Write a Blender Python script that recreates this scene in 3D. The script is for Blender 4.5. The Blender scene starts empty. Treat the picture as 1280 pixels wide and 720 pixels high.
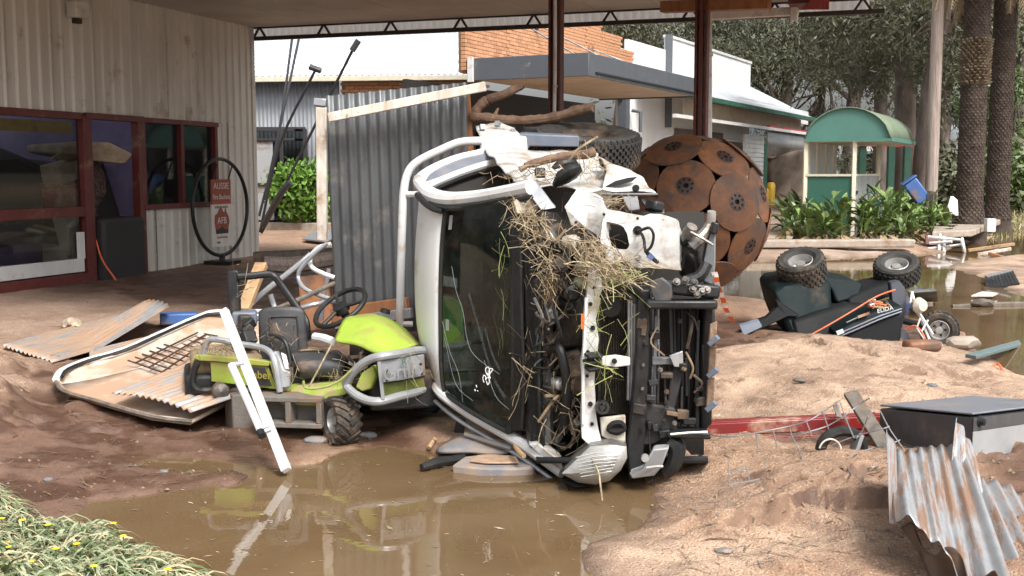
import bpy, bmesh, math, random
import numpy as np
from mathutils import Vector, Matrix
random.seed(7); np.random.seed(7)
R = math.radians
SC = bpy.context.scene
COL = SC.collection
# ------------------------------------------------------------------ camera
H, F, TH = 1.65, 1400.0, math.atan(145 / 1400)
CT, ST = math.cos(TH), math.sin(TH)
cam = bpy.data.cameras.new('camera'); camo = bpy.data.objects.new('camera', cam); COL.objects.link(camo)
camo.location = (0, 0, H); camo.rotation_euler = (math.pi / 2 - TH, 0, 0)
cam.sensor_width = 36; cam.lens = F / 1280 * 36; cam.clip_end = 3000; cam.clip_start = 0.05
SC.camera = camo
# ------------------------------------------------------------------ light
SUN_EL, SUN_AZ = 52, 150      # azimuth clockwise from +Y: the sun stands behind the camera, to the right, behind cloud
w = bpy.data.worlds.new('World'); SC.world = w; w.use_nodes = True
nt = w.node_tree; bg = nt.nodes['Background']
sky = nt.nodes.new('ShaderNodeTexSky'); sky.sky_type = 'NISHITA'; sky.sun_disc = False
sky.sun_elevation = R(SUN_EL); sky.sun_rotation = R(SUN_AZ); sky.air_density = 1.0; sky.dust_density = 6.0; sky.ozone_density = 1.0
hs = nt.nodes.new('ShaderNodeHueSaturation'); hs.inputs['Saturation'].default_value = 0.25; hs.inputs['Value'].default_value = 1.0
nt.links.new(sky.outputs[0], hs.inputs['Color']); nt.links.new(hs.outputs[0], bg.inputs[0]); bg.inputs[1].default_value = 0.15
sl = bpy.data.lights.new('sun', 'SUN'); sl.energy = 2.0; sl.angle = R(14); sl.color = (1, .96, .9)
so = bpy.data.objects.new('sun', sl); COL.objects.link(so)
sdir = Vector((math.sin(R(SUN_AZ)) * math.cos(R(SUN_EL)), math.cos(R(SUN_AZ)) * math.cos(R(SUN_EL)), math.sin(R(SUN_EL))))
so.rotation_euler = sdir.to_track_quat('Z', 'Y').to_euler()
SC.view_settings.view_transform = 'Standard'; SC.view_settings.look = 'None'; SC.view_settings.exposure = 0.8; SC.view_settings.gamma = 1
SC.cycles.max_bounces = 6; SC.cycles.transparent_max_bounces = 12
# ------------------------------------------------------------------ measuring aids
def ray(px, py):
    u, v = (px - 640) / F, (360 - py) / F
    return Vector((u, CT + v * ST, -ST + v * CT))
def at(px, py, Y):
    d = ray(px, py); k = Y / d.y
    return Vector((d.x * k, Y, H + d.z * k))
def gnd(px, py, z=0.0):
    d = ray(px, py); k = (z - H) / d.z
    return Vector((d.x * k, d.y * k, z))
def V(*a): return Vector(a)
def ats(lst): return [at(*p) for p in lst]
# ------------------------------------------------------------------ materials
MATS = {}
def mk(name, c1, c2=None, sc=4.0, rough=.6, metal=0., bump=0., bsc=60., mud=0., mudc=(.2, .115, .065), jit=0., contrast=.5, detail=6, spec=.5, stretch=None, rvar=.1):
    m = bpy.data.materials.new(name); m.use_nodes = True; t = m.node_tree; N, L = t.nodes, t.links
    b = N['Principled BSDF']; b.inputs['Roughness'].default_value = rough; b.inputs['Metallic'].default_value = metal
    b.inputs['Specular IOR Level'].default_value = spec
    g = N.new('ShaderNodeNewGeometry'); src = g.outputs['Position']
    if stretch:
        mp = N.new('ShaderNodeMapping'); mp.inputs['Scale'].default_value = stretch; L.new(src, mp.inputs[0]); src = mp.outputs[0]
    n = N.new('ShaderNodeTexNoise'); n.inputs['Scale'].default_value = sc; n.inputs['Detail'].default_value = detail; n.inputs['Roughness'].default_value = .62; L.new(src, n.inputs['Vector'])
    r = N.new('ShaderNodeValToRGB'); r.color_ramp.elements[0].position = .5 - .25 * (1.01 - contrast) - .02; r.color_ramp.elements[1].position = .5 + .25 * (1.01 - contrast) + .02
    r.color_ramp.elements[0].color = (*c1, 1); r.color_ramp.elements[1].color = (*(c2 or c1), 1); L.new(n.outputs[0], r.inputs[0])
    col = r.outputs[0]
    if jit:
        oi = N.new('ShaderNodeObjectInfo'); mr = N.new('ShaderNodeMapRange'); mr.inputs[3].default_value = 1 - jit; mr.inputs[4].default_value = 1 + jit; L.new(oi.outputs['Random'], mr.inputs[0])
        h = N.new('ShaderNodeHueSaturation'); L.new(mr.outputs[0], h.inputs['Value']); L.new(col, h.inputs['Color']); col = h.outputs[0]
    if mud:
        n2 = N.new('ShaderNodeTexNoise'); n2.inputs['Scale'].default_value = 3.1; n2.inputs['Detail'].default_value = 9; n2.inputs['Roughness'].default_value = .7; L.new(g.outputs['Position'], n2.inputs['Vector'])
        r2 = N.new('ShaderNodeValToRGB'); r2.color_ramp.elements[0].position = .62 - .32 * mud; r2.color_ramp.elements[1].position = .74 - .28 * mud; L.new(n2.outputs[0], r2.inputs[0])
        mx = N.new('ShaderNodeMix'); mx.data_type = 'RGBA'; L.new(r2.outputs[0], mx.inputs[0]); L.new(col, mx.inputs[6]); mx.inputs[7].default_value = (*mudc, 1); col = mx.outputs[2]
        if metal:
            ma = N.new('ShaderNodeMath'); ma.operation = 'MULTIPLY_ADD'; ma.inputs[1].default_value = -metal; ma.inputs[2].default_value = metal; L.new(r2.outputs[0], ma.inputs[0]); L.new(ma.outputs[0], b.inputs['Metallic'])
    L.new(col, b.inputs['Base Color'])
    if rvar:
        mr = N.new('ShaderNodeMapRange'); mr.inputs[1].default_value = .3; mr.inputs[2].default_value = .7; mr.inputs[3].default_value = max(.02, rough - rvar); mr.inputs[4].default_value = min(1, rough + rvar); L.new(n.outputs[0], mr.inputs[0]); L.new(mr.outputs[0], b.inputs['Roughness'])
    if bump:
        n3 = N.new('ShaderNodeTexNoise'); n3.inputs['Scale'].default_value = bsc; n3.inputs['Detail'].default_value = 4; L.new(src, n3.inputs['Vector'])
        bp = N.new('ShaderNodeBump'); bp.inputs['Strength'].default_value = bump; bp.inputs['Distance'].default_value = .01; L.new(n3.outputs[0], bp.inputs['Height']); L.new(bp.outputs[0], b.inputs['Normal'])
    MATS[name] = m; return m
def streaky(name, c1, c2, mudc, amt):
    """galvanised iron streaked along its ribs (u across, v along the sheet)"""
    m = mk(name, c1, c2, 6, .42, metal=.0, bump=.1, bsc=30); t = m.node_tree; N, L = t.nodes, t.links; b = N['Principled BSDF']
    old = b.inputs['Base Color'].links[0].from_socket
    tc = N.new('ShaderNodeTexCoord'); mp = N.new('ShaderNodeMapping'); mp.inputs['Scale'].default_value = (5, 1.1, 1); L.new(tc.outputs['UV'], mp.inputs[0])
    n = N.new('ShaderNodeTexNoise'); n.inputs['Scale'].default_value = 1.6; n.inputs['Detail'].default_value = 10; n.inputs['Roughness'].default_value = .68; L.new(mp.outputs[0], n.inputs['Vector'])
    r = N.new('ShaderNodeMapRange'); r.inputs[1].default_value = .62 - .3 * amt; r.inputs[2].default_value = .68 - .26 * amt; L.new(n.outputs[0], r.inputs[0])
    n2 = N.new('ShaderNodeTexNoise'); n2.inputs['Scale'].default_value = 5; n2.inputs['Detail'].default_value = 6; L.new(mp.outputs[0], n2.inputs['Vector'])
    mc = N.new('ShaderNodeMix'); mc.data_type = 'RGBA'; L.new(n2.outputs[0], mc.inputs[0]); mc.inputs[6].default_value = (*mudc, 1); mc.inputs[7].default_value = (mudc[0] * 1.8, mudc[1] * 1.8, mudc[2] * 1.8, 1)
    mx = N.new('ShaderNodeMix'); mx.data_type = 'RGBA'; L.new(r.outputs[0], mx.inputs[0]); L.new(old, mx.inputs[6]); L.new(mc.outputs[2], mx.inputs[7]); L.new(mx.outputs[2], b.inputs['Base Color'])
    ms = N.new('ShaderNodeMapRange'); ms.inputs[3].default_value = .45; ms.inputs[4].default_value = 0; L.new(r.outputs[0], ms.inputs[0]); L.new(ms.outputs[0], b.inputs['Metallic'])
    return m
def grid_uv(o, n, mcols):
    me = o.data; uv = me.uv_layers.new(name='uv'); vi = np.zeros(len(me.loops), int); me.loops.foreach_get('vertex_index', vi)
    uv.data.foreach_set('uv', np.stack([(vi % mcols) / (mcols - 1), (vi // mcols) / (n - 1)], 1).ravel())
def crumple(o, amp=.012, sc=7., cuts=4):
    from mathutils import noise as nz
    bm = bmesh.new(); bm.from_mesh(o.data); bmesh.ops.triangulate(bm, faces=bm.faces[:]); bmesh.ops.subdivide_edges(bm, edges=bm.edges[:], cuts=cuts, use_grid_fill=True)
    for v in bm.verts:
        k = nz.noise(v.co * sc) + .5 * abs(nz.noise(v.co * sc * 2.3)); v.co += Vector((.25 * k, -.9 * k, .5 * nz.noise(v.co * sc + Vector((9, 3, 1))))) * amp
    bm.to_mesh(o.data); bm.free(); o.data.polygons.foreach_set('use_smooth', [True] * len(o.data.polygons)); o.data.set_sharp_from_angle(angle=R(38)); return o
def glass(name, tint, mixf=.25, rough=.03):
    m = bpy.data.materials.new(name); m.use_nodes = True; t = m.node_tree; N, L = t.nodes, t.links
    N.remove(N['Principled BSDF']); out = N['Material Output']
    tr = N.new('ShaderNodeBsdfTransparent'); tr.inputs[0].default_value = (*tint, 1)
    gl = N.new('ShaderNodeBsdfGlossy'); gl.inputs['Roughness'].default_value = rough; gl.inputs[0].default_value = (.9, .95, .95, 1)
    df = N.new('ShaderNodeBsdfDiffuse'); df.inputs[0].default_value = (.14, .125, .095, 1)
    lf = N.new('ShaderNodeLayerWeight'); lf.inputs[0].default_value = .5; pw = N.new('ShaderNodeMath'); pw.operation = 'POWER'; pw.inputs[1].default_value = 4.5; L.new(lf.outputs['Facing'], pw.inputs[0])
    lw = N.new('ShaderNodeMath'); lw.operation = 'MULTIPLY_ADD'; lw.inputs[1].default_value = .9; lw.inputs[2].default_value = .045; L.new(pw.outputs[0], lw.inputs[0])
    m1 = N.new('ShaderNodeMixShader'); L.new(lw.outputs[0], m1.inputs[0]); L.new(tr.outputs[0], m1.inputs[1]); L.new(gl.outputs[0], m1.inputs[2])
    n = N.new('ShaderNodeTexNoise'); n.inputs['Scale'].default_value = 9; n.inputs['Detail'].default_value = 9; n.inputs['Roughness'].default_value = .75
    g = N.new('ShaderNodeNewGeometry'); L.new(g.outputs['Position'], n.inputs['Vector'])
    mr = N.new('ShaderNodeMapRange'); mr.inputs[1].default_value = .45; mr.inputs[2].default_value = .8; mr.inputs[3].default_value = 0.; mr.inputs[4].default_value = mixf; L.new(n.outputs[0], mr.inputs[0])
    m2 = N.new('ShaderNodeMixShader'); L.new(mr.outputs[0], m2.inputs[0]); L.new(m1.outputs[0], m2.inputs[1]); L.new(df.outputs[0], m2.inputs[2])
    L.new(m2.outputs[0], out.inputs[0]); MATS[name] = m; return m
mk('white_paint', (.62, .63, .63), (.5, .5, .48), 6, .38, bump=.2, bsc=9, mud=.42, mudc=(.3, .235, .17))
mk('white_clean', (.66, .67, .67), (.57, .575, .57), 2, .4, mud=.2, mudc=(.45, .36, .27))
mk('white_wall', (.76, .77, .78), (.7, .71, .71), 1, .5, bump=.03, bsc=3)
mk('white_timber', (.72, .69, .63), (.5, .42, .33), 14, .6, bump=.2, stretch=(1, 1, .2), mud=.25, mudc=(.36, .22, .13))
mk('black_plastic', (.011, .012, .0125), (.02, .02, .02), 6, .5, bump=.1, mud=.12, mudc=(.07, .05, .035), jit=.2, spec=.35)
mk('black_matte', (.006, .007, .008), (.011, .012, .013), 6, .65, bump=.1, mud=.06, mudc=(.05, .04, .03), spec=.2)
mk('slate_plastic', (.035, .04, .052), (.05, .055, .068), 6, .6, mud=.15, spec=.3)
mk('black_metal', (.009, .0095, .01), (.018, .018, .019), 9, .4, bump=.15, mud=.12, mudc=(.1, .07, .05), jit=.2, spec=.4)
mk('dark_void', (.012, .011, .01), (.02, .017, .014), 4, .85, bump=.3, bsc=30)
mk('engine_dark', (.02, .019, .018), (.07, .055, .042), 9, .6, metal=.2, bump=.4, bsc=40, mud=.4, mudc=(.16, .1, .06), jit=.3)
mk('engine_grey', (.22, .22, .21), (.1, .09, .08), 12, .45, metal=.5, bump=.3, bsc=50, mud=.35, mudc=(.2, .13, .08), jit=.3)
mk('radiator', (.035, .024, .017), (.02, .016, .012), 16, .75, bump=.9, bsc=160)
mk('alloy', (.55, .55, .54), (.4, .39, .37), 8, .38, metal=.6, bump=.05, mud=.2)
mk('galv', (.42, .44, .46), (.3, .31, .33), 7, .42, metal=.55, bump=.05, bsc=30, mud=.18)
mk('galv_dark', (.18, .19, .2), (.105, .112, .118), 3.2, .5, metal=.35, bump=.1, bsc=30, mud=.14, mudc=(.21, .2, .185), stretch=(1, 1, .3))
mk('galv_muddy', (.46, .48, .5), (.32, .32, .32), 7, .45, metal=.35, bump=.15, bsc=30, mud=.66, mudc=(.2, .125, .085))
mk('galv_sheet', (.36, .37, .38), (.3, .29, .28), 5, .45, metal=.4, bump=.08, bsc=30, mud=.72, mudc=(.32, .215, .145))
mk('rust', (.3, .13, .056), (.13, .066, .042), 4, .6, metal=.2, bump=.4, bsc=60, mud=.42, mudc=(.085, .062, .052), jit=.3, contrast=.3)
mk('rust_hub', (.06, .05, .052), (.11, .06, .04), 9, .5, metal=.4, bump=.2)
mk('hole_black', (.006, .005, .005), rough=.9)
mk('lime', (.33, .46, .055), (.28, .39, .045), 3, .42, bump=.1, mud=.44, mudc=(.3, .27, .08))
mk('lime_muddy', (.33, .46, .05), (.29, .41, .045), 3, .5, mud=.62, mudc=(.4, .3, .17))
mk('lime_dark', (.1, .13, .02), (.08, .09, .02), 5, .6, mud=.4)
mk('grey_tube', (.34, .35, .36), (.28, .285, .29), 8, .42, metal=.3, bump=.05, mud=.22)
mk('grey_plate', (.26, .27, .29), (.22, .225, .235), 8, .45, bump=.05, mud=.25)
mk('seat_vinyl', (.03, .032, .035), (.05, .05, .05), 10, .5, bump=.2, bsc=90, mud=.3, mudc=(.16, .11, .08))
mk('rubber', (.022, .022, .022), (.04, .037, .033), 12, .75, bump=.25, bsc=80, mud=.3, mudc=(.13, .095, .065))
mk('rubber_muddy', (.024, .022, .02), (.045, .036, .03), 9, .8, bump=.4, bsc=60, mud=.38, mudc=(.15, .105, .07))
mk('dark_green', (.005, .0105, .012), (.008, .0155, .017), 5, .6, mud=.04, mudc=(.05, .04, .03), spec=.15)
mk('blue_grey', (.1, .125, .17), (.14, .16, .2), 9, .5, mud=.25)
mk('red_paint', (.2, .018, .018), (.15, .016, .016), 5, .4, mud=.38, mudc=(.38, .26, .18))
mk('brown_red', (.12, .025, .02), (.09, .022, .018), 5, .5, bump=.1, mud=.12)
mk('orange_timber', (.33, .14, .055), (.22, .085, .035), 9, .6, bump=.15, stretch=(1, 1, .2), mud=.2, mudc=(.14, .08, .05))
mk('raw_timber', (.42, .29, .16), (.33, .2, .1), 9, .7, bump=.2, mud=.25)
mk('grey_timber', (.17, .145, .12), (.09, .078, .066), 16, .8, bump=.4, bsc=50, stretch=(1, 1, .3), mud=.2)
mk('pole_wood', (.4, .33, .29), (.22, .17, .15), 5, .85, bump=.5, bsc=30, stretch=(6, 6, .35))
mk('bark_brown', (.2, .12, .075), (.1, .06, .04), 14, .85, bump=.6, bsc=40)
mk('bark_gum', (.17, .135, .115), (.07, .05, .04), 1.6, .85, bump=.6, bsc=14, stretch=(2, 2, .5))
mk('bark_palm', (.075, .052, .04), (.04, .028, .022), 4, .9, bump=.8, bsc=18, jit=.2)
mk('palm_boot', (.26, .2, .13), (.15, .105, .07), 6, .85, bump=.4, jit=.3)
mk('concrete', (.36, .31, .26), (.27, .22, .175), 5, .8, bump=.3, bsc=60, mud=.3, mudc=(.23, .15, .1))
mk('block_grey', (.16, .145, .13), (.12, .105, .09), 9, .85, bump=.4, bsc=80, mud=.4)
mk('straw', (.37, .3, .19), (.17, .13, .08), 30, .85, jit=.2)
mk('straw_green', (.2, .24, .06), (.3, .29, .12), 30, .75)
mk('dead_grass', (.3, .22, .13), (.16, .11, .07), 12, .85)
mk('leaf_canna', (.16, .23, .065), (.085, .14, .04), 8, .45, jit=.4)
mk('leaf_dry', (.3, .22, .12), (.2, .14, .08), 8, .7, jit=.3)
streaky('iron_streaked', (.4, .42, .44), (.3, .31, .32), (.15, .09, .06), .5)
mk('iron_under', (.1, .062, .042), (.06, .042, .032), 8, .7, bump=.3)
streaky('iron_pink', (.4, .41, .42), (.3, .3, .3), (.24, .16, .11), .66)
mk('leaf_bush', (.13, .25, .035), (.09, .19, .028), 10, .5)
mk('leaf_gum', (.09, .096, .055), (.14, .14, .085), .6, .55)
mk('leaf_dark', (.066, .074, .04), (.1, .104, .06), .6, .6)
mk('leaf_light', (.105, .15, .045), (.07, .105, .032), .6, .55)
mk('leaf_palm', (.13, .17, .035), (.18, .17, .05), 2, .5)
mk('palm_dry', (.17, .115, .065), (.24, .18, .1), 4, .8)
mk('blade_pale', (.33, .36, .23), (.22, .25, .14), 14, .55)
mk('blade_green', (.085, .12, .045), (.16, .2, .09), 14, .55)
mk('blade_straw', (.5, .43, .27), (.4, .32, .19), 14, .6)
mk('yellow_petal', (.75, .55, .02), (.7, .45, .02), 40, .6)
mk('cladding', (.66, .645, .6), (.56, .54, .49), 2.2, .55, mud=.12, mudc=(.4, .34, .27), stretch=(1, 1, .25), jit=.03)
mk('soffit', (.42, .38, .34), (.36, .32, .285), 1.2, .6, bump=.03, jit=.04)
mk('red_frame', (.13, .024, .02), (.1, .02, .018), 5, .5, mud=.12)
mk('steel_dark', (.035, .03, .028), (.06, .045, .04), 8, .5, metal=.4)
mk('gutter_white', (.7, .7, .68), (.55, .52, .48), 5, .5, mud=.2, mudc=(.3, .22, .16))
mk('red_fascia', (.42, .06, .06), (.36, .055, .055), 5, .5)
mk('brick', (.47, .245, .135), (.4, .195, .1), 8, .85, bump=.3, bsc=40, jit=.16)
mk('mortar', (.36, .24, .16), (.3, .19, .12), 8, .9)
mk('fascia_grey', (.085, .095, .11), (.075, .083, .096), 2, .5, mud=.06, mudc=(.3, .3, .3))
mk('awning_soffit', (.5, .41, .31), (.42, .34, .255), 3, .7, jit=.06)
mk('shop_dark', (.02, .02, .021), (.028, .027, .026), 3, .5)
mk('roof_zinc', (.58, .61, .64), (.5, .53, .56), 1.5, .4, metal=.3, jit=.05)
mk('wall_grey', (.2, .215, .235), (.17, .18, .2), 1.5, .55, jit=.05)
mk('trim_dark', (.025, .025, .028), rough=.5)
mk('green_trim', (.03, .11, .075), (.028, .09, .062), 3, .5)
mk('kiosk_green', (.03, .115, .085), (.03, .1, .074), 4, .5)
mk('canopy_green', (.08, .205, .17), (.07, .175, .145), 2, .55)
mk('canopy_mossy', (.13, .21, .15), (.15, .15, .085), 2.4, .7, contrast=.3)
mk('cream', (.6, .56, .45), (.52, .48, .37), 5, .55)
mk('panel_grey', (.3, .31, .32), (.26, .265, .27), 3, .6, mud=.3)
mk('tarp', (.24, .19, .15), (.16, .12, .095), 3, .8, bump=.3, bsc=8)
mk('yellow', (.6, .38, .03), (.5, .3, .03), 6, .5, mud=.2)
mk('blue', (.05, .13, .34), (.045, .1, .28), 6, .5, mud=.35)
mk('safe_dark', (.055, .06, .067), (.068, .072, .078), 5, .45, bump=.05, mud=.34, mudc=(.13, .11, .1))
mk('safe_top', (.15, .165, .2), (.19, .2, .225), 5, .42, mud=.3, mudc=(.23, .2, .18))
mk('safe_side', (.33, .34, .35), (.28, .285, .29), 4, .5, mud=.36, mudc=(.34, .28, .23))
mk('lilac', (.2, .17, .3), (.13, .11, .2), 2, .6)
mk('mattress', (.5, .41, .31), (.36, .28, .2), 6, .85, bump=.2)
mk('plaid', (.14, .09, .075), (.05, .038, .036), 18, .9, contrast=.8)
mk('charcoal', (.02, .019, .02), (.03, .028, .028), 8, .7, bump=.2, bsc=80)
mk('shop_floor', (.07, .05, .04), (.045, .033, .027), 3, .5)
mk('sign_white', (.66, .64, .6), (.6, .57, .53), 8, .5)
mk('sign_red', (.28, .06, .035), (.24, .055, .035), 8, .5)
mk('ink', (.03, .025, .025), rough=.6)
mk('chalk', (.75, .75, .75), rough=.8)
mk('crack_line', (.3, .32, .31), rough=.4)
mk('rope_orange', (.75, .16, .06), (.65, .13, .05), 30, .6)
mk('tape_white', (.8, .77, .75), (.7, .66, .62), 20, .5)
mk('canvas_mud', (.16, .165, .185), (.27, .22, .18), 6, .75, bump=.4, bsc=25, mud=.35, mudc=(.33, .23, .16))
mk('slate', (.11, .12, .14), (.17, .16, .15), 9, .6, bump=.3, mud=.3, mudc=(.3, .2, .14))
mk('stone', (.32, .22, .15), (.22, .14, .095), 20, .85, bump=.5, bsc=60, jit=.3)
mk('teal', (.09, .14, .145), (.12, .17, .17), 6, .5, mud=.25)
mk('liner', (.55, .49, .42), (.46, .38, .31), 3, .5, mud=.66, mudc=(.38, .25, .17))
mk('headlight', (.42, .42, .4), (.3, .29, .27), 12, .16, metal=.25, bump=.35, bsc=70, stretch=(.3, 1, 2), mud=.25, mudc=(.3, .22, .16))
mk('olive_tank', (.2, .22, .13), (.26, .26, .18), 9, .5, mud=.35)
mk('reservoir', (.55, .52, .44), (.4, .35, .27), 9, .45, mud=.4)
mk('orange_tag', (.8, .14, .02), rough=.5)
def sheetglow(name, c):
    m = bpy.data.materials.new(name); m.use_nodes = True; t = m.node_tree; N, L = t.nodes, t.links; N.remove(N['Principled BSDF'])
    a = N.new('ShaderNodeBsdfTranslucent'); a.inputs[0].default_value = (*c, 1); d = N.new('ShaderNodeBsdfDiffuse'); d.inputs[0].default_value = (*c, 1); x = N.new('ShaderNodeMixShader'); x.inputs[0].default_value = .7
    L.new(d.outputs[0], x.inputs[1]); L.new(a.outputs[0], x.inputs[2]); L.new(x.outputs[0], N['Material Output'].inputs[0]); MATS[name] = m
sheetglow('fibreglass', (.8, .8, .77))
glass('windscreen_glass', (.46, .6, .54), .22)
mk('seat_fabric', (.09, .095, .095), (.06, .062, .062), 9, .8, mud=.3)
mk('vest', (.14, .36, .06), (.12, .3, .05), 8, .7)
mk('gold_print', (.3, .24, .03), rough=.5)
glass('dark_glass', (.1, .11, .11), .12)
glass('shop_glass', (.45, .47, .46), .12)
# ------------------------------------------------------------------ mesh builder
def frame(d, up=(0, 0, 1)):
    z = Vector(d).normalized(); u = Vector(up)
    if abs(z.dot(u.normalized())) > .98: u = Vector((0, 1, 0)) if abs(z.y) < .9 else Vector((1, 0, 0))
    x = u.cross(z).normalized(); y = z.cross(x)
    return x, y, z
def catmull(pts, n=5, closed=False):
    P = [Vector(p) for p in pts]; out = []
    k = len(P)
    for i in range(k if closed else k - 1):
        p0 = P[(i - 1) % k] if closed or i > 0 else P[0] * 2 - P[1]; p1 = P[i]; p2 = P[(i + 1) % k]
        p3 = P[(i + 2) % k] if closed or i + 2 < k else P[-1] * 2 - P[-2]
        for j in range(n):
            t = j / n
            out.append(.5 * (2 * p1 + (p2 - p0) * t + (2 * p0 - 5 * p1 + 4 * p2 - p3) * t * t + (3 * p1 - p0 - 3 * p2 + p3) * t ** 3))
    if not closed: out.append(P[-1])
    return out
class MB:
    def __init__(s): s.v = []; s.f = []
    def add(s, vs, fs):
        o = len(s.v); s.v += [tuple(v) for v in vs]; s.f += [tuple(i + o for i in f) for f in fs]; return s
    def box(s, c, size, ax=None):
        c = Vector(c); x, y, z = ax or (Vector((1, 0, 0)), Vector((0, 1, 0)), Vector((0, 0, 1)))
        a, b, d = (q / 2 for q in size)
        vs = [c + x * a * i + y * b * j + z * d * k for i in (-1, 1) for j in (-1, 1) for k in (-1, 1)]
        return s.add(vs, [(0, 1, 3, 2), (4, 6, 7, 5), (0, 4, 5, 1), (2, 3, 7, 6), (0, 2, 6, 4), (1, 5, 7, 3)])
    def beam(s, p0, p1, w, h, up=(0, 0, 1)):
        p0, p1 = Vector(p0), Vector(p1); x, y, z = frame(p1 - p0, up)
        return s.box((p0 + p1) / 2, (w, h, (p1 - p0).length), (x, y, z))
    def tube(s, pts, r, seg=8, closed=False, sm=0, flat=1.0, up=(0, 0, 1)):
        if sm:
            if isinstance(r, (list, tuple)):
                rr = []
                for i in range(len(r) - 1): rr += [r[i] + (r[i + 1] - r[i]) * j / sm for j in range(sm)]
                r = rr + [r[-1]]
            pts = catmull(pts, sm, closed)
        P = [Vector(p) for p in pts]; n = len(P); vs = []; fs = []
        x = None
        for i, p in enumerate(P):
            d = (P[(i + 1) % n] - P[i - 1]) if closed else (P[min(i + 1, n - 1)] - P[max(i - 1, 0)])
            if d.length < 1e-9: d = Vector((0, 0, 1))
            d.normalize()
            if x is None: x, y, _ = frame(d, up)
            else:
                x = (x - d * x.dot(d)).normalized(); y = d.cross(x)
            q = r[i] if isinstance(r, (list, tuple)) else r
            for k in range(seg):
                a = 2 * math.pi * k / seg
                vs.append(p + x * q * math.cos(a) + y * q * flat * math.sin(a))
        for i in range(n if closed else n - 1):
            j = (i + 1) % n
            for k in range(seg):
                l = (k + 1) % seg; fs.append((i * seg + k, i * seg + l, j * seg + l, j * seg + k))
        if not closed: fs += [tuple(range(seg - 1, -1, -1)), tuple(range((n - 1) * seg, n * seg))]
        return s.add(vs, fs)
    def grid(s, rows, flip=False):
        n, m = len(rows), len(rows[0])
        vs = [p for r in rows for p in r]; fs = []
        for i in range(n - 1):
            for j in range(m - 1):
                q = (i * m + j, i * m + j + 1, (i + 1) * m + j + 1, (i + 1) * m + j); fs.append(q[::-1] if flip else q)
        return s.add(vs, fs)
    def prism(s, pts, vec):
        P = [Vector(p) for p in pts]; n = len(P); vec = Vector(vec)
        vs = P + [p + vec for p in P]
        fs = [tuple(range(n)), tuple(range(2 * n - 1, n - 1, -1))] + [(i, i + n, (i + 1) % n + n, (i + 1) % n) for i in range(n)]
        return s.add(vs, fs)
    def lathe(s, prof, c, axis, seg=24, a0=0, a1=2 * math.pi):
        x, y, z = frame(axis); c = Vector(c); vs = []; fs = []; m = len(prof); full = a1 - a0 > 6.28
        k = seg if full else seg + 1
        for i in range(k):
            a = a0 + (a1 - a0) * i / seg
            for r, h in prof: vs.append(c + (x * math.cos(a) + y * math.sin(a)) * r + z * h)
        for i in range(seg):
            j = (i + 1) % k
            for q in range(m - 1): fs.append((i * m + q, j * m + q, j * m + q + 1, i * m + q + 1))
        return s.add(vs, fs)
    def build(s, name, m, parent=None, bevel=0, solid=0, smooth=35, kind=None, sub=0):
        me = bpy.data.meshes.new(name); me.from_pydata(s.v, [], s.f); me.update()
        bm = bmesh.new(); bm.from_mesh(me); bmesh.ops.recalc_face_normals(bm, faces=bm.faces[:]); bm.to_mesh(me); bm.free()
        me.materials.append(MATS[m])
        if smooth:
            me.polygons.foreach_set('use_smooth', [True] * len(me.polygons)); me.set_sharp_from_angle(angle=R(smooth))
        o = bpy.data.objects.new(name, me); COL.objects.link(o)
        if sub: q = o.modifiers.new('s', 'SUBSURF'); q.levels = q.render_levels = sub
        if solid: q = o.modifiers.new('t', 'SOLIDIFY'); q.thickness = solid; q.offset = 0
        if bevel: q = o.modifiers.new('b', 'BEVEL'); q.width = bevel; q.segments = 2; q.limit_method = 'ANGLE'; q.angle_limit = R(50)
        if parent: attach(o, parent)
        if kind: o['kind'] = kind
        return o
def attach(o, parent):
    o.parent = parent
    if parent.type == 'EMPTY': o.matrix_parent_inverse = Matrix.Translation(-parent.location)
def tag(o, label, cat, group=None, kind=None):
    o['label'] = label; o['category'] = cat
    if group: o['group'] = group
    if kind: o['kind'] = kind
    return o
def thing(name, loc, label, cat, group=None):
    o = bpy.data.objects.new(name, None); COL.objects.link(o); o.location = loc; o.empty_display_size = .1
    return tag(o, label, cat, group)
def dup(o, parent=None):
    c = o.copy(); COL.objects.link(c)
    if parent: c.parent = parent
    for ch in list(o.children): dup(ch, c)
    return c
def shared(src, name, mtx, parent):
    o = bpy.data.objects.new(name, src); COL.objects.link(o); o.matrix_world = mtx
    if parent:
        o.parent = parent
        o.matrix_parent_inverse = Matrix.Translation(-parent.location) if parent.type == 'EMPTY' else Matrix()
        o.matrix_basis = mtx
    return o
def mtx(loc, x, y, z):
    m = Matrix.Identity(4)
    for i, a in enumerate((x, y, z)):
        for j in range(3): m[j][i] = a[j]
    m.translation = loc; return m
def text(body, loc, xd, yd, size, m, parent, name='lettering', ex=.001, align='CENTER', sx=1.0):
    cu = bpy.data.curves.new(name, 'FONT'); cu.body = body; cu.size = size; cu.extrude = ex; cu.align_x = align; cu.align_y = 'CENTER'; cu.resolution_u = 3
    cu.materials.append(MATS[m]); o = bpy.data.objects.new(name, cu); COL.objects.link(o)
    xd, yd = Vector(xd).normalized(), Vector(yd).normalized(); z = xd.cross(yd).normalized(); yd = z.cross(xd)
    mm = mtx(Vector(loc), xd * sx, yd, z)
    if parent: attach(o, parent)
    o.matrix_basis = mm; return o
def rnd(a, b): return random.uniform(a, b)
def rvec(s=1.): return Vector((rnd(-1, 1), rnd(-1, 1), rnd(-1, 1))) * s
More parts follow.
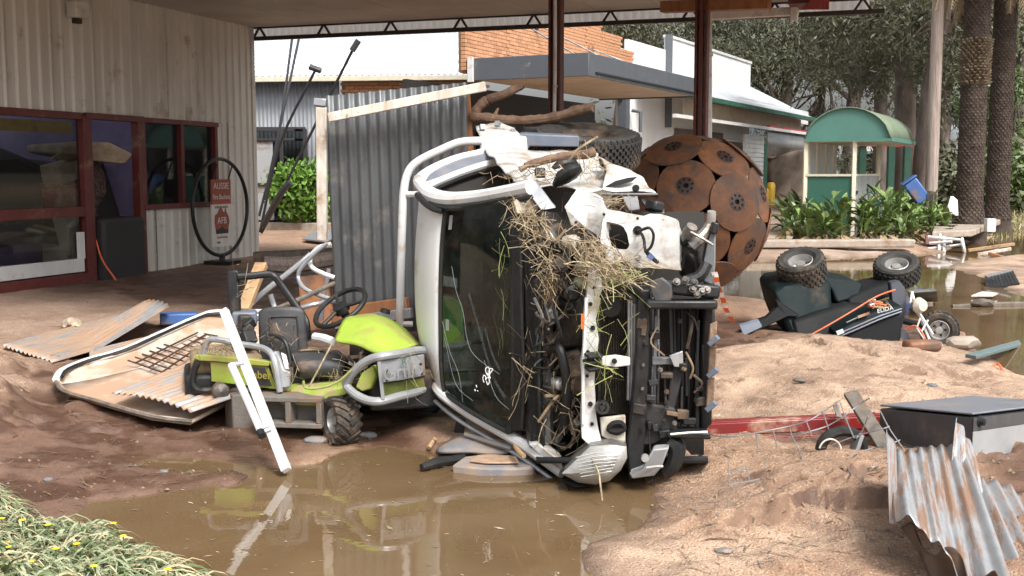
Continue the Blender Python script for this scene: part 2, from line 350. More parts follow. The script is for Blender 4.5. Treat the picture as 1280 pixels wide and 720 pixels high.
def corr(mb, o, uw, vh, n, period, amp, nv=2, fn=None, trap=False, sub=8):
    """corrugated sheet: origin o, width vector uw, height vector vh, normal n"""
    o, uw, vh, n = Vector(o), Vector(uw), Vector(vh), Vector(n).normalized(); W = uw.length; k = max(2, int(W / period * sub))
    rows = []
    for j in range(nv + 1):
        v = j / nv; row = []
        for i in range(k + 1):
            u = i / k; ph = u * W / period
            if trap:
                q = ph % 1.0; hgt = amp * (1 if q < .16 else (1 - (q - .16) / .09 if q < .25 else (0 if q < .91 else (q - .91) / .09)))
            else: hgt = amp * math.sin(2 * math.pi * ph)
            p = o + uw * u + vh * v + n * hgt
            if fn: p = fn(p, u, v)
            row.append(p)
        rows.append(row)
    return mb.grid(rows)
def vnoise(x, y, seed=0):
    xi, yi = np.floor(x).astype(np.int64), np.floor(y).astype(np.int64); fx, fy = x - xi, y - yi
    fx, fy = fx * fx * fx * (fx * (fx * 6 - 15) + 10), fy * fy * fy * (fy * (fy * 6 - 15) + 10)
    def h(a, b):
        n = (a * 374761393 + b * 668265263 + seed * 1442695041) & 0xffffffff
        n = ((n ^ (n >> 13)) * 1274126177) & 0xffffffff; n = n ^ (n >> 16)
        return (n & 0xffff) / 65535.0
    return (h(xi, yi) * (1 - fx) + h(xi + 1, yi) * fx) * (1 - fy) + (h(xi, yi + 1) * (1 - fx) + h(xi + 1, yi + 1) * fx) * fy
def fbm(x, y, oct=4, seed=0, gain=.5):
    s = np.zeros_like(x); a, t = 1., 0.
    for i in range(oct):
        s += a * vnoise(x * 2 ** i, y * 2 ** i, seed + i * 17); t += a; a *= gain
    return s / t - .5
# ------------------------------------------------------------------ ground
A_, B_, C_, D_, E_, F_, G_ = (.09, .043, .026), (.125, .068, .045), (.5, .35, .245), (.35, .215, .135), (.3, .205, .15), (.07, .04, .027), (.42, .325, .255)
CP = [  # px, py, height, soil
 (0, 640, .08, B_), (60, 600, .08, B_), (200, 600, .06, B_), (150, 555, .07, B_), (0, 560, .1, B_), (230, 545, .06, A_), (330, 560, .05, B_), (400, 560, .04, D_), (450, 540, .05, A_), (420, 500, .1, F_), (500, 500, .12, F_), (340, 520, .08, A_),
 (60, 525, .1, A_), (140, 520, .08, A_), (240, 525, .06, A_), (15, 465, .27, C_), (-40, 475, .34, C_), (-10, 450, .3, C_), (50, 480, .14, A_), (100, 470, .14, A_), (60, 505, .1, A_), (130, 440, .14, A_), (200, 440, .12, A_), (0, 440, .22, D_),
 (60, 400, .22, E_), (150, 395, .22, E_), (240, 385, .24, E_), (20, 410, .22, E_), (100, 375, .25, E_), (200, 365, .25, A_), (250, 352, .26, A_), (320, 345, .27, A_), (0, 365, .25, E_), (120, 356, .25, A_), (-200, 370, .25, E_), (380, 330, .3, D_), (420, 300, .3, D_), (330, 300, .33, D_), (360, 310, .3, D_), (300, 380, .2, A_),
 (530, 528, .2, A_), (580, 525, .17, D_), (600, 548, .08, A_), (660, 560, .02, A_), (720, 560, .02, A_), (640, 500, .1, F_),
 (860, 600, .06, D_), (900, 655, .10, D_), (860, 640, .07, D_), (1000, 600, .16, D_), (1050, 600, .18, D_), (1000, 635, .14, D_), (1000, 672, .07, C_), (900, 690, .05, C_), (800, 700, .04, C_), (1000, 715, .08, D_), (1120, 720, .1, D_), (1150, 600, .16, D_), (1280, 580, .22, A_), (1250, 620, .2, A_), (850, 570, .06, D_), (930, 580, .1, D_), (1330, 640, .25, D_),
 (900, 545, .06, D_), (1000, 545, .08, A_), (1080, 545, .08, A_), (1180, 545, .1, D_),
 (900, 480, .18, C_), (920, 450, .24, C_), (960, 432, .29, C_), (1050, 426, .32, C_), (1130, 436, .28, C_), (1190, 450, .2, C_), (1100, 480, .22, C_), (1000, 500, .15, C_), (1000, 470, .24, C_), (1200, 490, .14, C_), (1250, 490, .1, C_), (1100, 510, .12, C_), (900, 515, .1, C_),
 (925, 405, .16, A_), (900, 405, .25, A_), (900, 430, .2, A_), (940, 385, .08, D_), (870, 372, .3, D_), (1000, 412, .06, A_), (1100, 410, .05, A_), (980, 400, .05, D_),
 (940, 316, .12, E_), (1100, 311, .12, G_), (950, 297, .2, G_), (1050, 300, .2, G_), (1170, 308, .14, D_), (1230, 283, .3, G_), (1190, 290, .25, G_), (1100, 262, .4, A_), (1240, 262, .45, (.12, .13, .05)), (1200, 268, .4, (.14, .13, .06)), (930, 275, .3, G_), (800, 262, .35, E_), (600, 275, .3, D_), (450, 290, .3, D_),
 (1235, 333, .06, C_), (1275, 355, .08, C_), (1000, 240, .6, (.1, .09, .05)), (1200, 240, .6, (.1, .1, .05)),
]
OUT = [(-40, 5, .3, D_), (-12, 8, .3, E_), (-15, 20, .3, E_), (40, 5, .2, D_), (12, 5, .2, D_), (0, 1, .1, D_), (-4, 2, .15, D_), (4, 2, .15, D_), (-40, 40, .6, D_), (40, 40, .6, D_), (0, 60, .8, (.1, .1, .05)), (-100, 100, 1, D_), (100, 100, 1, (.1, .1, .05)), (0, 300, 1, (.08, .09, .05)), (60, 20, .3, D_)]
cx, cz, cc = [], [], []
for px, py, z, c in CP:
    g = gnd(px, py, z); cx.append((g.x, g.y)); cz.append(z); cc.append(c)
for x, y, z, c in OUT: cx.append((x, y)); cz.append(z); cc.append(c)
cx = np.array(cx); cz = np.array(cz); cc = np.array(cc)
PUDDLE = [(100, 640), (112, 626), (180, 620), (262, 606), (250, 596), (205, 588), (165, 580), (185, 574), (240, 571), (300, 579), (360, 585), (400, 580), (430, 563), (480, 556), (520, 562), (560, 568), (600, 562), (650, 566), (720, 575), (790, 585), (806, 600), (818, 614), (806, 640), (795, 662), (735, 682), (728, 700), (740, 730), (770, 900), (200, 900), (60, 760), (-60, 700)]
PUDDLE2 = [(800, 372), (905, 371), (950, 375), (1000, 388), (1080, 395), (1150, 400), (1195, 410), (1215, 432), (1245, 455), (1275, 474), (1330, 490), (1700, 500), (1700, 270), (1290, 284), (1225, 300), (1195, 306), (1180, 317), (985, 325), (900, 330), (800, 340)]
def pol(p): return np.array([tuple(gnd(*q, 0))[:2] for q in p])
POL = [pol(PUDDLE), pol(PUDDLE2)]
ISL = [pol([(252, 604), (262, 596), (290, 591), (312, 596), (300, 606), (272, 609)]), pol([(1180, 333), (1235, 324), (1300, 316), (1300, 374), (1262, 366), (1240, 350)])]
def sdf(x, y, P):
    d = np.full(x.shape, 1e9); ins = np.zeros(x.shape, bool)
    n = len(P)
    for i in range(n):
        a, b = P[i], P[(i + 1) % n]; e = b - a; l2 = (e ** 2).sum()
        t = np.clip(((x - a[0]) * e[0] + (y - a[1]) * e[1]) / l2, 0, 1)
        d = np.minimum(d, np.hypot(x - a[0] - t * e[0], y - a[1] - t * e[1]))
        c = ((a[1] > y) != (b[1] > y))
        with np.errstate(divide='ignore', invalid='ignore'):
            xi = (b[0] - a[0]) * (y - a[1]) / (b[1] - a[1]) + a[0]
        ins ^= c & (x < xi)
    return np.where(ins, -d, d)
LEDGE = np.array([tuple(gnd(px, py, .1))[:2] for px, py in ((800, 652), (880, 652), (930, 656), (980, 648), (1020, 638), (1050, 645), (1110, 650))])
_r = random.Random(12); PRINTS = []
for (x0, y0, a0, n_) in ((1.0, 4.9, .5, 7), (2.2, 6.1, 2.4, 7), (1.2, 7.4, .3, 9), (-3.2, 6.6, .4, 8), (-2.4, 7.6, 2.9, 7), (-3.6, 9.2, .2, 8), (2.6, 8.4, 2.0, 5), (.9, 6.2, 1.2, 4)):
    for i in range(n_): s_ = (i % 2 - .5) * .2; PRINTS.append((x0 + math.cos(a0) * .36 * i - math.sin(a0) * s_ + _r.uniform(-.05, .05), y0 + math.sin(a0) * .36 * i + math.cos(a0) * s_ + _r.uniform(-.05, .05), a0 + _r.uniform(-.25, .25)))
def ground(x, y, want_col=False):
    x = np.asarray(x, float); y = np.asarray(y, float); shp = x.shape; x = x.ravel(); y = y.ravel()
    wx = x + .25 * fbm(x * 1.3, y * 1.3, 3, 5); wy = y + .25 * fbm(x * 1.3 + 40, y * 1.3, 3, 6)
    zs = np.zeros(x.shape); cs = np.zeros((x.size, 3)); ws = np.zeros(x.shape)
    scale = np.maximum(.3, cx[:, 1] * .035)
    for i in range(len(cx)):
        d2 = ((wx - cx[i, 0]) ** 2 + ((wy - cx[i, 1]) * .8) ** 2) / scale[i] ** 2
        k = 1 / (d2 + .12) ** 1.7
        ws += k; zs += k * cz[i]
        if want_col: cs += k[:, None] * cc[i]
    z = zs / ws
    n1 = fbm(x * 1.6, y * 1.6, 4, 1); n2 = fbm(x * 7, y * 7, 4, 2); n3 = fbm(x * 2.2, y * 5.0, 3, 9)
    near = np.clip((14 - y) / 6, 0.25, 1)
    # clods, runnels and prints left by the flood
    n4 = fbm(x * 3.3 + wy, y * 4.2 + wx, 4, 33); n5 = fbm(x * 22, y * 22, 2, 41)
    z = z + near * (.075 * n1 + .034 * n2 + .05 * np.abs(n3) + .05 * np.maximum(np.abs(n4) * -1.6 + .12, 0) * -1.0 + .045 * np.clip(n4 * 7 - .5, 0, .55) + .02 * np.clip(fbm(x * 14, y * 14, 3, 21), 0, 1) + .012 * n5)
    for fx, fy, fa in PRINTS:
        k = (np.abs(x - fx) < .3) & (np.abs(y - fy) < .3)
        if k.any():
            dx, dy = x[k] - fx, y[k] - fy; u_ = (dx * math.cos(fa) + dy * math.sin(fa)) / .14; v_ = (-dx * math.sin(fa) + dy * math.cos(fa)) / (.05 + .012 * np.clip(u_, -1, 1)); q_ = u_ ** 2 + v_ ** 2
            z[k] += -.042 * np.clip(1.15 - q_, 0, .6) / .6 + .016 * np.exp(-(q_ - 1.7) ** 2 / .35)
    ly = np.interp(x, LEDGE[:, 0], LEDGE[:, 1]) + .1 * fbm(x * 6, y * 0 + 3, 3, 4)
    m = (x > .5) & (x < 2.0); q = (y - ly)
    z = z + np.where(m, .085 * np.clip(q / .02 + .5, 0, 1) * np.exp(-np.maximum(q, 0) / .7) * np.clip((x - .5) / .3, 0, 1) * np.clip((2.0 - x) / .3, 0, 1), 0)
    sd = np.minimum(sdf(x, y, POL[0]), sdf(x, y, POL[1]))
    for I in ISL: sd = np.maximum(sd, -sdf(x, y, I))
    sd = sd + .12 * fbm(x * 3, y * 3, 4, 11) * np.clip(y / 8, .5, 2)
    e = np.clip(.22 + .02 * y, .2, .8)
    land = .012 + (np.maximum(z, .02) - .012) * (1 - np.exp(-np.maximum(sd, 0) / e))
    z = np.where(sd > 0, land, -np.minimum(.25, .02 + .25 * -sd))
    z = np.where((sd > 0), z, np.minimum(z, -.012))
    if want_col:
        wet = np.clip(1 - (z - .01) / .09, 0, 1)
        return z.reshape(shp), (cs / ws[:, None]), np.clip(wet, 0, 1)
    return z.reshape(shp)
def gz(x, y): return float(ground(np.array([x]), np.array([y]))[0])
def gp(x, y, dz=0): return V(x, y, gz(x, y) + dz)
def gpx(px, py, dz=0):
    p = gnd(px, py, .1)
    for _ in range(5): p = gnd(px, py, gz(p.x, p.y))
    return p + V(0, 0, dz)
def axis(segs):
    out = []
    for a, b, s in segs: out += list(np.arange(a, b - 1e-6, s))
    return np.array(out + [segs[-1][1]])
gx = axis([(-400, -40, 40), (-40, -14, 2), (-14, -5, .12), (-5, 4.6, .032), (4.6, 14, .12), (14, 40, 2), (40, 400, 40)])
gy = axis([(-20, 2, 2), (2, 3.8, .3), (3.8, 9.0, .03), (9, 14, .055), (14, 26, .13), (26, 50, .6), (50, 120, 6), (120, 900, 60)])
GX, GY = np.meshgrid(gx, gy)
GZ, GC, GW = ground(GX, GY, True)
me = bpy.data.meshes.new('ground')
nv, nh = len(gy), len(gx)
me.vertices.add(nv * nh); me.vertices.foreach_set('co', np.stack([GX.ravel(), GY.ravel(), GZ.ravel()], 1).ravel())
ii = (np.arange(nv - 1)[:, None] * nh + np.arange(nh - 1)[None]).ravel()
fq = np.stack([ii, ii + 1, ii + nh + 1, ii + nh], 1)
me.loops.add(fq.size); me.loops.foreach_set('vertex_index', fq.ravel())
me.polygons.add(len(fq)); me.polygons.foreach_set('loop_start', np.arange(len(fq)) * 4)
me.update(calc_edges=True)
me.polygons.foreach_set('use_smooth', np.ones(len(fq), bool))
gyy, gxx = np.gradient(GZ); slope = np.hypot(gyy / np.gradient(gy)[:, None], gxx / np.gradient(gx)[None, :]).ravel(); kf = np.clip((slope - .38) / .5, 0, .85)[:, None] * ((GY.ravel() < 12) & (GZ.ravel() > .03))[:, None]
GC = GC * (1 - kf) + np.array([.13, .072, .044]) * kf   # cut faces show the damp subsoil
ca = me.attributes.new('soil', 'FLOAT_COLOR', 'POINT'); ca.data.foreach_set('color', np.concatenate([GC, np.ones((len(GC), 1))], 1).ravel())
wa = me.attributes.new('wet', 'FLOAT', 'POINT'); wa.data.foreach_set('value', GW)
o = bpy.data.objects.new('ground', me); COL.objects.link(o); o['kind'] = 'structure'
m = bpy.data.materials.new('soil'); m.use_nodes = True; t = m.node_tree; N, L = t.nodes, t.links; b = N['Principled BSDF']
def noise(sc, det=6, ro=.6):
    n = N.new('ShaderNodeTexNoise'); n.inputs['Scale'].default_value = sc; n.inputs['Detail'].default_value = det; n.inputs['Roughness'].default_value = ro; L.new(gpos.outputs['Position'], n.inputs['Vector']); return n
def mixc(fac, a, bcol, mode='MIX'):
    x = N.new('ShaderNodeMix'); x.data_type = 'RGBA'; x.blend_type = mode
    (L.new(fac, x.inputs[0]) if not isinstance(fac, float) else x.inputs[0].__setattr__('default_value', fac))
    L.new(a, x.inputs[6])
    if isinstance(bcol, tuple): x.inputs[7].default_value = (*bcol, 1)
    else: L.new(bcol, x.inputs[7])
    return x.outputs[2]
def rmp(src, a, bb, c=0., d=1.):
    r = N.new('ShaderNodeMapRange'); r.inputs[1].default_value = a; r.inputs[2].default_value = bb; r.inputs[3].default_value = c; r.inputs[4].default_value = d; L.new(src, r.inputs[0]); return r.outputs[0]
gpos = N.new('ShaderNodeNewGeometry')
at_ = N.new('ShaderNodeAttribute'); at_.attribute_name = 'soil'; aw = N.new('ShaderNodeAttribute'); aw.attribute_name = 'wet'
n1 = noise(1.7, 9, .65); n2 = noise(11, 8, .7); n3 = noise(95, 3, .6); n4 = noise(3.4, 5, .55)
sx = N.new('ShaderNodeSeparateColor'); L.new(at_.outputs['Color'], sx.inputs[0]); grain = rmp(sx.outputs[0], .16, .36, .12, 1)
def mul(a, b_):
    x = N.new('ShaderNodeMath'); x.operation = 'MULTIPLY'; L.new(a, x.inputs[0]); L.new(b_, x.inputs[1]); return x.outputs[0]
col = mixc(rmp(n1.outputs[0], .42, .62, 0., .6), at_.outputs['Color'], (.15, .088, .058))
col = mixc(mul(rmp(n2.outputs[0], .5, .72, 0., .6), grain), col, (.52, .38, .28), 'MIX')
col = mixc(mul(rmp(n3.outputs[0], .56, .68, 0., .7), grain), col, (.62, .48, .36))
col = mixc(mul(rmp(n3.outputs[0], .44, .34, 0., .6), grain), col, (.1, .062, .044))
wetm = mul(rmp(n4.outputs[0], .46, .56), rmp(grain, .35, .1, 0, 1))
col = mixc(mul(wetm, rmp(n1.outputs[0], .3, .5, .4, .75)), col, (.062, .03, .02))
mw = N.new('ShaderNodeMath'); mw.operation = 'MULTIPLY'; L.new(aw.outputs['Fac'], mw.inputs[0]); L.new(rmp(n1.outputs[0], .35, .6, .5, 1), mw.inputs[1])
col = mixc(rmp(mw.outputs[0], .35, 1, 0, .62), col, (.085, .048, .032))
L.new(col, b.inputs['Base Color'])
rg1 = rmp(mw.outputs[0], .3, 1, .82, .24); wr = N.new('ShaderNodeMath'); wr.operation = 'MULTIPLY_ADD'; L.new(wetm, wr.inputs[0]); wr.inputs[1].default_value = -.42; L.new(rg1, wr.inputs[2]); wr2 = N.new('ShaderNodeMath'); wr2.operation = 'MAXIMUM'; L.new(wr.outputs[0], wr2.inputs[0]); wr2.inputs[1].default_value = .22; L.new(wr2.outputs[0], b.inputs['Roughness'])
vor = N.new('ShaderNodeTexVoronoi'); vor.inputs['Scale'].default_value = 75; L.new(gpos.outputs['Position'], vor.inputs['Vector'])
sm = N.new('ShaderNodeMath'); sm.operation = 'MULTIPLY_ADD'; sm.inputs[1].default_value = -.35; L.new(vor.outputs['Distance'], sm.inputs[0]); L.new(n3.outputs[0], sm.inputs[2])
sm2 = N.new('ShaderNodeMath'); sm2.operation = 'MULTIPLY_ADD'; sm2.inputs[1].default_value = 1.1; L.new(n2.outputs[0], sm2.inputs[0]); L.new(sm.outputs[0], sm2.inputs[2])
bp = N.new('ShaderNodeBump'); L.new(rmp(grain, .12, 1, .28, .8), bp.inputs['Strength']); bp.inputs['Distance'].default_value = .018; L.new(sm2.outputs[0], bp.inputs['Height']); L.new(bp.outputs[0], b.inputs['Normal'])
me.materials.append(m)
# water
wm = bpy.data.materials.new('muddy_water'); wm.use_nodes = True; t = wm.node_tree; N, L = t.nodes, t.links; b = N['Principled BSDF']
gpos = N.new('ShaderNodeNewGeometry'); n1 = noise(.9, 5); n2 = noise(5, 3)
r = N.new('ShaderNodeValToRGB'); r.color_ramp.elements[0].color = (.118, .074, .036, 1); r.color_ramp.elements[1].color = (.16, .108, .058, 1); r.color_ramp.elements[0].position = .35; r.color_ramp.elements[1].position = .65
L.new(n1.outputs[0], r.inputs[0]); L.new(r.outputs[0], b.inputs['Base Color']); b.inputs['Roughness'].default_value = .025; b.inputs['IOR'].default_value = 1.42; b.inputs['Specular IOR Level'].default_value = .8
bp = N.new('ShaderNodeBump'); bp.inputs['Strength'].default_value = .05; bp.inputs['Distance'].default_value = .02; L.new(n2.outputs[0], bp.inputs['Height']); L.new(bp.outputs[0], b.inputs['Normal'])
MATS['muddy_water'] = wm
MB().grid([[V(x, y, 0) for x in (-6, -2, 2, 6, 40)] for y in (1.5, 4, 6, 8.55)]).build('puddle_water', 'muddy_water', kind='structure')
MB().grid([[V(x, y, 0) for x in (1.0, 8, 20, 40)] for y in (8.55, 14, 22, 45)]).build('flood_water', 'muddy_water', kind='structure')
# ------------------------------------------------------------------ petrol station building (shed) and forecourt canopy
a1 = V(.325, .946, 0).normalized(); b1 = V(.946, -.325, 0).normalized(); UP = V(0, 0, 1)
WC = V(-4.16, 18.2, 0); GZ0 = .2
def wt(px):   # distance from the corner, towards the camera, at which the wall is seen in image column px
    s = (px - 640) / F * 1.0; k = CT    # columns shift a little with pitch; good enough for a vertical wall
    return (-4.16 - 18.2 * s) / (.325 - .946 * s)
def wp(t, z, out=0.): return WC - a1 * t + b1 * out + UP * z
def wz(px, py): t_ = wt(px); return at(px, py, 18.2 - .946 * t_).z
ZC = 3.93
zh = wz(225, 153); zs_ = wz(225, 257); zd = wz(145, 150)
tw0, tw1, td0, td1, ts0, ts1 = wt(270), wt(181), wt(174), wt(115), wt(104), 9.6
shed = thing('petrol_station_shop', wp(3, GZ0), 'cream ribbed metal shop wall with dark red window and door frames', 'building')
def clad(t0, t1, z0, z1):
    t_ = t0
    while t_ < t1 - .02:
        e = min(t_ + .76, t1)
        corr(MB(), wp(e, z0), a1 * (e - t_ + .03), UP * (z1 - z0), b1, .19, .03, 3, trap=True, sub=24).build('cladding_sheet', 'cladding', shed, smooth=25)
        t_ = e
clad(0, ts1, zh + .03, ZC + .05); clad(0, tw0 - .03, GZ0 - .1, zh + .03); clad(tw0 - .03, tw1 + .06, GZ0 - .1, zs_ - .03)
MB().box(wp(.0, (GZ0 + ZC) / 2 - .1, -.02), (.09, .09, ZC - GZ0 + .1), (b1, a1, UP)).build('corner_flashing', 'cladding', shed, bevel=.006)
mb = MB()
for t_ in (tw0, (tw0 + tw1) / 2, tw1 + .02): mb.box(wp(t_, (zh + zs_) / 2, .01), (.09, .07, zh - zs_), (b1, a1, UP))
mb.box(wp((tw0 + tw1) / 2, zh - .0, .012), (.1, tw1 - tw0 + .12, .07), (b1, a1, UP)); mb.box(wp((tw0 + tw1) / 2, zs_, .012), (.12, tw1 - tw0 + .12, .07), (b1, a1, UP))
wf = mb.build('window', 'red_frame', shed, bevel=.005)
for q in (0, 1):
    e0 = tw0 + (tw1 - tw0) * q / 2; e1 = e0 + (tw1 - tw0) / 2
    MB().grid([[wp(e0, zs_, -.02), wp(e1, zs_, -.02)], [wp(e0, zh, -.02), wp(e1, zh, -.02)]]).build('pane', 'shop_glass', wf)
mb = MB()
mb.box(wp((td1 + ts0) / 2, (zd + GZ0) / 2, .0), (.12, max(.1, ts0 - td1), zd - GZ0 + .05), (b1, a1, UP)); mb.box(wp((tw1 + td0) / 2 + .03, (zd + GZ0) / 2, 0), (.12, .12, zd - GZ0), (b1, a1, UP)); mb.box(wp((td0 + td1) / 2, zd + .03, .003), (.13, td1 - td0 + .2, .08), (b1, a1, UP))
mb.build('door_frame', 'red_frame', shed, bevel=.005)
zm = wz(50, 267); zb = wz(50, 352)
mb = MB()
mb.box(wp((ts0 + ts1) / 2, zd + .02, .0), (.1, ts1 - ts0, .09), (b1, a1, UP)); mb.box(wp((ts0 + ts1) / 2, zm, 0), (.1, ts1 - ts0, .13), (b1, a1, UP)); mb.box(wp((ts0 + ts1) / 2, GZ0 + .07, .0), (.14, ts1 - ts0, .2), (b1, a1, UP)); mb.box(wp(8.0, (zd + GZ0) / 2, 0), (.098, .1, zd - GZ0), (b1, a1, UP))
sf = mb.build('shop_window', 'red_frame', shed, bevel=.005)
MB().grid([[wp(ts0, zm, -.02), wp(ts1, zm, -.02)], [wp(ts0, zd, -.02), wp(ts1, zd, -.02)]]).build('pane', 'shop_glass', sf)
MB().grid([[wp(ts0, GZ0 + .1, -.02), wp(ts1, GZ0 + .1, -.02)], [wp(ts0, zm, -.02), wp(ts1, zm, -.02)]]).build('pane', 'shop_glass', sf)
MB().box(wp((ts0 + ts1) / 2, GZ0 + .27, .02), (.05, ts1 - ts0 - .1, .17), (b1, a1, UP)).box(wp(ts0 + .08, GZ0 + .52, .02), (.05, .1, .34), (b1, a1, UP)).build('white_sill_panel', 'white_clean', shed, bevel=.004)
MB().box(wp((ts0 + ts1) / 2 + .1, zd - .13, -.05), (.02, ts1 - ts0, .14), (b1, a1, UP)).build('yellow_banner', 'yellow', shed)
# the room behind
rm = MB()
rm.box(wp(3.6, GZ0 - .06, -2.6), (5.2, 12, .1), (b1, a1, UP)).build('shop_floor', 'shop_floor', shed)
rm = MB(); rm.box(wp(3.6, 1.9, -5.2), (.1, 12, 4.2), (b1, a1, UP)); rm.build('back_wall', 'lilac', shed)
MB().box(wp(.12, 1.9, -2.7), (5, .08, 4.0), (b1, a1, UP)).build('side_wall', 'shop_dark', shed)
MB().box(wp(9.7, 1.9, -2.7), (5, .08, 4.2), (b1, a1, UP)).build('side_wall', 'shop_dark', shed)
MB().box(wp(td0 - .3, 1.9, -2.7), (5.0, .08, 4.1), (b1, a1, UP)).build('partition', 'lilac', shed)

# floodlight box high on the wall
fl = thing('wall_light', wp(wt(100), 3.62, .1), 'small cream floodlight box fixed high on the ribbed wall', 'light fitting')
MB().box(wp(wt(100), wz(100, 13), .1), (.16, .24, .2), (b1, a1, UP)).build('housing', 'gutter_white', fl, bevel=.015)
MB().box(wp(wt(100), wz(100, 13) - .13, .08), (.08, .1, .07), (b1, a1, UP)).build('bracket', 'steel_dark', fl, bevel=.006)
# things in the doorway
def shopthing(name, label, cat, m, fnc):
    r_ = thing(name, fnc[0], label, cat); return r_
tdm = (td0 + td1) / 2
cr = thing('armchair', wp(tdm, GZ0, -.1), 'charcoal upholstered armchair blocking the lower doorway', 'chair')
MB().box(wp(tdm, GZ0 + .42, -.1), (.5, td1 - td0 - .1, .86), (b1, a1, UP)).build('back', 'charcoal', cr, bevel=.05)
MB().box(wp(tdm, GZ0 + .3, -.62), (.55, td1 - td0 - .12, .5), (b1, a1, UP)).build('seat', 'charcoal', cr, bevel=.05)
mt = thing('mattress', wp(tdm, 1.6, -.6), 'muddy cream foam mattress jammed across the top of the doorway', 'mattress')
pm = [wp(wt(118), wz(118, 182), -.5), wp(wt(140), wz(140, 178), .02), wp(wt(166), wz(166, 192), .06), wp(wt(160), wz(160, 205), -.0), wp(wt(135), wz(135, 200), -.25), wp(wt(118), wz(118, 192), -.5)]
MB().prism(pm, -b1 * .55 + UP * .02).build('foam_block', 'mattress', mt, bevel=.03)
bl = thing('blanket_bundle', wp(tdm, 1, -.5), 'dark plaid blanket bundle hanging under the mattress', 'blanket')
rows = []
for j in range(9):
    z = GZ0 + .85 + .9 * j / 8; row = []
    for i in range(13):
        a = 2 * math.pi * i / 12; rr = (.33 + .08 * math.sin(3 * a + j)) * (1 - .05 * abs(j - 4))
        row.append(wp(tdm + .02 + math.sin(a) * rr * 1.0, z, -.55 + math.cos(a) * rr * .8))
    rows.append(row)
MB().grid(rows).build('cloth', 'plaid', bl)
rc = thing('red_cooler', wp(wt(78), .9, -.8), 'red plastic cooler seen through the upper shop window', 'cooler')
c0 = at(78, 247, 18.2 - .946 * wt(78) + .5); MB().box(c0, (.3, .45, .28), (b1, a1, UP)).build('tub', 'red_paint', rc, bevel=.03); MB().box(c0 + UP * .16, (.32, .47, .05), (b1, a1, UP)).build('lid', 'red_paint', rc, bevel=.012)
bx = thing('cardboard_box', c0 + UP * .2, 'torn yellow cardboard box on top of the red cooler', 'box')
MB().box(c0 + UP * .33, (.3, .4, .24), (b1, (a1 + UP * .2).normalized(), (UP - a1 * .2).normalized())).build('carton', 'mattress', bx, bevel=.01); MB().prism([c0 + UP * .46 + a1 * .2, c0 + UP * .5 - a1 * .18, c0 + UP * .58 - a1 * .2 + b1 * .2, c0 + UP * .53 + a1 * .2 + b1 * .2], UP * .01).build('flap', 'mattress', bx)
yb = thing('yellow_locker', wp(wt(80), .6, -.7), 'pale yellow cupboard below the middle window rail', 'cupboard')
c0 = at(80, 300, 18.2 - .946 * wt(80) + .6); MB().box(c0, (.4, .36, .75), (b1, a1, UP)).build('carcass', 'cream', yb, bevel=.01); MB().box(c0 + b1 * .21, (.02, .33, .36), (b1, a1, UP)).build('door', 'cream', yb, bevel=.005)
# added dark mound, shaped for the dark reflection in the shop glass
hp_ = thing('reflection_mound', wp(5.6, GZ0, -1.6), 'dark mound added behind the shop window for the reflection in its glass', 'heap')
random.seed(5); rows = []
for j in range(9):
    d = -.32 - 2.6 * j / 8; row = []
    for i in range(26):
        t_ = td0 - .12 + (ts1 - td0) * i / 25; z = GZ0 - .05 + (1.62 + .32 * min(1, max(0, (t_ - td1) / 2.2)) + .1 * math.sin(t_ * 3.1)) * min(1, (j + .15) / 1.3) ** .5 * (1 if j < 7 else .9) + rnd(-.07, .07) * (j > 0)
        row.append(wp(t_, z, d + rnd(-.05, .05)))
    rows.append(row)
MB().grid(rows).build('pile', 'charcoal', hp_)
# hoop sign
hc = at(276, 259, 16.6); sg = thing('hoop_sign', V(hc.x, hc.y, gz(hc.x, hc.y)), 'black hoop stand with hanging fire bucket advertising sign', 'sign')
MB().tube([hc + a1 * .71 * math.cos(q / 24 * math.pi) + UP * .71 * math.sin(q / 24 * math.pi) for q in range(48)], .028, 8, closed=True).build('hoop', 'black_metal', sg)
MB().beam(hc - UP * .7, V(hc.x, hc.y, gz(hc.x, hc.y)), .07, .07).box(V(hc.x, hc.y, gz(hc.x, hc.y) + .03), (.45, .3, .05), (b1, a1, UP)).build('stand', 'black_metal', sg)
for s_ in (-1, 1): MB().tube([hc + a1 * .2 * s_ + UP * .38, hc + a1 * (.2 * s_ + .14) + UP * .64], .012, 6).build('chain', 'steel_dark', sg)
MB().box(hc + UP * -.22, (.02, .5, .72), (b1, a1, UP)).build('sign_board', 'sign_white', sg)
MB().box(hc + UP * .23 + b1 * .002, (.024, .5, .36), (b1, a1, UP)).build('header_board', 'sign_red', sg)
MB().box(hc + UP * .06 + b1 * .004, (.024, .5, .03), (b1, a1, UP)).build('band', 'red_fascia', sg)
text('AUSSIE', hc + UP * .31 + b1 * .016, a1, UP, .13, 'sign_white', sg); text('Fire Buckets', hc + UP * .15 + b1 * .016, a1, UP, .105, 'sign_white', sg, sx=.85)
text('AUSSIE FIRE BUCKETS', hc + UP * .0 + b1 * .012, a1, UP, .045, 'ink', sg, sx=.8)
aus = [(-.17, -.02), (-.16, .08), (-.08, .13), (-.06, .18), (.0, .2), (.03, .14), (.07, .12), (.09, .21), (.11, .13), (.16, .06), (.18, -.02), (.15, -.11), (.09, -.14), (.03, -.1), (-.04, -.08), (-.1, -.13), (-.15, -.12)]
MB().prism([hc + UP * (y - .2) + a1 * x * 1.1 + b1 * .011 for x, y in aus], b1 * .004).build('map_emblem', 'sign_red', sg)
text('AFB', hc + UP * -.2 + b1 * .017, a1, UP, .14, 'sign_white', sg)
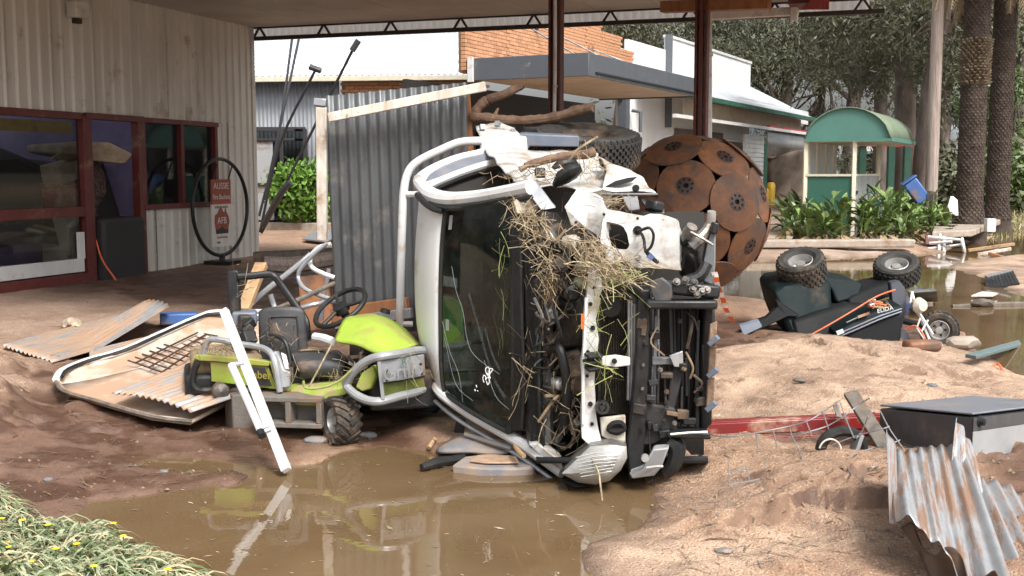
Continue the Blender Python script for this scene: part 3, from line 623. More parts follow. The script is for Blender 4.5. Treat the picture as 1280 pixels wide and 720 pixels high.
MB().prism([hc + UP * (y - .34) + a1 * x + b1 * .011 for x, y in ((-.17, .06), (-.06, .03), (0, .08), (.07, .02), (.17, .06), (.16, -.05), (-.15, -.05))], b1 * .003).build('flame_emblem', 'ink', sg)
text('Fundraising', hc + UP * -.44 + b1 * .012, a1, UP, .06, 'sign_red', sg); text('1300', hc + UP * -.52 + a1 * -.1 + b1 * .012, a1, UP, .05, 'ink', sg)
# canopy
cn = thing('forecourt_canopy', V(1, 14.5, .3), 'wide grey soffit forecourt canopy on brown steel posts', 'canopy')
E0 = WC + V(0, 0, 0); cw = 9.6
def cp(u, d, z): return E0 + b1 * u - a1 * d + UP * z   # u along the far edge, d towards the camera
k = 0
u = -1.5
while u < cw:
    e = min(u + .9, cw)
    MB().box(cp((u + e) / 2, 4.0, ZC + .03), (e - u - .008, 8.3, .03), (b1, a1, UP)).build('soffit_sheet', 'soffit', cn)
    u = e
MB().box(cp(4.3, 4.0, ZC + .3), (12.0, 8.4, .06), (b1, a1, UP)).build('roof_deck', 'galv', cn)
mb = MB(); zt, zl = ZC + .02, ZC - .16
mb.beam(cp(-.05, -.05, zl), cp(cw, -.05, zl), .06, .06); mb.beam(cp(-.05, -.05, zt), cp(cw, -.05, zt), .05, .05)
q = 0.
while q < cw: mb.beam(cp(q, -.05, zl), cp(q + .12, -.05, zt), .03, .03); mb.beam(cp(q + .24, -.05, zl), cp(q + .12, -.05, zt), .03, .03); q += 1.15
mb.build('edge_truss', 'steel_dark', cn)
corr(MB(), cp(-.1, -.25, ZC - .12), b1 * 9.5, UP * .3, -a1, .12, .02, 1).build('edge_sheet', 'fibreglass', cn)
pc = at(695, 100, 14.3); P2 = at(877, 90, 14.3)
for p, s_ in ((pc, .17), (P2, .19)):
    MB().box(V(p.x, p.y, 2.0), (.05, s_, 3.9), (b1, a1, UP)).box(V(p.x, p.y, 2.0) + b1 * .065, (.03, s_ * .98, 3.9), (b1, a1, UP)).box(V(p.x, p.y, 2.0) - b1 * .065, (.03, s_ * .98, 3.9), (b1, a1, UP)).build('post', 'brown_red', cn, bevel=.006)
MB().tube([at(694, -30, 14.05), at(694, 80, 14.05), at(693, 140, 14.05)], .022, 8).build('conduit', 'white_clean', cn)
MB().tube([at(694, 107, 14.04), at(694, 109, 14.04)], .032, 8).build('conduit_joint', 'gutter_white', cn)
MB().beam(at(884.5, -20, 14.5), at(884.5, 185, 14.5), .1, .1).build('downpipe', 'gutter_white', cn, bevel=.01)
MB().box(at(884.5, 68, 14.45), (.12, .12, .05)).build('pipe_clip', 'gutter_white', cn)
MB().beam(at(828, 9, 14.6), at(962, 4, 13.9), .16, .14).build('timber_beam', 'orange_timber', cn, bevel=.006)
MB().beam(at(888, 20, 15.0), at(998, 14, 14.6), .14, .1).box(at(993, 12, 14.5), (.09, .12, .28), (b1, a1, UP)).build('edge_gutter', 'gutter_white', cn, bevel=.008)
corr(MB(), at(996, 12, 14.9), at(1034, 12, 13.2) - at(996, 12, 14.9), UP * .42, b1, .12, .02, 1).build('end_fascia', 'red_fascia', cn, solid=.004)
MB().box(at(1008, 3, 14.4), (.4, .6, .1), (b1, a1, UP)).build('end_bracket', 'brown_red', cn)
# ------------------------------------------------------------------ street across: everything runs along a2
a2 = V(.452, .892, 0).normalized(); b2 = V(.892, -.452, 0).normalized()
C1 = V(1.49, 22, 0)
aw_ = thing('shop_awning', C1 + UP * .3, 'grey flat shop awning slung from the brick front by steel stays', 'awning')
Lp, La, z0, z1 = 2.69, 7.0, 3.5, 3.95
inn = C1 - b2 * Lp
MB().box(C1 - b2 * Lp / 2 + UP * (z0 + z1) / 2, (Lp, .05, z1 - z0), (b2, a2, UP)).box(C1 + a2 * (La / 2 + .03) + UP * (z0 + z1) / 2 - b2 * .03, (.05, La - .01, z1 - z0 - .004), (b2, a2, UP)).box(C1 + a2 * (La + .03) - b2 * (Lp / 2 + .03) + UP * (z0 + z1) / 2, (Lp - .06, .05, z1 - z0 - .01), (b2, a2, UP)).build('fascia', 'fascia_grey', aw_, bevel=.01)
MB().box(C1 + a2 * (La / 2 + .03) + UP * (z0 + .09) + b2 * .01, (.04, La - .6, .03), (b2, a2, UP)).build('fascia_bead', 'trim_dark', aw_)
q = 0.06
while q < La:
    MB().box(C1 - b2 * (Lp / 2 + .04) + a2 * (q + .22) + UP * (z0 + .05), (Lp - .1, .43, .02), (b2, a2, UP)).build('soffit_board', 'awning_soffit', aw_); q += .44
MB().box(C1 - b2 * (Lp / 2 + .04) + a2 * La / 2 + UP * (z1 - .06), (Lp - .08, La - .05, .03), (b2, a2, UP)).build('deck', 'galv', aw_)
MB().box(inn + UP * (z0 + z1) / 2 + b2 * .1 - a2 * .05, (.12, .06, .5), (b2, a2, UP)).build('end_trim', 'white_clean', aw_)
for q, (px, py) in enumerate(((640, 68), (728, 62), (778, 74))):
    pass
bk = thing('brick_shop', inn + a2 * 4.6 + UP * .3, 'orange brick shopfront with stepped parapet behind the grey awning', 'building')
def bf(t_, z, out=0.): return inn + a2 * t_ + b2 * out + UP * z
def topz(t_): return 5.75 if t_ < 7.2 else (5.25 if t_ < 8.6 else 4.95)
MB().box(bf(3.6, 4.7, -.12), (.18, 7.2, 2.05), (b2, a2, UP)).box(bf(7.9, 4.45, -.12), (.178, 1.4, 1.55), (b2, a2, UP)).box(bf(9.0, 4.3, -.12), (.176, .8, 1.25), (b2, a2, UP)).build('backing_wall', 'mortar', bk)
bm_ = MB().box((0, 0, 0), (.1, .222, .068)).build('brick', 'brick', bk, bevel=0); bme = bm_.data; bpy.data.objects.remove(bm_)
cells = []; halves = []
z = 3.72; row = 0
while z < 5.75:
    t_ = -.1 - (.115 if row % 2 else 0)
    while t_ < 9.35:
        if t_ < -.15: t_ += .233; halves.append((.0155, z + .034)); continue
        if z < topz(t_ + .1): cells.append((t_ + .115, z + .034))
        t_ += .233
    z += .079; row += 1
cells.sort(key=lambda c: c[0] if 3.85 < c[1] < 5.3 else 99)
stuffb = MB()
for t_, z in halves: stuffb.box(bf(t_ - .06, z, -.05), (.1, .1, .068), (b2, a2, UP))
for i, (t_, z) in enumerate(cells):
    pr = .012 if (topz(t_) - z < .16 or abs(t_ - 1.9) < .12 or abs(t_ - 6.2) < .12 or t_ < .25) else 0.
    p = bf(t_, z, -.06 + pr + rnd(-.003, .003))
    if i < 290: shared(bme, 'brick', mtx(p, b2, a2, UP), bk)
    else: stuffb.box(p, (.1, .222, .068), (b2, a2, UP))
stuffb.build('brick_course', 'brick', bk, kind='stuff', smooth=0)
MB().box(bf(4.5, 1.8, -1.2), (.1, 10.0, 3.5), (b2, a2, UP)).build('shop_front', 'shop_dark', bk)
for q in range(4): MB().box(bf(1.3 + q * 2.1, 1.55, -1.12), (.04, 1.9, 2.1), (b2, a2, UP)).build('shop_window', 'dark_glass', bk)
MB().box(bf(9.05, 2.0, -.1), (.25, .3, 3.6), (b2, a2, UP)).build('end_pier', 'fascia_grey', bk)
MB().tube([bf(9.3, 3.35, .05), bf(9.3, 3.3, .3), bf(9.3, 2.75, .3)], .05, 8).build('downpipe', 'fascia_grey', bk)
for tq, zq, uq in ((.9, 5.15, 2.0), (3.2, 5.0, 4.3), (6.4, 4.75, 7.0)):
    MB().lathe([(0, .06), (.09, .05), (.14, 0)], bf(tq, zq, .03), b2, 10).build('stay_anchor', 'rust', bk)
    MB().tube([bf(tq, zq, .06), bf(tq + .8, z1 + .02, 1.9)], .018, 6).build('stay_rod', 'galv_dark', bk)
# low zinc roofed building behind, left
zb_ = thing('zinc_roofed_store', V(-4, 28.5, .3), 'grey corrugated store with bright zinc roof and dark framed window', 'building')
ZL = at(318, 95, 27.5); e_l = V(-9.5, ZL.y + 2, ZL.z); sdv = V(.97, -.12, 0).normalized(); bdv = V(.12, .97, 0).normalized()
e_l = at(318, 97, 27.5) - sdv * 3.5; 
q = 0
while q < 9.0:
    corr(MB(), e_l + sdv * q - bdv * .35, sdv * .79, bdv * 7.5 + UP * 2.6, UP, .076 * 2, .018, 1, sub=6).build('roof_sheet', 'roof_zinc', zb_, solid=.003); q += .76
MB().beam(e_l - bdv * .4 - UP * .08, e_l + sdv * 8.9 - bdv * .4 - UP * .08, .1, .12).build('gutter', 'cream', zb_, bevel=.01)
for q in range(7):
    corr(MB(), e_l + sdv * q * .8 - UP * (e_l.z - .2), sdv * .81, UP * (e_l.z - .25), -bdv, .1, .014, 1, sub=6).build('wall_sheet', 'wall_grey', zb_, solid=.003)
mb = MB()
q = 0
bw0 = e_l + sdv * 5.65
MB().box(bw0 + sdv * 1.7 + UP * (2.0 - e_l.z) + bdv * .15, (3.4, .16, 3.8), (sdv, bdv, UP)).build('brick_backing', 'mortar', zb_)
for rw in range(16):
    for cl in range(15):
        shared(bme, 'brick', mtx(bw0 + sdv * (cl * .233 + (.115 if rw % 2 else 0) + .1) + bdv * .03 - UP * (.18 + rw * .079), -bdv, sdv, UP), zb_) if rw < 9 else mb.box(bw0 + sdv * (cl * .233 + (.115 if rw % 2 else 0) + .1) + bdv * .03 - UP * (.18 + rw * .079), (.222, .1, .068), (sdv, bdv, UP))
mb.build('brick_course', 'brick', zb_, kind='stuff', smooth=0)
wl = at(320, 162, 27.3); wr = at(384, 160, 27.2); zb0 = at(350, 285, 27.2).z
xs = (wl.x - .2, (wl.x + wr.x) / 2 + .05, wr.x); yb_ = 27.05
mb = MB()
for x in xs: mb.box(V(x, yb_ - (x - wl.x) * .12, (wl.z + zb0) / 2), (.09, .1, wl.z - zb0))
for z in (wl.z, zb0, (wl.z * .45 + zb0 * .55), wl.z - .25): mb.box(V((xs[0] + xs[2]) / 2, yb_ - .07, z), (xs[2] - xs[0], .1, .1 if z in (wl.z, zb0) else .05))
wd = mb.build('window', 'trim_dark', zb_, bevel=.006)
MB().grid([[V(x, yb_ - .0 - (x - wl.x) * .12, z) for x in (xs[0], xs[2])] for z in (zb0, wl.z)]).build('pane', 'dark_glass', wd)
MB().box(V((xs[0] + xs[1]) / 2, yb_ - .04, (wl.z + zb0) / 2 - .05), (xs[1] - xs[0] - .3, .03, wl.z - zb0 - .5)).build('blind', 'panel_grey', wd)
kb = MB().box(at(380, 285, 26), (3.2, .25, .25), (V(.98, -.18, 0).normalized(), V(.18, .98, 0).normalized(), UP)).build('garden_kerb', 'concrete', bevel=.02); tag(kb, 'pale concrete kerb at the foot of the green bush', 'kerb')
# ------------------------------------------------------------------ white false-front house
wh = thing('white_house', V(6.5, 34, .3), 'white false fronted house with green gutter verandah and iron roof', 'building')
W0 = bf(9.2, 0, -.1)
def wf_(t_, z, out=0.): return W0 + a2 * t_ + b2 * out + UP * z
def zat(px, py, t_, out=0.):
    p = wf_(t_, 0, out); return at(px, py, p.y).z
def tat(px, out=0.):
    s = (px - 640) / F; p = wf_(0, 0, out); return (s * p.y - p.x) / (a2.x - s * a2.y)
# low wall, tall false front
t1 = tat(829); t2 = tat(931)
MB().box(wf_(t1 / 2, zat(800, 63, t1 / 2) / 2 + .2, 0), (.12, t1, zat(800, 63, t1 / 2) - .1), (b2, a2, UP)).build('side_wall', 'white_wall', wh)
zt = zat(832, 46, t1)
MB().box(wf_((t1 + t2) / 2, (zt + 2.8) / 2, .02), (.14, t2 - t1, zt - 2.8), (b2, a2, UP)).build('false_front', 'white_wall', wh)
MB().box(wf_((t1 + t2) / 2, zt + .02, .03), (.2, t2 - t1 + .1, .08), (b2, a2, UP)).build('front_cap', 'white_clean', wh)
MB().beam(wf_(t1 - .05, 3.0, .12), wf_(t1 - .05, zt + .05, .12), .2, .2).build('front_post', 'fascia_grey', wh)
# verandah roof from the false front foot down to the green gutter
tv0 = tat(860, 1.2); out_v = 1.3
zg = zat(940, 135, tat(940, out_v), out_v)
ta, tb = .3, tat(1012, out_v)
n_ = 9
for i in range(n_):
    q0 = ta + (tb - ta) * i / n_; q1 = ta + (tb - ta) * (i + 1) / n_
    corr(MB(), wf_(q0, zg + .05, out_v), a2 * (q1 - q0 + .02), b2 * -3.4 + UP * 1.75, UP, .15, .02, 1, sub=6).build('roof_sheet', 'roof_zinc', wh, solid=.003)
MB().box(wf_((ta + tb) / 2, zg - .02, out_v + .05), (.16, tb - ta + .2, .15), (b2, a2, UP)).build('gutter', 'green_trim', wh, bevel=.015)
zf1 = zat(900, 152, tat(900, out_v), out_v)
MB().box(wf_((ta + tb) / 2 + .2, zf1, out_v - .1), (.12, tb - ta - .3, .1), (b2, a2, UP)).build('verandah_rail', 'white_clean', wh)
tvb = tat(852, out_v - .5); MB().box(wf_((tvb + tb) / 2, (zg + zf1) / 2, out_v - .5), (.05, tb - tvb, .55), (b2, a2, UP)).build('verandah_board', 'awning_soffit', wh)
# porch back wall with windows, weatherboard pier, carport
tp = tat(928, out_v - .4); tq = tat(951, out_v - .4)
tpw = tat(841, .1); MB().box(wf_((tpw + tp) / 2, 1.6, .1), (.1, tp - tpw, 2.8), (b2, a2, UP)).build('porch_wall', 'grey_timber', wh)
for q in range(3):
    MB().box(wf_(tat(858 + 27 * q, .2), 1.75, .2), (.06, .9, 1.3), (b2, a2, UP)).build('window', 'brown_red', wh, bevel=.01); MB().box(wf_(tat(858 + 27 * q, .2), 1.75, .22), (.04, .74, 1.1), (b2, a2, UP)).build('pane', 'dark_glass', wh)
for q in range(16):
    zz = .55 + q * .155; MB().box(wf_((tp + tq) / 2, zz, out_v - .4 + .012 * 0), (.1, tq - tp, .15), ((b2 + UP * .12).normalized(), a2, (UP - b2 * .12).normalized())).build('weatherboard', 'white_clean', wh)
MB().beam(wf_(tq + .05, .2, out_v - .3), wf_(tq + .05, 2.7, out_v - .3), .13, .13).build('post', 'green_trim', wh, bevel=.01)
tc = tat(1008, out_v - .3)
ztop = zat(975, 163, (tq + tc) / 2, out_v); zbt = zat(975, 185, (tq + tc) / 2, out_v)
corr(MB(), wf_(tq + .1, zbt, out_v - .25), a2 * (tc - tq), UP * (ztop - zbt), b2, .1, .012, 1, sub=6).build('carport_fascia', 'roof_zinc', wh, solid=.003)
MB().box(wf_((tq + tc) / 2, ztop + .03, out_v - .2), (.14, tc - tq + .1, .06), (b2, a2, UP)).build('red_trim', 'red_fascia', wh)
MB().box(wf_((tq + tc) / 2, 1.5, -1.6), (.1, tc - tq + 1.0, 2.8), (b2, a2, UP)).box(wf_(tc + .5, 1.5, -.2), (2.6, .1, 2.8), (b2, a2, UP)).build('carport_wall', 'grey_timber', wh)
MB().box(wf_((tp + tc) / 2 + .2, zg + .12, out_v - .55), (.06, tc - tp + 1.2, .55), (b2, a2, UP)).build('eave_board', 'white_clean', wh)
MB().box(wf_((ta + tc) / 2, .28, .4), (2.0, tc - ta, .12), (b2, a2, UP)).build('verandah_floor', 'grey_timber', wh)
tr = thing('tarpaulin', wf_((tq + tc) / 2 + .3, .4, .6), 'mud stained beige tarpaulin hanging in the carport', 'tarpaulin')
rows = [[wf_(tc + .28 + .1 * math.sin(i * 1.3 + j * .7), .35 + (zbt - .3) * j / 7 - (.5 * (i / 10) ** 2 if j == 7 else 0), 1.2 - 2.0 * i / 10) for i in range(11)] for j in range(8)]
MB().grid(rows).build('sheet', 'tarp', tr, solid=.01)
ch = thing('garden_chair', wf_(tq + .8, .4, .6), 'upturned dark chair against the tarpaulin in the carport', 'chair')
cb = wf_(tq + .8, 1.0, .6)
MB().box(cb + UP * .1, (.5, .5, .08), ((b2 + UP * .6).normalized(), a2, (UP - b2 * .6).normalized())).build('seat', 'black_plastic', ch, bevel=.02)
MB().box(cb + UP * .45 - a2 * .1, (.08, .45, .6), ((b2 + UP * .3).normalized(), a2, (UP - b2 * .3).normalized())).build('backrest', 'black_plastic', ch, bevel=.02)
for i in (-1, 1):
    for j in (-1, 1): MB().tube([cb + a2 * .2 * i + b2 * .2 * j, cb + a2 * .26 * i + b2 * .26 * j - UP * .6], .02, 6).build('leg', 'black_metal', ch)
for i, dx in enumerate((.45, 1.35)):
    ycan = thing('jerry_can', wf_(tq + dx, .4, .9), ('yellow plastic drum on the carport floor beside the weatherboard pier', 'tall yellow plastic drum on the carport floor before the tarpaulin')[i], 'drum')
    MB().lathe([(0, 0), (.16, 0), (.17, .3), (.17, .6 + .2 * i), (.12, .7 + .2 * i), (0, .72 + .2 * i)], wf_(tq + dx, .35, .9), UP, 14).build('shell', 'yellow', ycan); MB().lathe([(0, 0), (.05, 0), (.05, .06), (0, .06)], wf_(tq + dx, 1.07 + .2 * i, .9), UP, 10).build('cap', 'black_plastic', ycan)
# ------------------------------------------------------------------ green kiosk
TR = V(8.22, 24.5, 0); Wk, Dk = 1.85, 3.9; zsp, zap = 2.38, 3.05
ks = thing('green_kiosk', V(7.2, 26, .3), 'small green kiosk with domed green canopy and cream posts', 'kiosk')
def kp(w_, d, z): return TR - b2 * w_ + a2 * d + UP * z
arc = [(w_, zsp + (zap - zsp) * (1 - ((w_ / Wk - .5) * 2) ** 2) ** .6 if 0 < w_ < Wk else zsp) for w_ in [Wk * i / 16 for i in range(17)]]
MB().prism([kp(w_, 0, z) for w_, z in arc] + [kp(Wk, 0, zsp - .02)], a2 * .04).build('canopy_end', 'canopy_green', ks)
MB().grid([[kp(w_, d, z + .012) for w_, z in arc] for d in (-.06, 1.0, 2, 3, Dk)]).build('canopy_roof', 'canopy_mossy', ks, solid=.02)
MB().box(kp(Wk / 2, Dk / 2, zsp - .04), (Wk - .05, Dk - .05, .05), (b2, a2, UP)).build('canopy_soffit', 'cream', ks)
MB().box(kp(0, Dk / 2, zsp - .02), (.05, Dk, .09), (b2, a2, UP)).box(kp(Wk / 2, -.03, zsp - .03), (Wk, .04, .05), (b2, a2, UP)).build('canopy_edge', 'canopy_green', ks)
w0, w1 = .777, 1.84; zsill = 1.55
MB().box(kp((w0 + w1) / 2, .1, (zsill + .1) / 2), (w1 - w0, .06, zsill - .1), (b2, a2, UP)).build('front_panel', 'kiosk_green', ks)
MB().box(kp(w0, 1.75, (zsill + .1) / 2), (.06, 3.2, zsill - .1), (b2, a2, UP)).build('side_panel', 'panel_grey', ks)
for w_, d in ((w0, .08), (w1, .08), (w0, 3.4), (w1, 3.4)): MB().beam(kp(w_, d, .1), kp(w_, d, zsp), .09, .09).build('post', 'cream', ks, bevel=.008)
MB().box(kp((w0 + w1) / 2, .08, zsill + .03), (w1 - w0, .09, .05), (b2, a2, UP)).box(kp(w0, 1.75, zsill + .03), (.09, 3.2, .05), (b2, a2, UP)).build('sill', 'cream', ks)
for i in range(3): MB().box(kp(w1, .7 + i * 1.0, 1.95), (.03, .8, .8), (b2, a2, UP)).build('back_panel', 'white_clean', ks)
for i in range(4): MB().box(kp(w1 - .02, .25 + i * 1.0, 1.95), (.06, .07, .82), (b2, a2, UP)).build('back_stud', 'cream', ks)
MB().box(kp((w0 + w1) / 2, 3.42, .8), (w1 - w0, .05, 1.5), (b2, a2, UP)).build('rear_panel', 'shop_dark', ks)
MB().box(kp(.4, 1.6, .95), (.6, 1.5, .06), (b2, a2, UP)).build('counter_top', 'canopy_green', ks); MB().box(kp(.4, 1.6, .5), (.5, 1.3, .85), (b2, a2, UP)).build('counter', 'white_clean', ks)
# dark shelter with a red roof edge behind the kiosk
shl = thing('red_roofed_shelter', V(10, 32, .3), 'open shelter with red roof edge and dark green posts behind kiosk', 'shelter')
s0 = at(1075, 176, 31); s1 = at(1140, 183, 33)
MB().beam(at(1066, 180, 31), at(1141, 182, 31.5), .14, .1).build('roof_edge', 'red_fascia', shl)
MB().grid([[at(1066, 179, 31), at(1141, 181, 31.5)], [at(1070, 172, 35), at(1138, 174, 35)]]).build('roof', 'roof_zinc', shl, solid=.03)
for px in (1078, 1114, 1134): p = at(px, 185, 31.2); MB().beam(V(p.x, p.y, .2), V(p.x, p.y, p.z + .05), .18, .18).build('post', 'green_trim', shl, bevel=.01)
# blue wheelie bin fallen over
bn = thing('blue_bin', gpx(1148, 262), 'blue plastic bin tipped over behind the leafy garden bed', 'bin')
bc = at(1146, 240, 25.5); bx_, by_, bz_ = frame(V(-.55, .1, .75))
MB().prism([bc + bx_ * x * .16 + by_ * y * .16 - bz_ * .25 for x, y in ((-1, -1), (1, -1), (1, 1), (-1, 1))], bz_ * .55).build('tub', 'blue', bn, bevel=.03)
MB().box(bc + bz_ * .33, (.38, .38, .04), (bx_, by_, bz_)).build('lid', 'blue', bn, bevel=.015)
for i in (-1, 1): MB().lathe([(0, -.03), (.12, -.03), (.12, .03), (0, .03)], bc - bz_ * .25 + bx_ * .14 * i + by_ * .18, bx_, 14).build('wheel', 'rubber', bn)
# ------------------------------------------------------------------ power pole, palms, trees
def trunkmesh(mb, pts, rad, seg=14, rough=.06):
    P = catmull(pts, 6); n = len(P); k = len(rad) - 1
    rr = [np.interp(i / (n - 1) * k, range(k + 1), rad) * (1 + rnd(-rough, rough)) for i in range(n)]
    return mb.tube(P, rr, seg)
pp = thing('power_pole', gpx(1163, 262), 'weathered pale timber power pole standing before the gum trees', 'pole')
b0 = at(1163, 262, 27); b0.z = gz(b0.x, b0.y) - .2
MB().tube([V(b0.x, b0.y, b0.z), V(b0.x, b0.y, 4), V(b0.x - .02, b0.y, 9.5)], [.15, .14, .12], 14, sm=4).build('shaft', 'pole_wood', pp)
MB().beam(V(b0.x - 1.1, b0.y - .1, 9.0), V(b0.x + 1.1, b0.y - .1, 9.0), .1, .1).build('crossarm', 'grey_timber', pp)
for q in (-.9, -.3, .3, .9): MB().lathe([(0, 0), (.04, 0), (.06, .05), (.04, .09), (.05, .14), (0, .16)], V(b0.x + q, b0.y - .1, 9.05), UP, 8).build('insulator', 'gutter_white', pp)
def cards(n, pts, size, wid, droop=.0, nrm=None):
    """n leaf-shaped quads at pts (n,3)"""
    d = np.random.normal(size=(n, 3)); d[:, 2] -= droop; d /= np.linalg.norm(d, axis=1)[:, None]
    r2 = np.random.normal(size=(n, 3)); s = np.cross(d, r2); s /= np.linalg.norm(s, axis=1)[:, None] + 1e-9
    L_ = (size * np.random.uniform(.6, 1.3, n))[:, None]; w_ = (wid * np.random.uniform(.6, 1.3, n))[:, None]
    a = pts; b_ = pts + d * L_ * .5 + s * w_; c = pts + d * L_; e = pts + d * L_ * .5 - s * w_
    v = np.stack([a, b_, c, e], 1).reshape(-1, 3); f = np.arange(4 * n).reshape(-1, 4)
    return v, f
def rawmesh(name, v, f, mats, parent=None, kind=None, mi=None):
    me = bpy.data.meshes.new(name); me.vertices.add(len(v)); me.vertices.foreach_set('co', np.asarray(v, np.float32).ravel())
    me.loops.add(f.size); me.loops.foreach_set('vertex_index', f.ravel().astype(np.int32)); me.polygons.add(len(f)); me.polygons.foreach_set('loop_start', np.arange(len(f), dtype=np.int32) * f.shape[1]); me.update(calc_edges=True)
    for q in mats: me.materials.append(MATS[q])
    if mi is not None: me.polygons.foreach_set('material_index', mi.astype(np.int32))
    o = bpy.data.objects.new(name, me); COL.objects.link(o)
    if parent: attach(o, parent)
    if kind: o['kind'] = kind
    return o
def tree(base, h, lean, r0, crown_c, crown_r, nclump, nleaf, lsize, mat, label, bark='bark_gum', droop=.5, name='gum_tree', clump=.5, branches=14, grp=None):
    t_ = thing(name, base, label, 'tree', grp)
    top = base + V(lean[0], lean[1], h)
    mb = MB(); pts = [base - UP * .3, base + V(lean[0] * .15, lean[1] * .2, h * .35), base + V(lean[0] * .6, lean[1] * .6, h * .7), top]
    trunkmesh(mb, pts, [r0 * 1.25, r0, r0 * .7, r0 * .35])
    mb.build('trunk', bark, t_)
    cen = []
    for i in range(nclump):
        while True:
            q = rvec()
            if .2 < q.length < 1: break
        cen.append(Vector(crown_c) + V(q.x * crown_r[0], q.y * crown_r[1], q.z * crown_r[2]))
    P = catmull(pts, 6)
    bb = MB()
    for i in range(branches):
        s_ = P[int(rnd(.4, .98) * (len(P) - 1))]; e = random.choice(cen); mid = (s_ + e) / 2 + rvec(.5) + UP * .3
        bb.tube([s_, mid, e], [r0 * .35, r0 * .2, r0 * .06], 6, sm=4)
    for e in cen:
        s_ = min(cen, key=lambda c: (c - e).length if c is not e else 99); bb.tube([e, (e + s_) / 2 + rvec(.2), s_], [r0 * .07, r0 * .08, r0 * .07], 4, sm=2)
    bb.build('limbs', bark, t_)
    pts = []
    for c in cen:
        n = int(nleaf / nclump * rnd(.5, 1.5)); g = np.random.normal(size=(n, 3)) * np.array([clump, clump, clump * .75]) * rnd(.7, 1.3)
        pts.append(np.array(c) + g)
    pts = np.concatenate(pts); v, f = cards(len(pts), pts, lsize, lsize * .11, droop)
    rawmesh('crown', v, f, [mat], t_)
    return t_
def bx3(px, Y): p = at(px, 250, Y); return V(p.x, Y, gz(p.x, Y))
GRP = 'gum trees behind the street'
def cc_(px, py, Y): return at(px, py, Y)
tree(bx3(1132, 36), 12, (-1.2, 0), .3, cc_(1090, 30, 36), (2.6, 2.2, 2.2), 20, 12350, 0.25, 'leaf_gum', 'tall forked gum with smooth grey trunk between kiosk and pole', grp=GRP)
t2_ = tree(bx3(1100, 39), 12, (-.6, .3), .22, cc_(1100, 60, 39), (1.5, 2, 2.2), 12, 5700, 0.23, 'leaf_gum', 'thinner pale gum behind the top of the green kiosk canopy', grp=GRP)
tree(bx3(1150, 33), 10, (1.1, 0), .27, cc_(1185, 10, 33), (2.0, 1.5, 1.6), 12, 6080, 0.23, 'leaf_gum', 'stout leaning gum trunk directly behind the power pole', grp=GRP)
tree(bx3(975, 58), 9, (.5, 0), .35, cc_(955, 45, 58), (3.95, 2.5, 3.43), 30, 26600, 0.27, 'leaf_dark', 'dense dark gum above the white house roof', droop=1.0, clump=0.82, grp=GRP)
tree(bx3(860, 62), 9, (.5, 0), .35, cc_(850, 45, 62), (5.21, 2.5, 3.47), 34, 28500, 0.28, 'leaf_dark', 'dark casuarina behind the white parapet', droop=1.2, clump=0.81, name='casuarina_tree')
tree(bx3(1060, 60), 10, (.6, .3), .4, cc_(1050, 22, 58), (4.50, 2.6, 2.75), 24, 18050, 0.27, 'leaf_gum', 'open crowned gum with bare dark limbs left of the forked gum', droop=.8, branches=22, grp=GRP)
tree(bx3(770, 56), 8, (.5, 0), .3, cc_(775, 40, 56), (2.68, 2.2, 1.95), 14, 11400, 0.27, 'leaf_gum', 'olive gum showing over the stepped brick parapet', droop=1.0, grp=GRP)
tree(bx3(1175, 52), 11, (.3, 0), .3, cc_(1165, 70, 52), (2.2, 2.5, 3.4), 26, 17100, 0.28, 'leaf_dark', 'dark leafy gum filling the gap between pole and palm', droop=1.0, grp=GRP)
tree(bx3(1268, 42), 9, (.2, 0), .22, cc_(1268, 150, 42), (1.6, 2, 3.6), 24, 18050, 0.25, 'leaf_light', 'bright green young tree at the picture edge behind the palms', droop=.8, name='young_tree')
tree(bx3(1330, 45), 9, (.2, 0), .25, cc_(1330, 110, 45), (2.5, 2, 3.6), 20, 11400, 0.25, 'leaf_light', 'green bushy tree beyond the second palm', droop=.8, name='young_tree')
tree(bx3(1225, 58), 11, (.3, 0), .3, cc_(1225, 60, 58), (2.6, 2.5, 3.2), 22, 13300, 0.31, 'leaf_gum', 'olive gum far behind the two palms', droop=1.0, grp=GRP)
tree(bx3(1020, 60), 8, (.3, 0), .25, cc_(1010, 175, 60), (3.6, 2.5, 1.5), 22, 11200, 0.22, 'leaf_dark', 'low dark gum far behind the iron roof of the white house', droop=.8, branches=16, grp=GRP)
tree(bx3(1130, 62), 8, (.3, 0), .25, cc_(1130, 190, 62), (3.4, 2.5, 1.6), 20, 9600, 0.22, 'leaf_gum', 'low olive gum far behind the kiosk canopy', droop=.8, branches=16, grp=GRP)
# distant wood that closes the view
pts = []
for i in range(140):
    x = rnd(-35, 60); y = rnd(75, 95); c = np.array([x, y, rnd(.3, 3.2) + .6 * math.sin(x * .3)]); pts.append(c + np.random.normal(size=(150, 3)) * np.array([1.6, 1.0, 1.2]))
pts = np.concatenate(pts); v, f = cards(len(pts), pts, .8, .16, .6); rawmesh('distant_wood', v, f, ['leaf_dark'], kind='stuff')
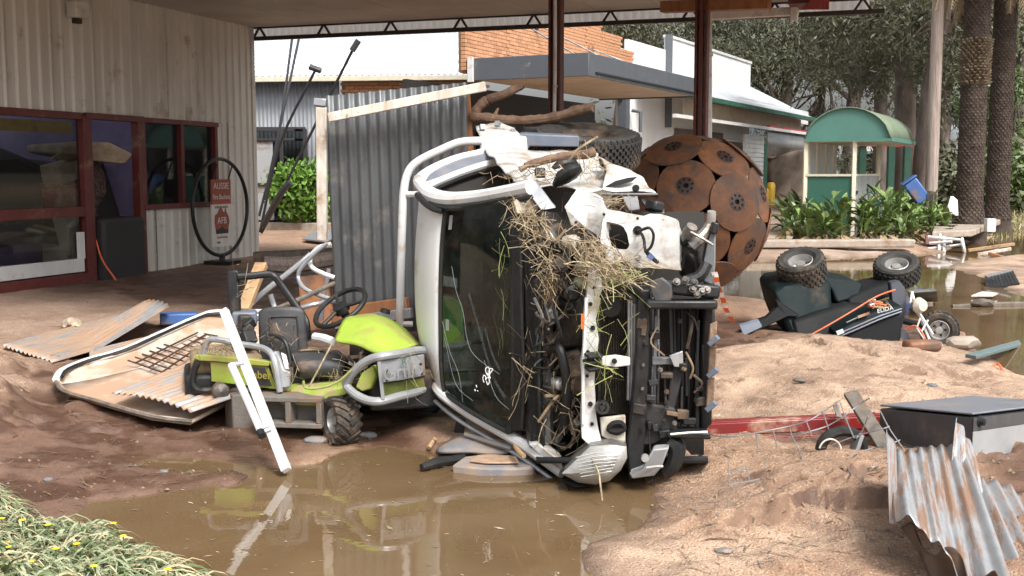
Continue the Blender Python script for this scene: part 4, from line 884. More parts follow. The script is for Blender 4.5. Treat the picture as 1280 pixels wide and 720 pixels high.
# undergrowth along the back of the park
for i, (px, py, Y, r_, n, mt_) in enumerate(((1175, 225, 40, 1.3, 2600, 'leaf_dark'), (1215, 240, 38, 1.0, 1800, 'leaf_gum'), (1266, 228, 36, 1.2, 2600, 'leaf_light'), (1120, 225, 42, 1.4, 2600, 'leaf_dark'), (1300, 235, 36, 1.3, 2000, 'leaf_gum'))):
    c = at(px, py, Y); s_ = thing('shrub', V(c.x, c.y, gz(c.x, c.y)), ('dark shrub in the gap between power pole and first palm', 'olive shrub seen between the two palm trunks', 'light green shrub right of the second palm', 'dark shrub under the leaning gum trunks', 'olive shrub beyond the grass verge')[i], 'shrub')
    pts = np.array(c) + np.random.normal(size=(n, 3)) * np.array([r_ * .5, r_ * .4, r_ * .45]); pts[:, 2] = np.maximum(pts[:, 2], .4)
    v, f = cards(n, pts, .3, .06, .1); rawmesh('foliage', v, f, [mt_], s_)
    mb = MB()
    for q in range(5): mb.tube([V(c.x, c.y, gz(c.x, c.y) - .1), c + rvec(.4)], [.03, .012], 5)
    mb.build('stems', 'bark_brown', s_)
fh = thing('far_white_shed', V(15, 60, .8), 'long white shed glimpsed between the tree trunks', 'shed')
MB().box(V(16, 62, 2.2), (16, 4, 2.2)).build('wall', 'white_wall', fh); MB().prism([V(7.8, 59.8, 3.3), V(24.2, 59.8, 3.3), V(24.2, 62, 4.2), V(7.8, 62, 4.2)], UP * .06).build('roof', 'roof_zinc', fh)
for q in range(5): MB().box(V(10 + q * 3, 59.98, 2.3), (1.0, .06, .9)).build('window', 'dark_glass', fh)
# palms
def palm(px, wpx, Y, label, boots):
    b_ = at(px, 262, Y); b_.z = gz(b_.x, b_.y); t_ = thing('date_palm', b_, label, 'palm tree', 'thick palms on the grass verge')
    r_ = wpx / F * Y / 2; ht = 7.3
    mb = MB(); prof = [(r_ * 1.5, -.2), (r_ * 1.35, .15), (r_ * 1.22, .45), (r_ * 1.02, .7), (r_, 1.2), (r_ * .97, 3), (r_ * .97, ht)]; mb.lathe(prof, V(b_.x, b_.y, b_.z), UP, 20); mb.build('trunk', 'bark_palm', t_)
    st = MB(); bt = MB(); z = .35; k = 0
    while z < ht:
        rr = np.interp(z, [p[1] for p in prof], [p[0] for p in prof]); boot = boots[0] < z + b_.z < boots[1] or z > ht - .55
        n = 18
        for i in range(n):
            a = 2 * math.pi * (i + (k % 2) * .5) / n + rnd(-.05, .05); o = V(math.cos(a), math.sin(a), 0)
            if o.y > .35: continue
            s_ = V(-o.y, o.x, 0); c = V(b_.x, b_.y, b_.z + z) + o * rr * .98; w_ = rr * 2 * math.pi / n * .46; w_ *= rnd(.75, 1.1); pj = (.11 if boot else .028) * rnd(.5, 1.3)
            (bt if boot else st).add([c - s_ * w_ - UP * .03, c + s_ * w_ - UP * .03, c + s_ * w_ * .6 + o * pj + UP * .06, c - s_ * w_ * .6 + o * pj + UP * .06, c + s_ * w_ * .5 + UP * .1, c - s_ * w_ * .5 + UP * .1], [(0, 1, 2, 3), (3, 2, 4, 5), (0, 3, 5), (1, 4, 2)])
        z += .066; k += 1
    st.build('leaf_scar', 'bark_palm', t_, kind='stuff', smooth=0); bt.build('leaf_boot', 'palm_boot', t_, kind='stuff', smooth=0)
    for i in range(46):
        a = 2 * math.pi * i / 46 * 2.6; el = rnd(-.75, .9); dead = el < -.15; L_ = rnd(2.4, 3.2) if not dead else rnd(1.5, 2.3)
        o = V(math.cos(a), math.sin(a), 0); p0 = V(b_.x, b_.y, b_.z + ht) + o * .3; sp = []
        for q in range(9):
            s_ = q / 8; sp.append(p0 + o * L_ * s_ * math.cos(el) * (1 - .25 * s_) + UP * (L_ * s_ * math.sin(el) - 1.5 * s_ * s_ * (1.2 if not dead else .6)))
        mb = MB(); mb.tube(sp, [.03 - .0025 * q for q in range(9)], 4)
        C = catmull(sp, 5)
        for q in range(4, len(C) - 1):
            d = (C[q + 1] - C[q - 1]).normalized(); s_ = d.cross(UP).normalized()
            for sg_ in (-1, 1):
                l = .42 * math.sin(math.pi * (q / len(C)) ** .7) + .08; tip = C[q] + (s_ * sg_ * .8 + d * .6 - UP * rnd(.1, .6)).normalized() * l; wv = d * .022
                mb.add([C[q] - wv, C[q] + wv, tip], [(0, 1, 2)])
        mb.build('frond', 'palm_dry' if dead else 'leaf_palm', t_, smooth=0)
palm(1211, 31, 27, 'thick dark palm trunk with a pale band of old leaf bases', (3.7, 4.75))
palm(1246, 27, 29.5, 'second dark palm trunk without pale band, right of the banded palm', (99, 99))
# green bush behind the hoop sign
def leafy(name, label, c, r_, n, mt_, size, zmin=.25):
    b_ = thing(name, V(c.x, c.y, gz(c.x, c.y)), label, 'bush')
    pts = []
    for i in range(26):
        q = rvec(1); q = q.normalized() * rnd(.5, 1.0); cc0 = np.array(c + V(q.x * r_[0], q.y * r_[1], q.z * r_[2])); pts.append(cc0 + np.random.normal(size=(n // 26, 3)) * .12)
    pts = np.concatenate(pts); pts[:, 2] = np.maximum(pts[:, 2], zmin); v, f = cards(len(pts), pts, size, size * .28, -.4); rawmesh('foliage', v, f, [mt_], b_)
    mb = MB()
    for q in range(8): e = c + rvec(1).normalized() * .6; mb.tube([V(c.x, c.y, gz(c.x, c.y) - .1), (c + e) / 2, e], [.04, .02, .01], 5)
    mb.build('stems', 'bark_brown', b_)
leafy('green_bush', 'bright green rounded bush under the grey store window', at(372, 243, 26), (.56, .5, .66), 6200, 'leaf_bush', .17)
# canna bed
lm = MB(); P = []
for i in range(7):
    s_ = i / 6; w_ = .085 * math.sin(math.pi * min(1, s_ * .93 + .05)) ** .8; z = .12 * s_ - .25 * s_ * s_; P.append([V(-w_, s_ * .55, z + .025), V(0, s_ * .55, z), V(w_, s_ * .55, z + .025)])
lo = lm.grid(P).build('leaf', 'leaf_canna'); lme = lo.data; bpy.data.objects.remove(lo)
lo = MB().grid(P).build('leaf', 'leaf_dry'); lmd = lo.data; bpy.data.objects.remove(lo)
GB = 'canna lilies in the garden bed'
random.seed(11)
for i in range(75):
    px = 982 + 194 * (i % 25) / 24 + rnd(-5, 5); py = (302, 295, 288)[i // 25] + rnd(-3, 3); b_ = gpx(px, py)
    pl = thing('canna_lily', b_, 'broad leaved canna lily among the clump before the green kiosk', 'plant', GB)
    hh = rnd(.6, .95) * (1.15 if 1040 < px < 1165 else .8)
    MB().tube([b_ - UP * .1, b_ + V(rnd(-.1, .1), rnd(-.1, .1), hh)], [.02, .01], 5).build('stem', 'leaf_canna', pl)
    for q in range(14):
        a = rnd(0, 6.28); el = rnd(.2, 1.35); y_ = V(math.cos(a) * math.cos(el), math.sin(a) * math.cos(el), math.sin(el)); x_ = y_.cross(UP).normalized(); z_ = x_.cross(y_); s_ = rnd(.5, 1.0)
        dry = q in (0, 1, 2); base_ = b_ + UP * (rnd(.05, hh * .9) if not dry else .15)
        if dry: y_ = V(y_.x, y_.y, -.3).normalized(); x_ = y_.cross(UP).normalized(); z_ = x_.cross(y_)
        shared(lmd if dry else lme, 'leaf', mtx(base_, x_ * s_, y_ * s_, z_ * s_), pl)
# grass verge by the palms, dry litter
pts = []
for i in range(5200):
    px, py = rnd(1165, 1300), rnd(252, 279); g = gnd(px, py, .4); pts.append((g.x, g.y))
pts = np.array(pts); zz = ground(pts[:, 0], pts[:, 1]); p3 = np.stack([pts[:, 0], pts[:, 1], zz], 1)
v, f = cards(len(p3), p3, .2, .012, -1.2); rawmesh('verge_grass', v, f, ['leaf_palm', 'blade_straw'], kind='stuff', mi=(np.random.rand(len(f)) < .45).astype(int))
# kerbed concrete crossing on the far bank
cr = MB().prism([gnd(1170, 282, .28), gnd(1262, 276, .3), gnd(1215, 296, .25), gnd(1165, 298, .25)], UP * .14).build('kerbed_slab', 'concrete', bevel=.02); tag(cr, 'pale concrete slab with raised kerb beside the flooded road', 'slab')
kb = MB().beam(gnd(930, 306, .2) + UP * .02, gnd(1140, 305, .2) + UP * .02, .35, .16).build('street_kerb', 'concrete', bevel=.03); tag(kb, 'long pale kerb along the front of the canna bed', 'kerb')
mk_ = MB().box(gnd(1237, 287, .35) + UP * .1, (.2, .2, .3)).build('kerb_marker', 'white_clean', bevel=.01); tag(mk_, 'white painted block on the end of the concrete slab', 'marker')
# clump of flattened grass, near left
random.seed(3); np.random.seed(3)
GP = [gnd(*p, .12) for p in ((-60, 600), (0, 614), (60, 634), (115, 640), (150, 664), (205, 682), (285, 724), (300, 760), (100, 900), (-200, 800), (-200, 610))]
poly = np.array([tuple(p)[:2] for p in GP])
bb = []
while len(bb) < 13000:
    x = np.random.uniform(poly[:, 0].min(), poly[:, 0].max(), 4000); y = np.random.uniform(poly[:, 1].min(), poly[:, 1].max(), 4000); s = sdf(x, y, poly); k = s < .02
    bb += list(zip(x[k], y[k], -s[k]))
bb = np.array(bb[:13000]); zz = ground(bb[:, 0], bb[:, 1]); zz = np.maximum(zz, -.01)
mound = .17 * (1 - np.exp(-np.maximum(bb[:, 2], 0) / .18)) + .05 * fbm(bb[:, 0] * 3, bb[:, 1] * 3, 3, 8)
VV, FF, MI = [], [], []
for i in range(len(bb)):
    a = rnd(-1.4, .5) + 1.2 * fbm(np.array([bb[i, 0] * 2.2]), np.array([bb[i, 1] * 2.2]), 2, 3)[0] * 3; L_ = rnd(.06, .2); w_ = rnd(.0025, .007) if i % 9 else rnd(.009, .014); d = V(math.cos(a), math.sin(a), 0); s_ = V(-d.y, d.x, rnd(-.5, .5)).normalized()
    p = V(bb[i, 0], bb[i, 1], zz[i] + mound[i] * rnd(.25, 1.05)); o = len(VV); up = rnd(.0, .07)
    for q in range(5):
        t_ = q / 4; c = p + d * L_ * t_ + UP * (up * math.sin(math.pi * t_ * .9) - .03 * t_ * t_); ww = w_ * (1 - t_ ** 2 * .9); VV += [tuple(c - s_ * ww), tuple(c + s_ * ww)]
    for q in range(4): FF.append((o + q * 2, o + q * 2 + 1, o + q * 2 + 3, o + q * 2 + 2)); MI.append(0 if (i * 7919) % 100 < 40 else (1 if (i * 7919) % 100 < 82 else 2))
rawmesh('flattened_grass', np.array(VV), np.array(FF), ['blade_pale', 'blade_green', 'blade_straw'], kind='stuff', mi=np.array(MI))
for i, (px, py) in enumerate(((2, 652), (8, 682), (12, 688), (28, 654), (142, 658), (154, 674), (96, 684), (40, 706), (118, 712), (60, 660), (210, 716), (70, 690))):
    p = gnd(px, py, .2); fl = thing('dandelion', p, 'small yellow dandelion flower lying in the flattened grass', 'flower', 'yellow dandelions in the flattened grass')
    mb = MB()
    for q in range(16): a = q * .39; r_ = .012 * (1 if q % 2 else .7); d = V(math.cos(a), math.sin(a), .35); s_ = V(-d.y, d.x, 0) * .005; mb.add([p + UP * .01, p + d * r_ - s_ + UP * .01, p + d * r_ * 1.25 + UP * .01, p + d * r_ + s_ + UP * .01], [(0, 1, 2, 3)])
    mb.build('petals', 'yellow_petal', fl, smooth=0); MB().tube([p + UP * .01, p - UP * .08], .003, 5).build('stem', 'blade_green', fl)
# ------------------------------------------------------------------ wheels
def wheel(parent, c, ax, Rr, w, rimr, tread='block', rub='rubber', up=(0, 0, 1), rimm='alloy', rows_=5, seg=36, name='wheel', dish=.5, single=False):
    c = Vector(c); ax = Vector(ax).normalized(); h = w / 2
    prof = [(rimr, -h * .72), (rimr + (Rr - rimr) * .35, -h * .98), (Rr * .9, -h), (Rr * .97, -h * .86), (Rr, -h * .6), (Rr, h * .6), (Rr * .97, h * .86), (Rr * .9, h), (rimr + (Rr - rimr) * .35, h * .98), (rimr, h * .72), (rimr - .005, 0)]
    mb = MB(); mb.lathe(prof + [prof[0]], c, ax, 48)
    x, y, z = frame(ax)
    for k in range(rows_):
        v = (k - (rows_ - 1) / 2) / (rows_ / 2) * .92
        for i in range(seg):
            a = 2 * math.pi * (i + (.5 if k % 2 else 0)) / seg; o = x * math.cos(a) + y * math.sin(a); tn = -x * math.sin(a) + y * math.cos(a)
            rr = Rr * (1.0 if abs(v) < .7 else .955)
            if tread == 'block':
                tl = (tn + z * .25 * (1 if k % 2 else -1)).normalized()
                mb.box(c + o * (rr + .004) + z * h * v, (2 * math.pi * Rr / seg * .68, w / rows_ * .8, .024 * Rr / .35), (tl, z, o))
    if tread == 'lug':
        for s_ in (-1, 1):
            for i in range(16):
                a0 = 2 * math.pi * (i + (.5 if s_ > 0 else 0)) / 16
                pts = []
                for q in range(4):
                    t_ = q / 3; a = a0 + .42 * t_; o = x * math.cos(a) + y * math.sin(a); pts.append(c + o * (Rr * (1.02 - .06 * t_ ** 2)) + z * s_ * h * (.02 + .98 * t_))
                for q in range(3): mb.beam(pts[q], pts[q + 1], .02, .026, up=(pts[q] - c))
    t_ = mb.build(name, rub, parent, smooth=30)
    rm_ = MB(); rm_.lathe([(rimr * 1.04, h * .74), (rimr * .96, h * .78), (rimr * .9, h * .55), (rimr * .8, h * dish * .2), (rimr * .45, h * dish * .25), (rimr * .36, h * .55), (.0, h * .58)], c, ax, 32)
    rm_.lathe([(rimr * 1.04, -h * .74), (rimr * .96, -h * .78), (rimr * .9, -h * .55), (rimr * .75, -h * .1), (0, -h * .1)], c, ax, 24)
    rm_.build('rim', rimm, t_, smooth=30)
    bl = MB()
    for i in range(5):
        a = i * 1.2566; o = x * math.cos(a) + y * math.sin(a); bl.lathe([(0, .012), (.011, .012), (.013, 0), (.013, -.02)], c + o * rimr * .6 + z * h * dish * .3, ax, 8)
    bl.build('wheel_nut', 'steel_dark', t_, kind='stuff')
    return t_
# ------------------------------------------------------------------ the white ute lying on its side
tk = thing('overturned_ute', gpx(640, 560), 'stripped white utility truck lying on its side in the muddy puddle', 'utility truck')
def lerp(a, b, t): return a + (b - a) * t
def lat(P, *ts):  # piecewise-linear path lookup
    return P
def resamp(pts, n, sm=6):
    C = catmull(pts, sm); L_ = [0]
    for i in range(1, len(C)): L_.append(L_[-1] + (C[i] - C[i - 1]).length)
    out = []
    for k in range(n):
        d = L_[-1] * k / (n - 1); i = 1
        while i < len(C) - 1 and L_[i] < d: i += 1
        s = L_[i] - L_[i - 1]; out.append(C[i - 1].lerp(C[i], (d - L_[i - 1]) / s if s > 1e-9 else 0))
    return out
NR = 16
hdr = resamp(ats([(557, 262, 6.62), (553, 300, 6.62), (551, 360, 6.62), (551, 420, 6.62), (552, 465, 6.62), (556, 492, 6.62)]), NR)
rol = resamp(ats([(538, 246, 6.68), (536, 300, 6.68), (535, 360, 6.68), (536, 420, 6.68), (541, 458, 6.68), (549, 486, 6.68)]), NR)
sil = resamp(ats([(522, 232, 6.95), (518, 270, 6.92), (514, 330, 6.92), (516, 395, 6.92), (523, 435, 6.92), (541, 474, 6.85)]), NR)
s2_ = [p + V(.02, .35, .01) for p in sil]; s3_ = [p + V(.05, 1.15, .1) for p in sil]
MB().grid([hdr, rol, sil, s2_, s3_]).build('roof_panel', 'white_clean', tk, solid=.01, sub=1)
# pillars and rails of the upper (left) side
apil = ats([(524, 229, 6.92), (538, 243, 6.75), (562, 249, 6.6), (600, 246, 6.42), (640, 239, 6.2), (664, 234, 6.08)])
MB().tube(apil, [.038, .046, .045, .042, .042, .045], 10, sm=5).build('a_pillar', 'white_clean', tk)
MB().tube([p + V(-.0, -.055, -.052) for p in apil[1:]], [.016] * 5, 6, sm=4).build('windscreen_seal', 'black_plastic', tk)
MB().tube(ats([(521, 243, 6.8), (531, 254, 6.7), (542, 261, 6.62), (553, 264, 6.58)]), .018, 6, sm=4).build('roof_gutter', 'black_plastic', tk)
rail = ats([(524, 226, 6.92), (532, 217, 7.1), (549, 207, 7.4), (572, 198, 7.75), (594, 193, 8.05), (612, 190, 8.2)])
MB().tube(rail, [.04, .032, .03, .03, .03, .04], 8, sm=5).build('roof_rail', 'white_clean', tk)
bpil = ats([(534, 233, 6.95), (550, 226, 7.15), (575, 216, 7.4), (600, 208, 7.65), (620, 203, 7.85)])
MB().tube(bpil, [.03, .024, .024, .026, .03], 8, sm=5).build('b_pillar', 'white_clean', tk)
MB().tube([p + V(.01, -.04, -.035) for p in bpil], .014, 6, sm=4).build('door_seal', 'black_plastic', tk)
ra, rb = resamp(rail, 12), resamp(bpil, 12)
MB().grid([[p + V(0, 0, -.004) for p in ra], [a.lerp(b, .5) + V(0, 0, .025) for a, b in zip(ra, rb)], [p + V(0, 0, -.004) for p in rb]]).build('quarter_glass', 'canvas_glass' if 'canvas_glass' in MATS else 'safe_top', tk)
ap = resamp(apil, 12)
# cab interior: dark shell below the open door window
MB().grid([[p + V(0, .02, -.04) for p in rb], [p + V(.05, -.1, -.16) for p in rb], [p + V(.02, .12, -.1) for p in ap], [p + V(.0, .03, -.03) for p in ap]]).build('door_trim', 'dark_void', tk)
inn_ = MB()
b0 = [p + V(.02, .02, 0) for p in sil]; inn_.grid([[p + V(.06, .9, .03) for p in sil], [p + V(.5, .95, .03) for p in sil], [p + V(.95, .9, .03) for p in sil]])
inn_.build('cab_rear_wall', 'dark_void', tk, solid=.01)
# windscreen
bot = resamp(ats([(645, 246, 6.16), (644, 300, 6.14), (643, 380, 6.12), (644, 450, 6.12), (642, 510, 6.14), (636, 540, 6.18)]), NR)
N_ = 8; ws = []
for k in range(N_ + 1):
    t_ = k / N_; ws.append([a.lerp(b, t_) + V(0, -.05 * math.sin(math.pi * t_), 0) for a, b in zip(hdr, bot)])
wsn = MB().grid(ws).build('windscreen', 'windscreen_glass', tk)
MB().tube(hdr, .014, 6).tube([r[0] for r in ws], .014, 6).tube([r[-1] for r in ws], .016, 6).tube(bot, .022, 6).build('windscreen_rubber', 'black_plastic', wsn)
def wpt(u, v, out=.006):   # u across 0 header..1 cowl, v down 0..1
    i = min(int(u * N_), N_ - 1); j = min(int(v * (NR - 1)), NR - 2); fu = u * N_ - i; fv = v * (NR - 1) - j
    p = ws[i][j].lerp(ws[i + 1][j], fu).lerp(ws[i][j + 1].lerp(ws[i + 1][j + 1], fu), fv); return p + V(.35, -.93, 0) * out
for k, pl in enumerate(([(.15, .3), (.22, .42), (.32, .52), (.38, .66), (.5, .72), (.8, .76)], [(.02, .6), (.12, .74), (.25, .84), (.3, .98)], [(.05, .68), (.2, .9), (.45, .94)], [(.6, .72), (.75, .86), (.95, .9)])):
    MB().tube([wpt(*q) for q in pl], .0011, 4, sm=4).build('crack', 'crack_line', wsn)
for v in ((.035, .11), (.58, .64)):
    MB().grid([[wpt(.07 + .05 * q, v[0]) for q in (0, 1)], [wpt(.07 + .05 * q, v[1]) for q in (0, 1)]]).build('sticker', 'headlight_pale' if 'headlight_pale' in MATS else 'panel_grey', wsn)
# chalk marks left by the search crew
def loop(pts): MB().tube(ats([(x, y, 6.22) for x, y in pts]), .0026, 5, sm=4).build('chalk_mark', 'chalk', wsn)
loop([(612, 472), (608, 467), (607, 461), (610, 459), (612, 463), (611, 468), (608, 466)]); loop([(612, 472), (611, 466), (612, 461), (616, 461)]); loop([(613, 473), (612, 468), (616, 462)])
loop([(605, 478), (603.5, 473), (605, 469), (607, 471), (607, 475), (609, 472), (611, 473), (611.5, 478), (609.5, 481), (608, 476)])
loop([(595, 481), (596, 484)]); loop([(593, 488), (594, 487), (594, 489)]); loop([(596.5, 488), (597.5, 489)])
# seats, wheel and trim seen through the glass
st_ = MB()
for px, py, Y, hgt in ((597, 330, 7.0, .5), (597, 460, 7.0, .5)):
    c = at(px, py, Y); rows = []
    for j in range(6):
        v = j / 5 - .5; row = []
        for i in range(7):
            u = i / 6 - .5; row.append(c + V(-.24 + .5 * (1 - abs(v) * .3) * (u + .5), -.06 * math.cos(u * 3) * math.cos(v * 2.6), v * hgt * (1.1 - .4 * abs(u))))
        rows.append(row)
    s_ = MB().grid(rows).build('seat', 'seat_fabric', tk, solid=.08)
c = at(598, 462, 6.62); MB().tube([c + V(.17 * math.cos(a), .06 * math.sin(a) * 0 + .06 * math.cos(a), .17 * math.sin(a)) for a in [q * .2618 for q in range(24)]], .015, 8, closed=True).tube([c + V(-.16, -.05, 0), c + V(.16, .05, 0)], .014, 6).tube([c, c + V(0, 0, -.16)], .014, 6).build('steering_wheel', 'black_plastic', tk)
MB().grid([[at(x, y, Y) for x, Y in ((640, 6.25), (622, 6.42), (606, 6.55))] for y in (256, 340, 430, 520)]).build('dashboard', 'black_plastic', tk, solid=.02)
MB().box(at(563, 402, 6.95), (.16, .02, .32)).build('green_vest', 'vest', tk, bevel=.01)
# lower (right hand) pillar and door edge
lp = ats([(541, 470, 6.9), (549, 488, 6.68), (568, 504, 6.56), (592, 520, 6.44), (620, 536, 6.3), (645, 550, 6.18), (676, 570, 6.0), (704, 590, 5.88)])
MB().tube(lp, [.03, .034, .032, .03, .03, .032, .036, .036], 8, sm=5).build('a_pillar', 'white_clean', tk)
MB().tube([p + V(-.03, .03, -.07) for p in lp[1:]], .012, 6, sm=4).build('door_edge', 'galv', tk)
MB().tube([p + V(.045, -.01, .045) for p in lp[1:6]], .02, 6, sm=4).build('windscreen_seal', 'black_plastic', tk)
MB().prism(ats([(660, 556, 6.0), (672, 553, 5.98), (702, 577, 5.86), (704, 588, 5.86), (690, 583, 5.92)]), V(0, .1, .02)).build('hinge_post', 'white_paint', tk, bevel=.01)
# cowl: black strips between glass and engine bay
def strip(pts, wpx, name, m, Yd=.06):
    A = ats([(x, y, Y) for x, y, Y in pts]); B = ats([(x + wpx, y, Y - .03) for x, y, Y in pts])
    MB().grid([A, B, [p + V(.02, Yd, 0) for p in B], [p + V(-.02, Yd, 0) for p in A], A]).build(name, m, tk)
strip([(640, 247, 6.14), (641, 330, 6.1), (642, 420, 6.1), (642, 500, 6.1), (640, 538, 6.14)], 13, 'cowl_panel', 'black_plastic')
strip([(654, 262, 6.1), (656, 340, 6.06), (659, 430, 6.05), (661, 520, 6.04), (664, 560, 6.02)], 11, 'wiper_cowl', 'blue_grey_dark' if 'blue_grey_dark' in MATS else 'black_metal')
strip([(666, 300, 6.08), (668, 380, 6.02), (670, 450, 6.0), (671, 520, 6.0), (675, 565, 5.98)], 5, 'cowl_seal', 'black_plastic')
MB().tube(ats([(650, 270, 6.05), (652, 380, 6.02), (655, 470, 6.0), (652, 535, 6.04)]), .009, 6, sm=4).build('wiper_arm', 'black_metal', tk)
MB().tube(ats([(673, 300, 5.97), (675, 400, 5.95), (674, 500, 5.95), (680, 545, 5.93)]), .01, 6, sm=4).build('bonnet_cable', 'black_plastic', tk)
strip([(672, 385, 6.05), (673, 450, 6.04), (672, 520, 6.02), (674, 555, 6.0)], 15, 'firewall_seam', 'engine_grey')
# engine bay
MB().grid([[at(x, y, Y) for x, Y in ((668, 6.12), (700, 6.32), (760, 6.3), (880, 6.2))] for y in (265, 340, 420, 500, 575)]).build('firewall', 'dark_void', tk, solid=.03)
MB().grid([[at(x, 585, Y) + V(0, 0, dz) for x in (670, 780, 885)] for Y, dz in ((5.75, .04), (6.3, .06))]).build('inner_wing', 'black_metal', tk, solid=.03)
for i, (px, py, Y, s_) in enumerate(((690, 360, 6.1, (.16, .2, .2)), (712, 400, 6.15, (.14, .22, .26)), (700, 500, 6.15, (.12, .2, .3)), (690, 300, 6.15, (.15, .15, .16)), (716, 455, 6.1, (.12, .18, .16)), (688, 420, 6.18, (.09, .14, .2)))):
    a = rvec(.35); x_ = (V(1, 0, 0) + V(0, a.y, a.z)).normalized(); z_ = (V(0, 0, 1) + V(a.x, a.y, 0)).normalized(); y_ = z_.cross(x_).normalized(); z_ = x_.cross(y_)
    MB().box(at(px, py, Y), s_, (x_, y_, z_)).build(('air_box', 'rocker_cover', 'engine_block', 'fuse_box', 'alternator_bracket', 'intake')[i], 'engine_dark', tk, bevel=.025)
for (px, py, Y, ax_, r_, h_, m, nm) in ((709, 302, 5.92, (.9, -.4, .1), .035, .07, 'reservoir', 'fluid_reservoir'), (727, 334, 5.9, (.5, -.8, .1), .034, .08, 'olive_tank', 'washer_bottle'), (724, 352, 5.92, (.4, -.8, -.2), .03, .06, 'olive_tank', 'brake_fluid_bottle'), (693, 478, 5.95, (.6, -.8, 0), .035, .08, 'alloy', 'compressor_pulley'), (712, 366, 5.95, (.2, -1, 0), .045, .08, 'black_plastic', 'oil_filter'), (686, 392, 5.98, (.4, -.9, 0), .035, .06, 'engine_grey', 'starter_cap'), (720, 482, 5.9, (.3, -.9, .1), .05, .05, 'engine_dark', 'fan_pulley'), (700, 330, 5.98, (.1, -1, .2), .05, .06, 'engine_dark', 'brake_booster')):
    MB().lathe([(0, h_), (r_ * .6, h_), (r_ * .62, h_ * .8), (r_, h_ * .7), (r_, 0), (r_ * .8, -.02), (0, -.02)], at(px, py, Y), ax_, 14).build(nm, m, tk)
MB().tube(ats([(690, 446, 5.98), (692, 436, 5.92), (699, 436, 5.88), (704, 452, 5.86), (708, 476, 5.86), (708, 508, 5.88), (704, 540, 5.92)]), .026, 10, sm=5).build('radiator_hose', 'black_plastic', tk)
random.seed(21)
for i in range(34):
    px, py = rnd(672, 732), rnd(270, 545); pts = [(px, py, rnd(5.88, 6.05))]
    for q in range(3): px += rnd(-22, 22); py += rnd(-30, 38); pts.append((min(max(px, 668), 742), min(max(py, 262), 560), rnd(5.82, 6.05)))
    MB().tube(ats(pts), rnd(.004, .011), 5, sm=4).build(random.choice(['hose', 'cable', 'pipe']), random.choice(['black_plastic', 'engine_dark', 'engine_dark', 'engine_grey', 'black_metal', 'dead_grass']), tk)
for i in range(26):
    px, py = rnd(672, 730), rnd(265, 560); a = rvec(1).normalized(); x_, y_, z_ = frame(a)
    MB().box(at(px, py, rnd(5.98, 6.15)), (rnd(.03, .09), rnd(.03, .08), rnd(.02, .12)), (x_, y_, z_)).build(random.choice(['bracket', 'connector', 'relay_box']), random.choice(['engine_dark', 'engine_dark', 'black_metal', 'engine_grey', 'black_plastic']), tk, bevel=.008)
# radiator support: white tie bar with holes and clips
tb = ats([(p[0], p[1], 5.72) for p in ((748, 335), (753, 352), (750, 378), (745, 400), (749, 425), (745, 455), (743, 478), (744, 510), (748, 535), (752, 553), (736, 556), (727, 548), (726, 520), (728, 485), (726, 452), (729, 430), (729, 398), (733, 370), (736, 338))])
MB().prism(tb, V(.0, .07, 0)).build('tie_bar', 'white_paint', tk); crumple(bpy.data.objects['tie_bar'], .014, 9, 3)
MB().tube(ats([(733, 372, 5.71), (731, 420, 5.7), (729, 470, 5.7), (729, 530, 5.71)]), .01, 6, sm=3).build('tie_bar_flange', 'white_clean', tk)
for px, py, r_ in ((738, 380, .011), (741, 410, .013), (735, 440, .01), (738, 505, .013), (733, 395, .008), (740, 530, .01), (743, 360, .01), (734, 470, .009)):
    MB().lathe([(0, .003), (r_, .003), (r_, -.004)], at(px, py, 5.715), (0, -1, 0), 10).build('hole', 'hole_black', tk)
for px, py in ((742, 444), (740, 452), (742, 460)): MB().box(at(px, py, 5.69), (.09, .05, .018), frame(V(.2, -.3, 1))).build('clip', 'black_plastic', tk, bevel=.005)
MB().box(at(728, 402, 5.7), (.014, .02, .075)).build('orange_tag', 'orange_tag', tk)
MB().lathe([(.022, .02), (.036, .02), (.038, -.02), (.022, -.02), (.022, .02)], at(753, 509, 5.68), (0, -1, .1), 16).lathe([(0, .012), (.014, .012), (.014, -.01)], at(753, 509, 5.68), (0, -1, .1), 10).build('horn', 'black_metal', tk)
# core, tanks, beams
MB().box(at(770, 440, 5.9), (.19, .05, .66)).build('radiator_core', 'radiator', tk)
for q in range(11): MB().box(at(754 + q * 3.2, 440, 5.865), (.003, .012, .62)).build('cooling_fin', 'radiator', tk)
MB().box(at(832, 450, 5.88), (.12, .05, .62)).build('condenser_core', 'radiator', tk)
for px, y0_, y1_ in ((786, 375, 500), (789.5, 375, 520), (793, 380, 470), (816, 372, 512), (819, 372, 512), (823, 380, 512)): MB().tube(ats([(px, y0_, 5.78), (px, (y0_ + y1_) / 2, 5.78), (px - 1, y1_, 5.78)]), .0075, 6).build('cooler_pipe', 'galv', tk)
MB().prism(ats([(797, 362, 5.7), (813, 362, 5.7), (812, 450, 5.7), (808, 530, 5.7), (803, 585, 5.7), (787, 602, 5.72), (783, 560, 5.72), (790, 500, 5.7), (795, 440, 5.7)]), V(0, .09, 0)).build('bumper_beam', 'black_metal', tk, bevel=.01)
for px, py in ((806, 400), (806, 428), (804, 456), (803, 486), (798, 512)): MB().lathe([(0, .004), (.009, .004), (.01, -.002)], at(px, py, 5.695), (0, -1, 0), 8).build('slot', 'engine_grey', tk)
MB().prism(ats([(752, 446, 5.7), (770, 444, 5.69), (788, 447, 5.7), (788, 457, 5.7), (770, 459, 5.69), (752, 457, 5.7)]), V(0, .03, 0)).build('centre_bracket', 'white_paint', tk, bevel=.006)
MB().lathe([(0, .003), (.014, .003), (.014, -.004)], at(768, 451.5, 5.685), (0, -1, 0), 10).build('hole', 'hole_black', tk)
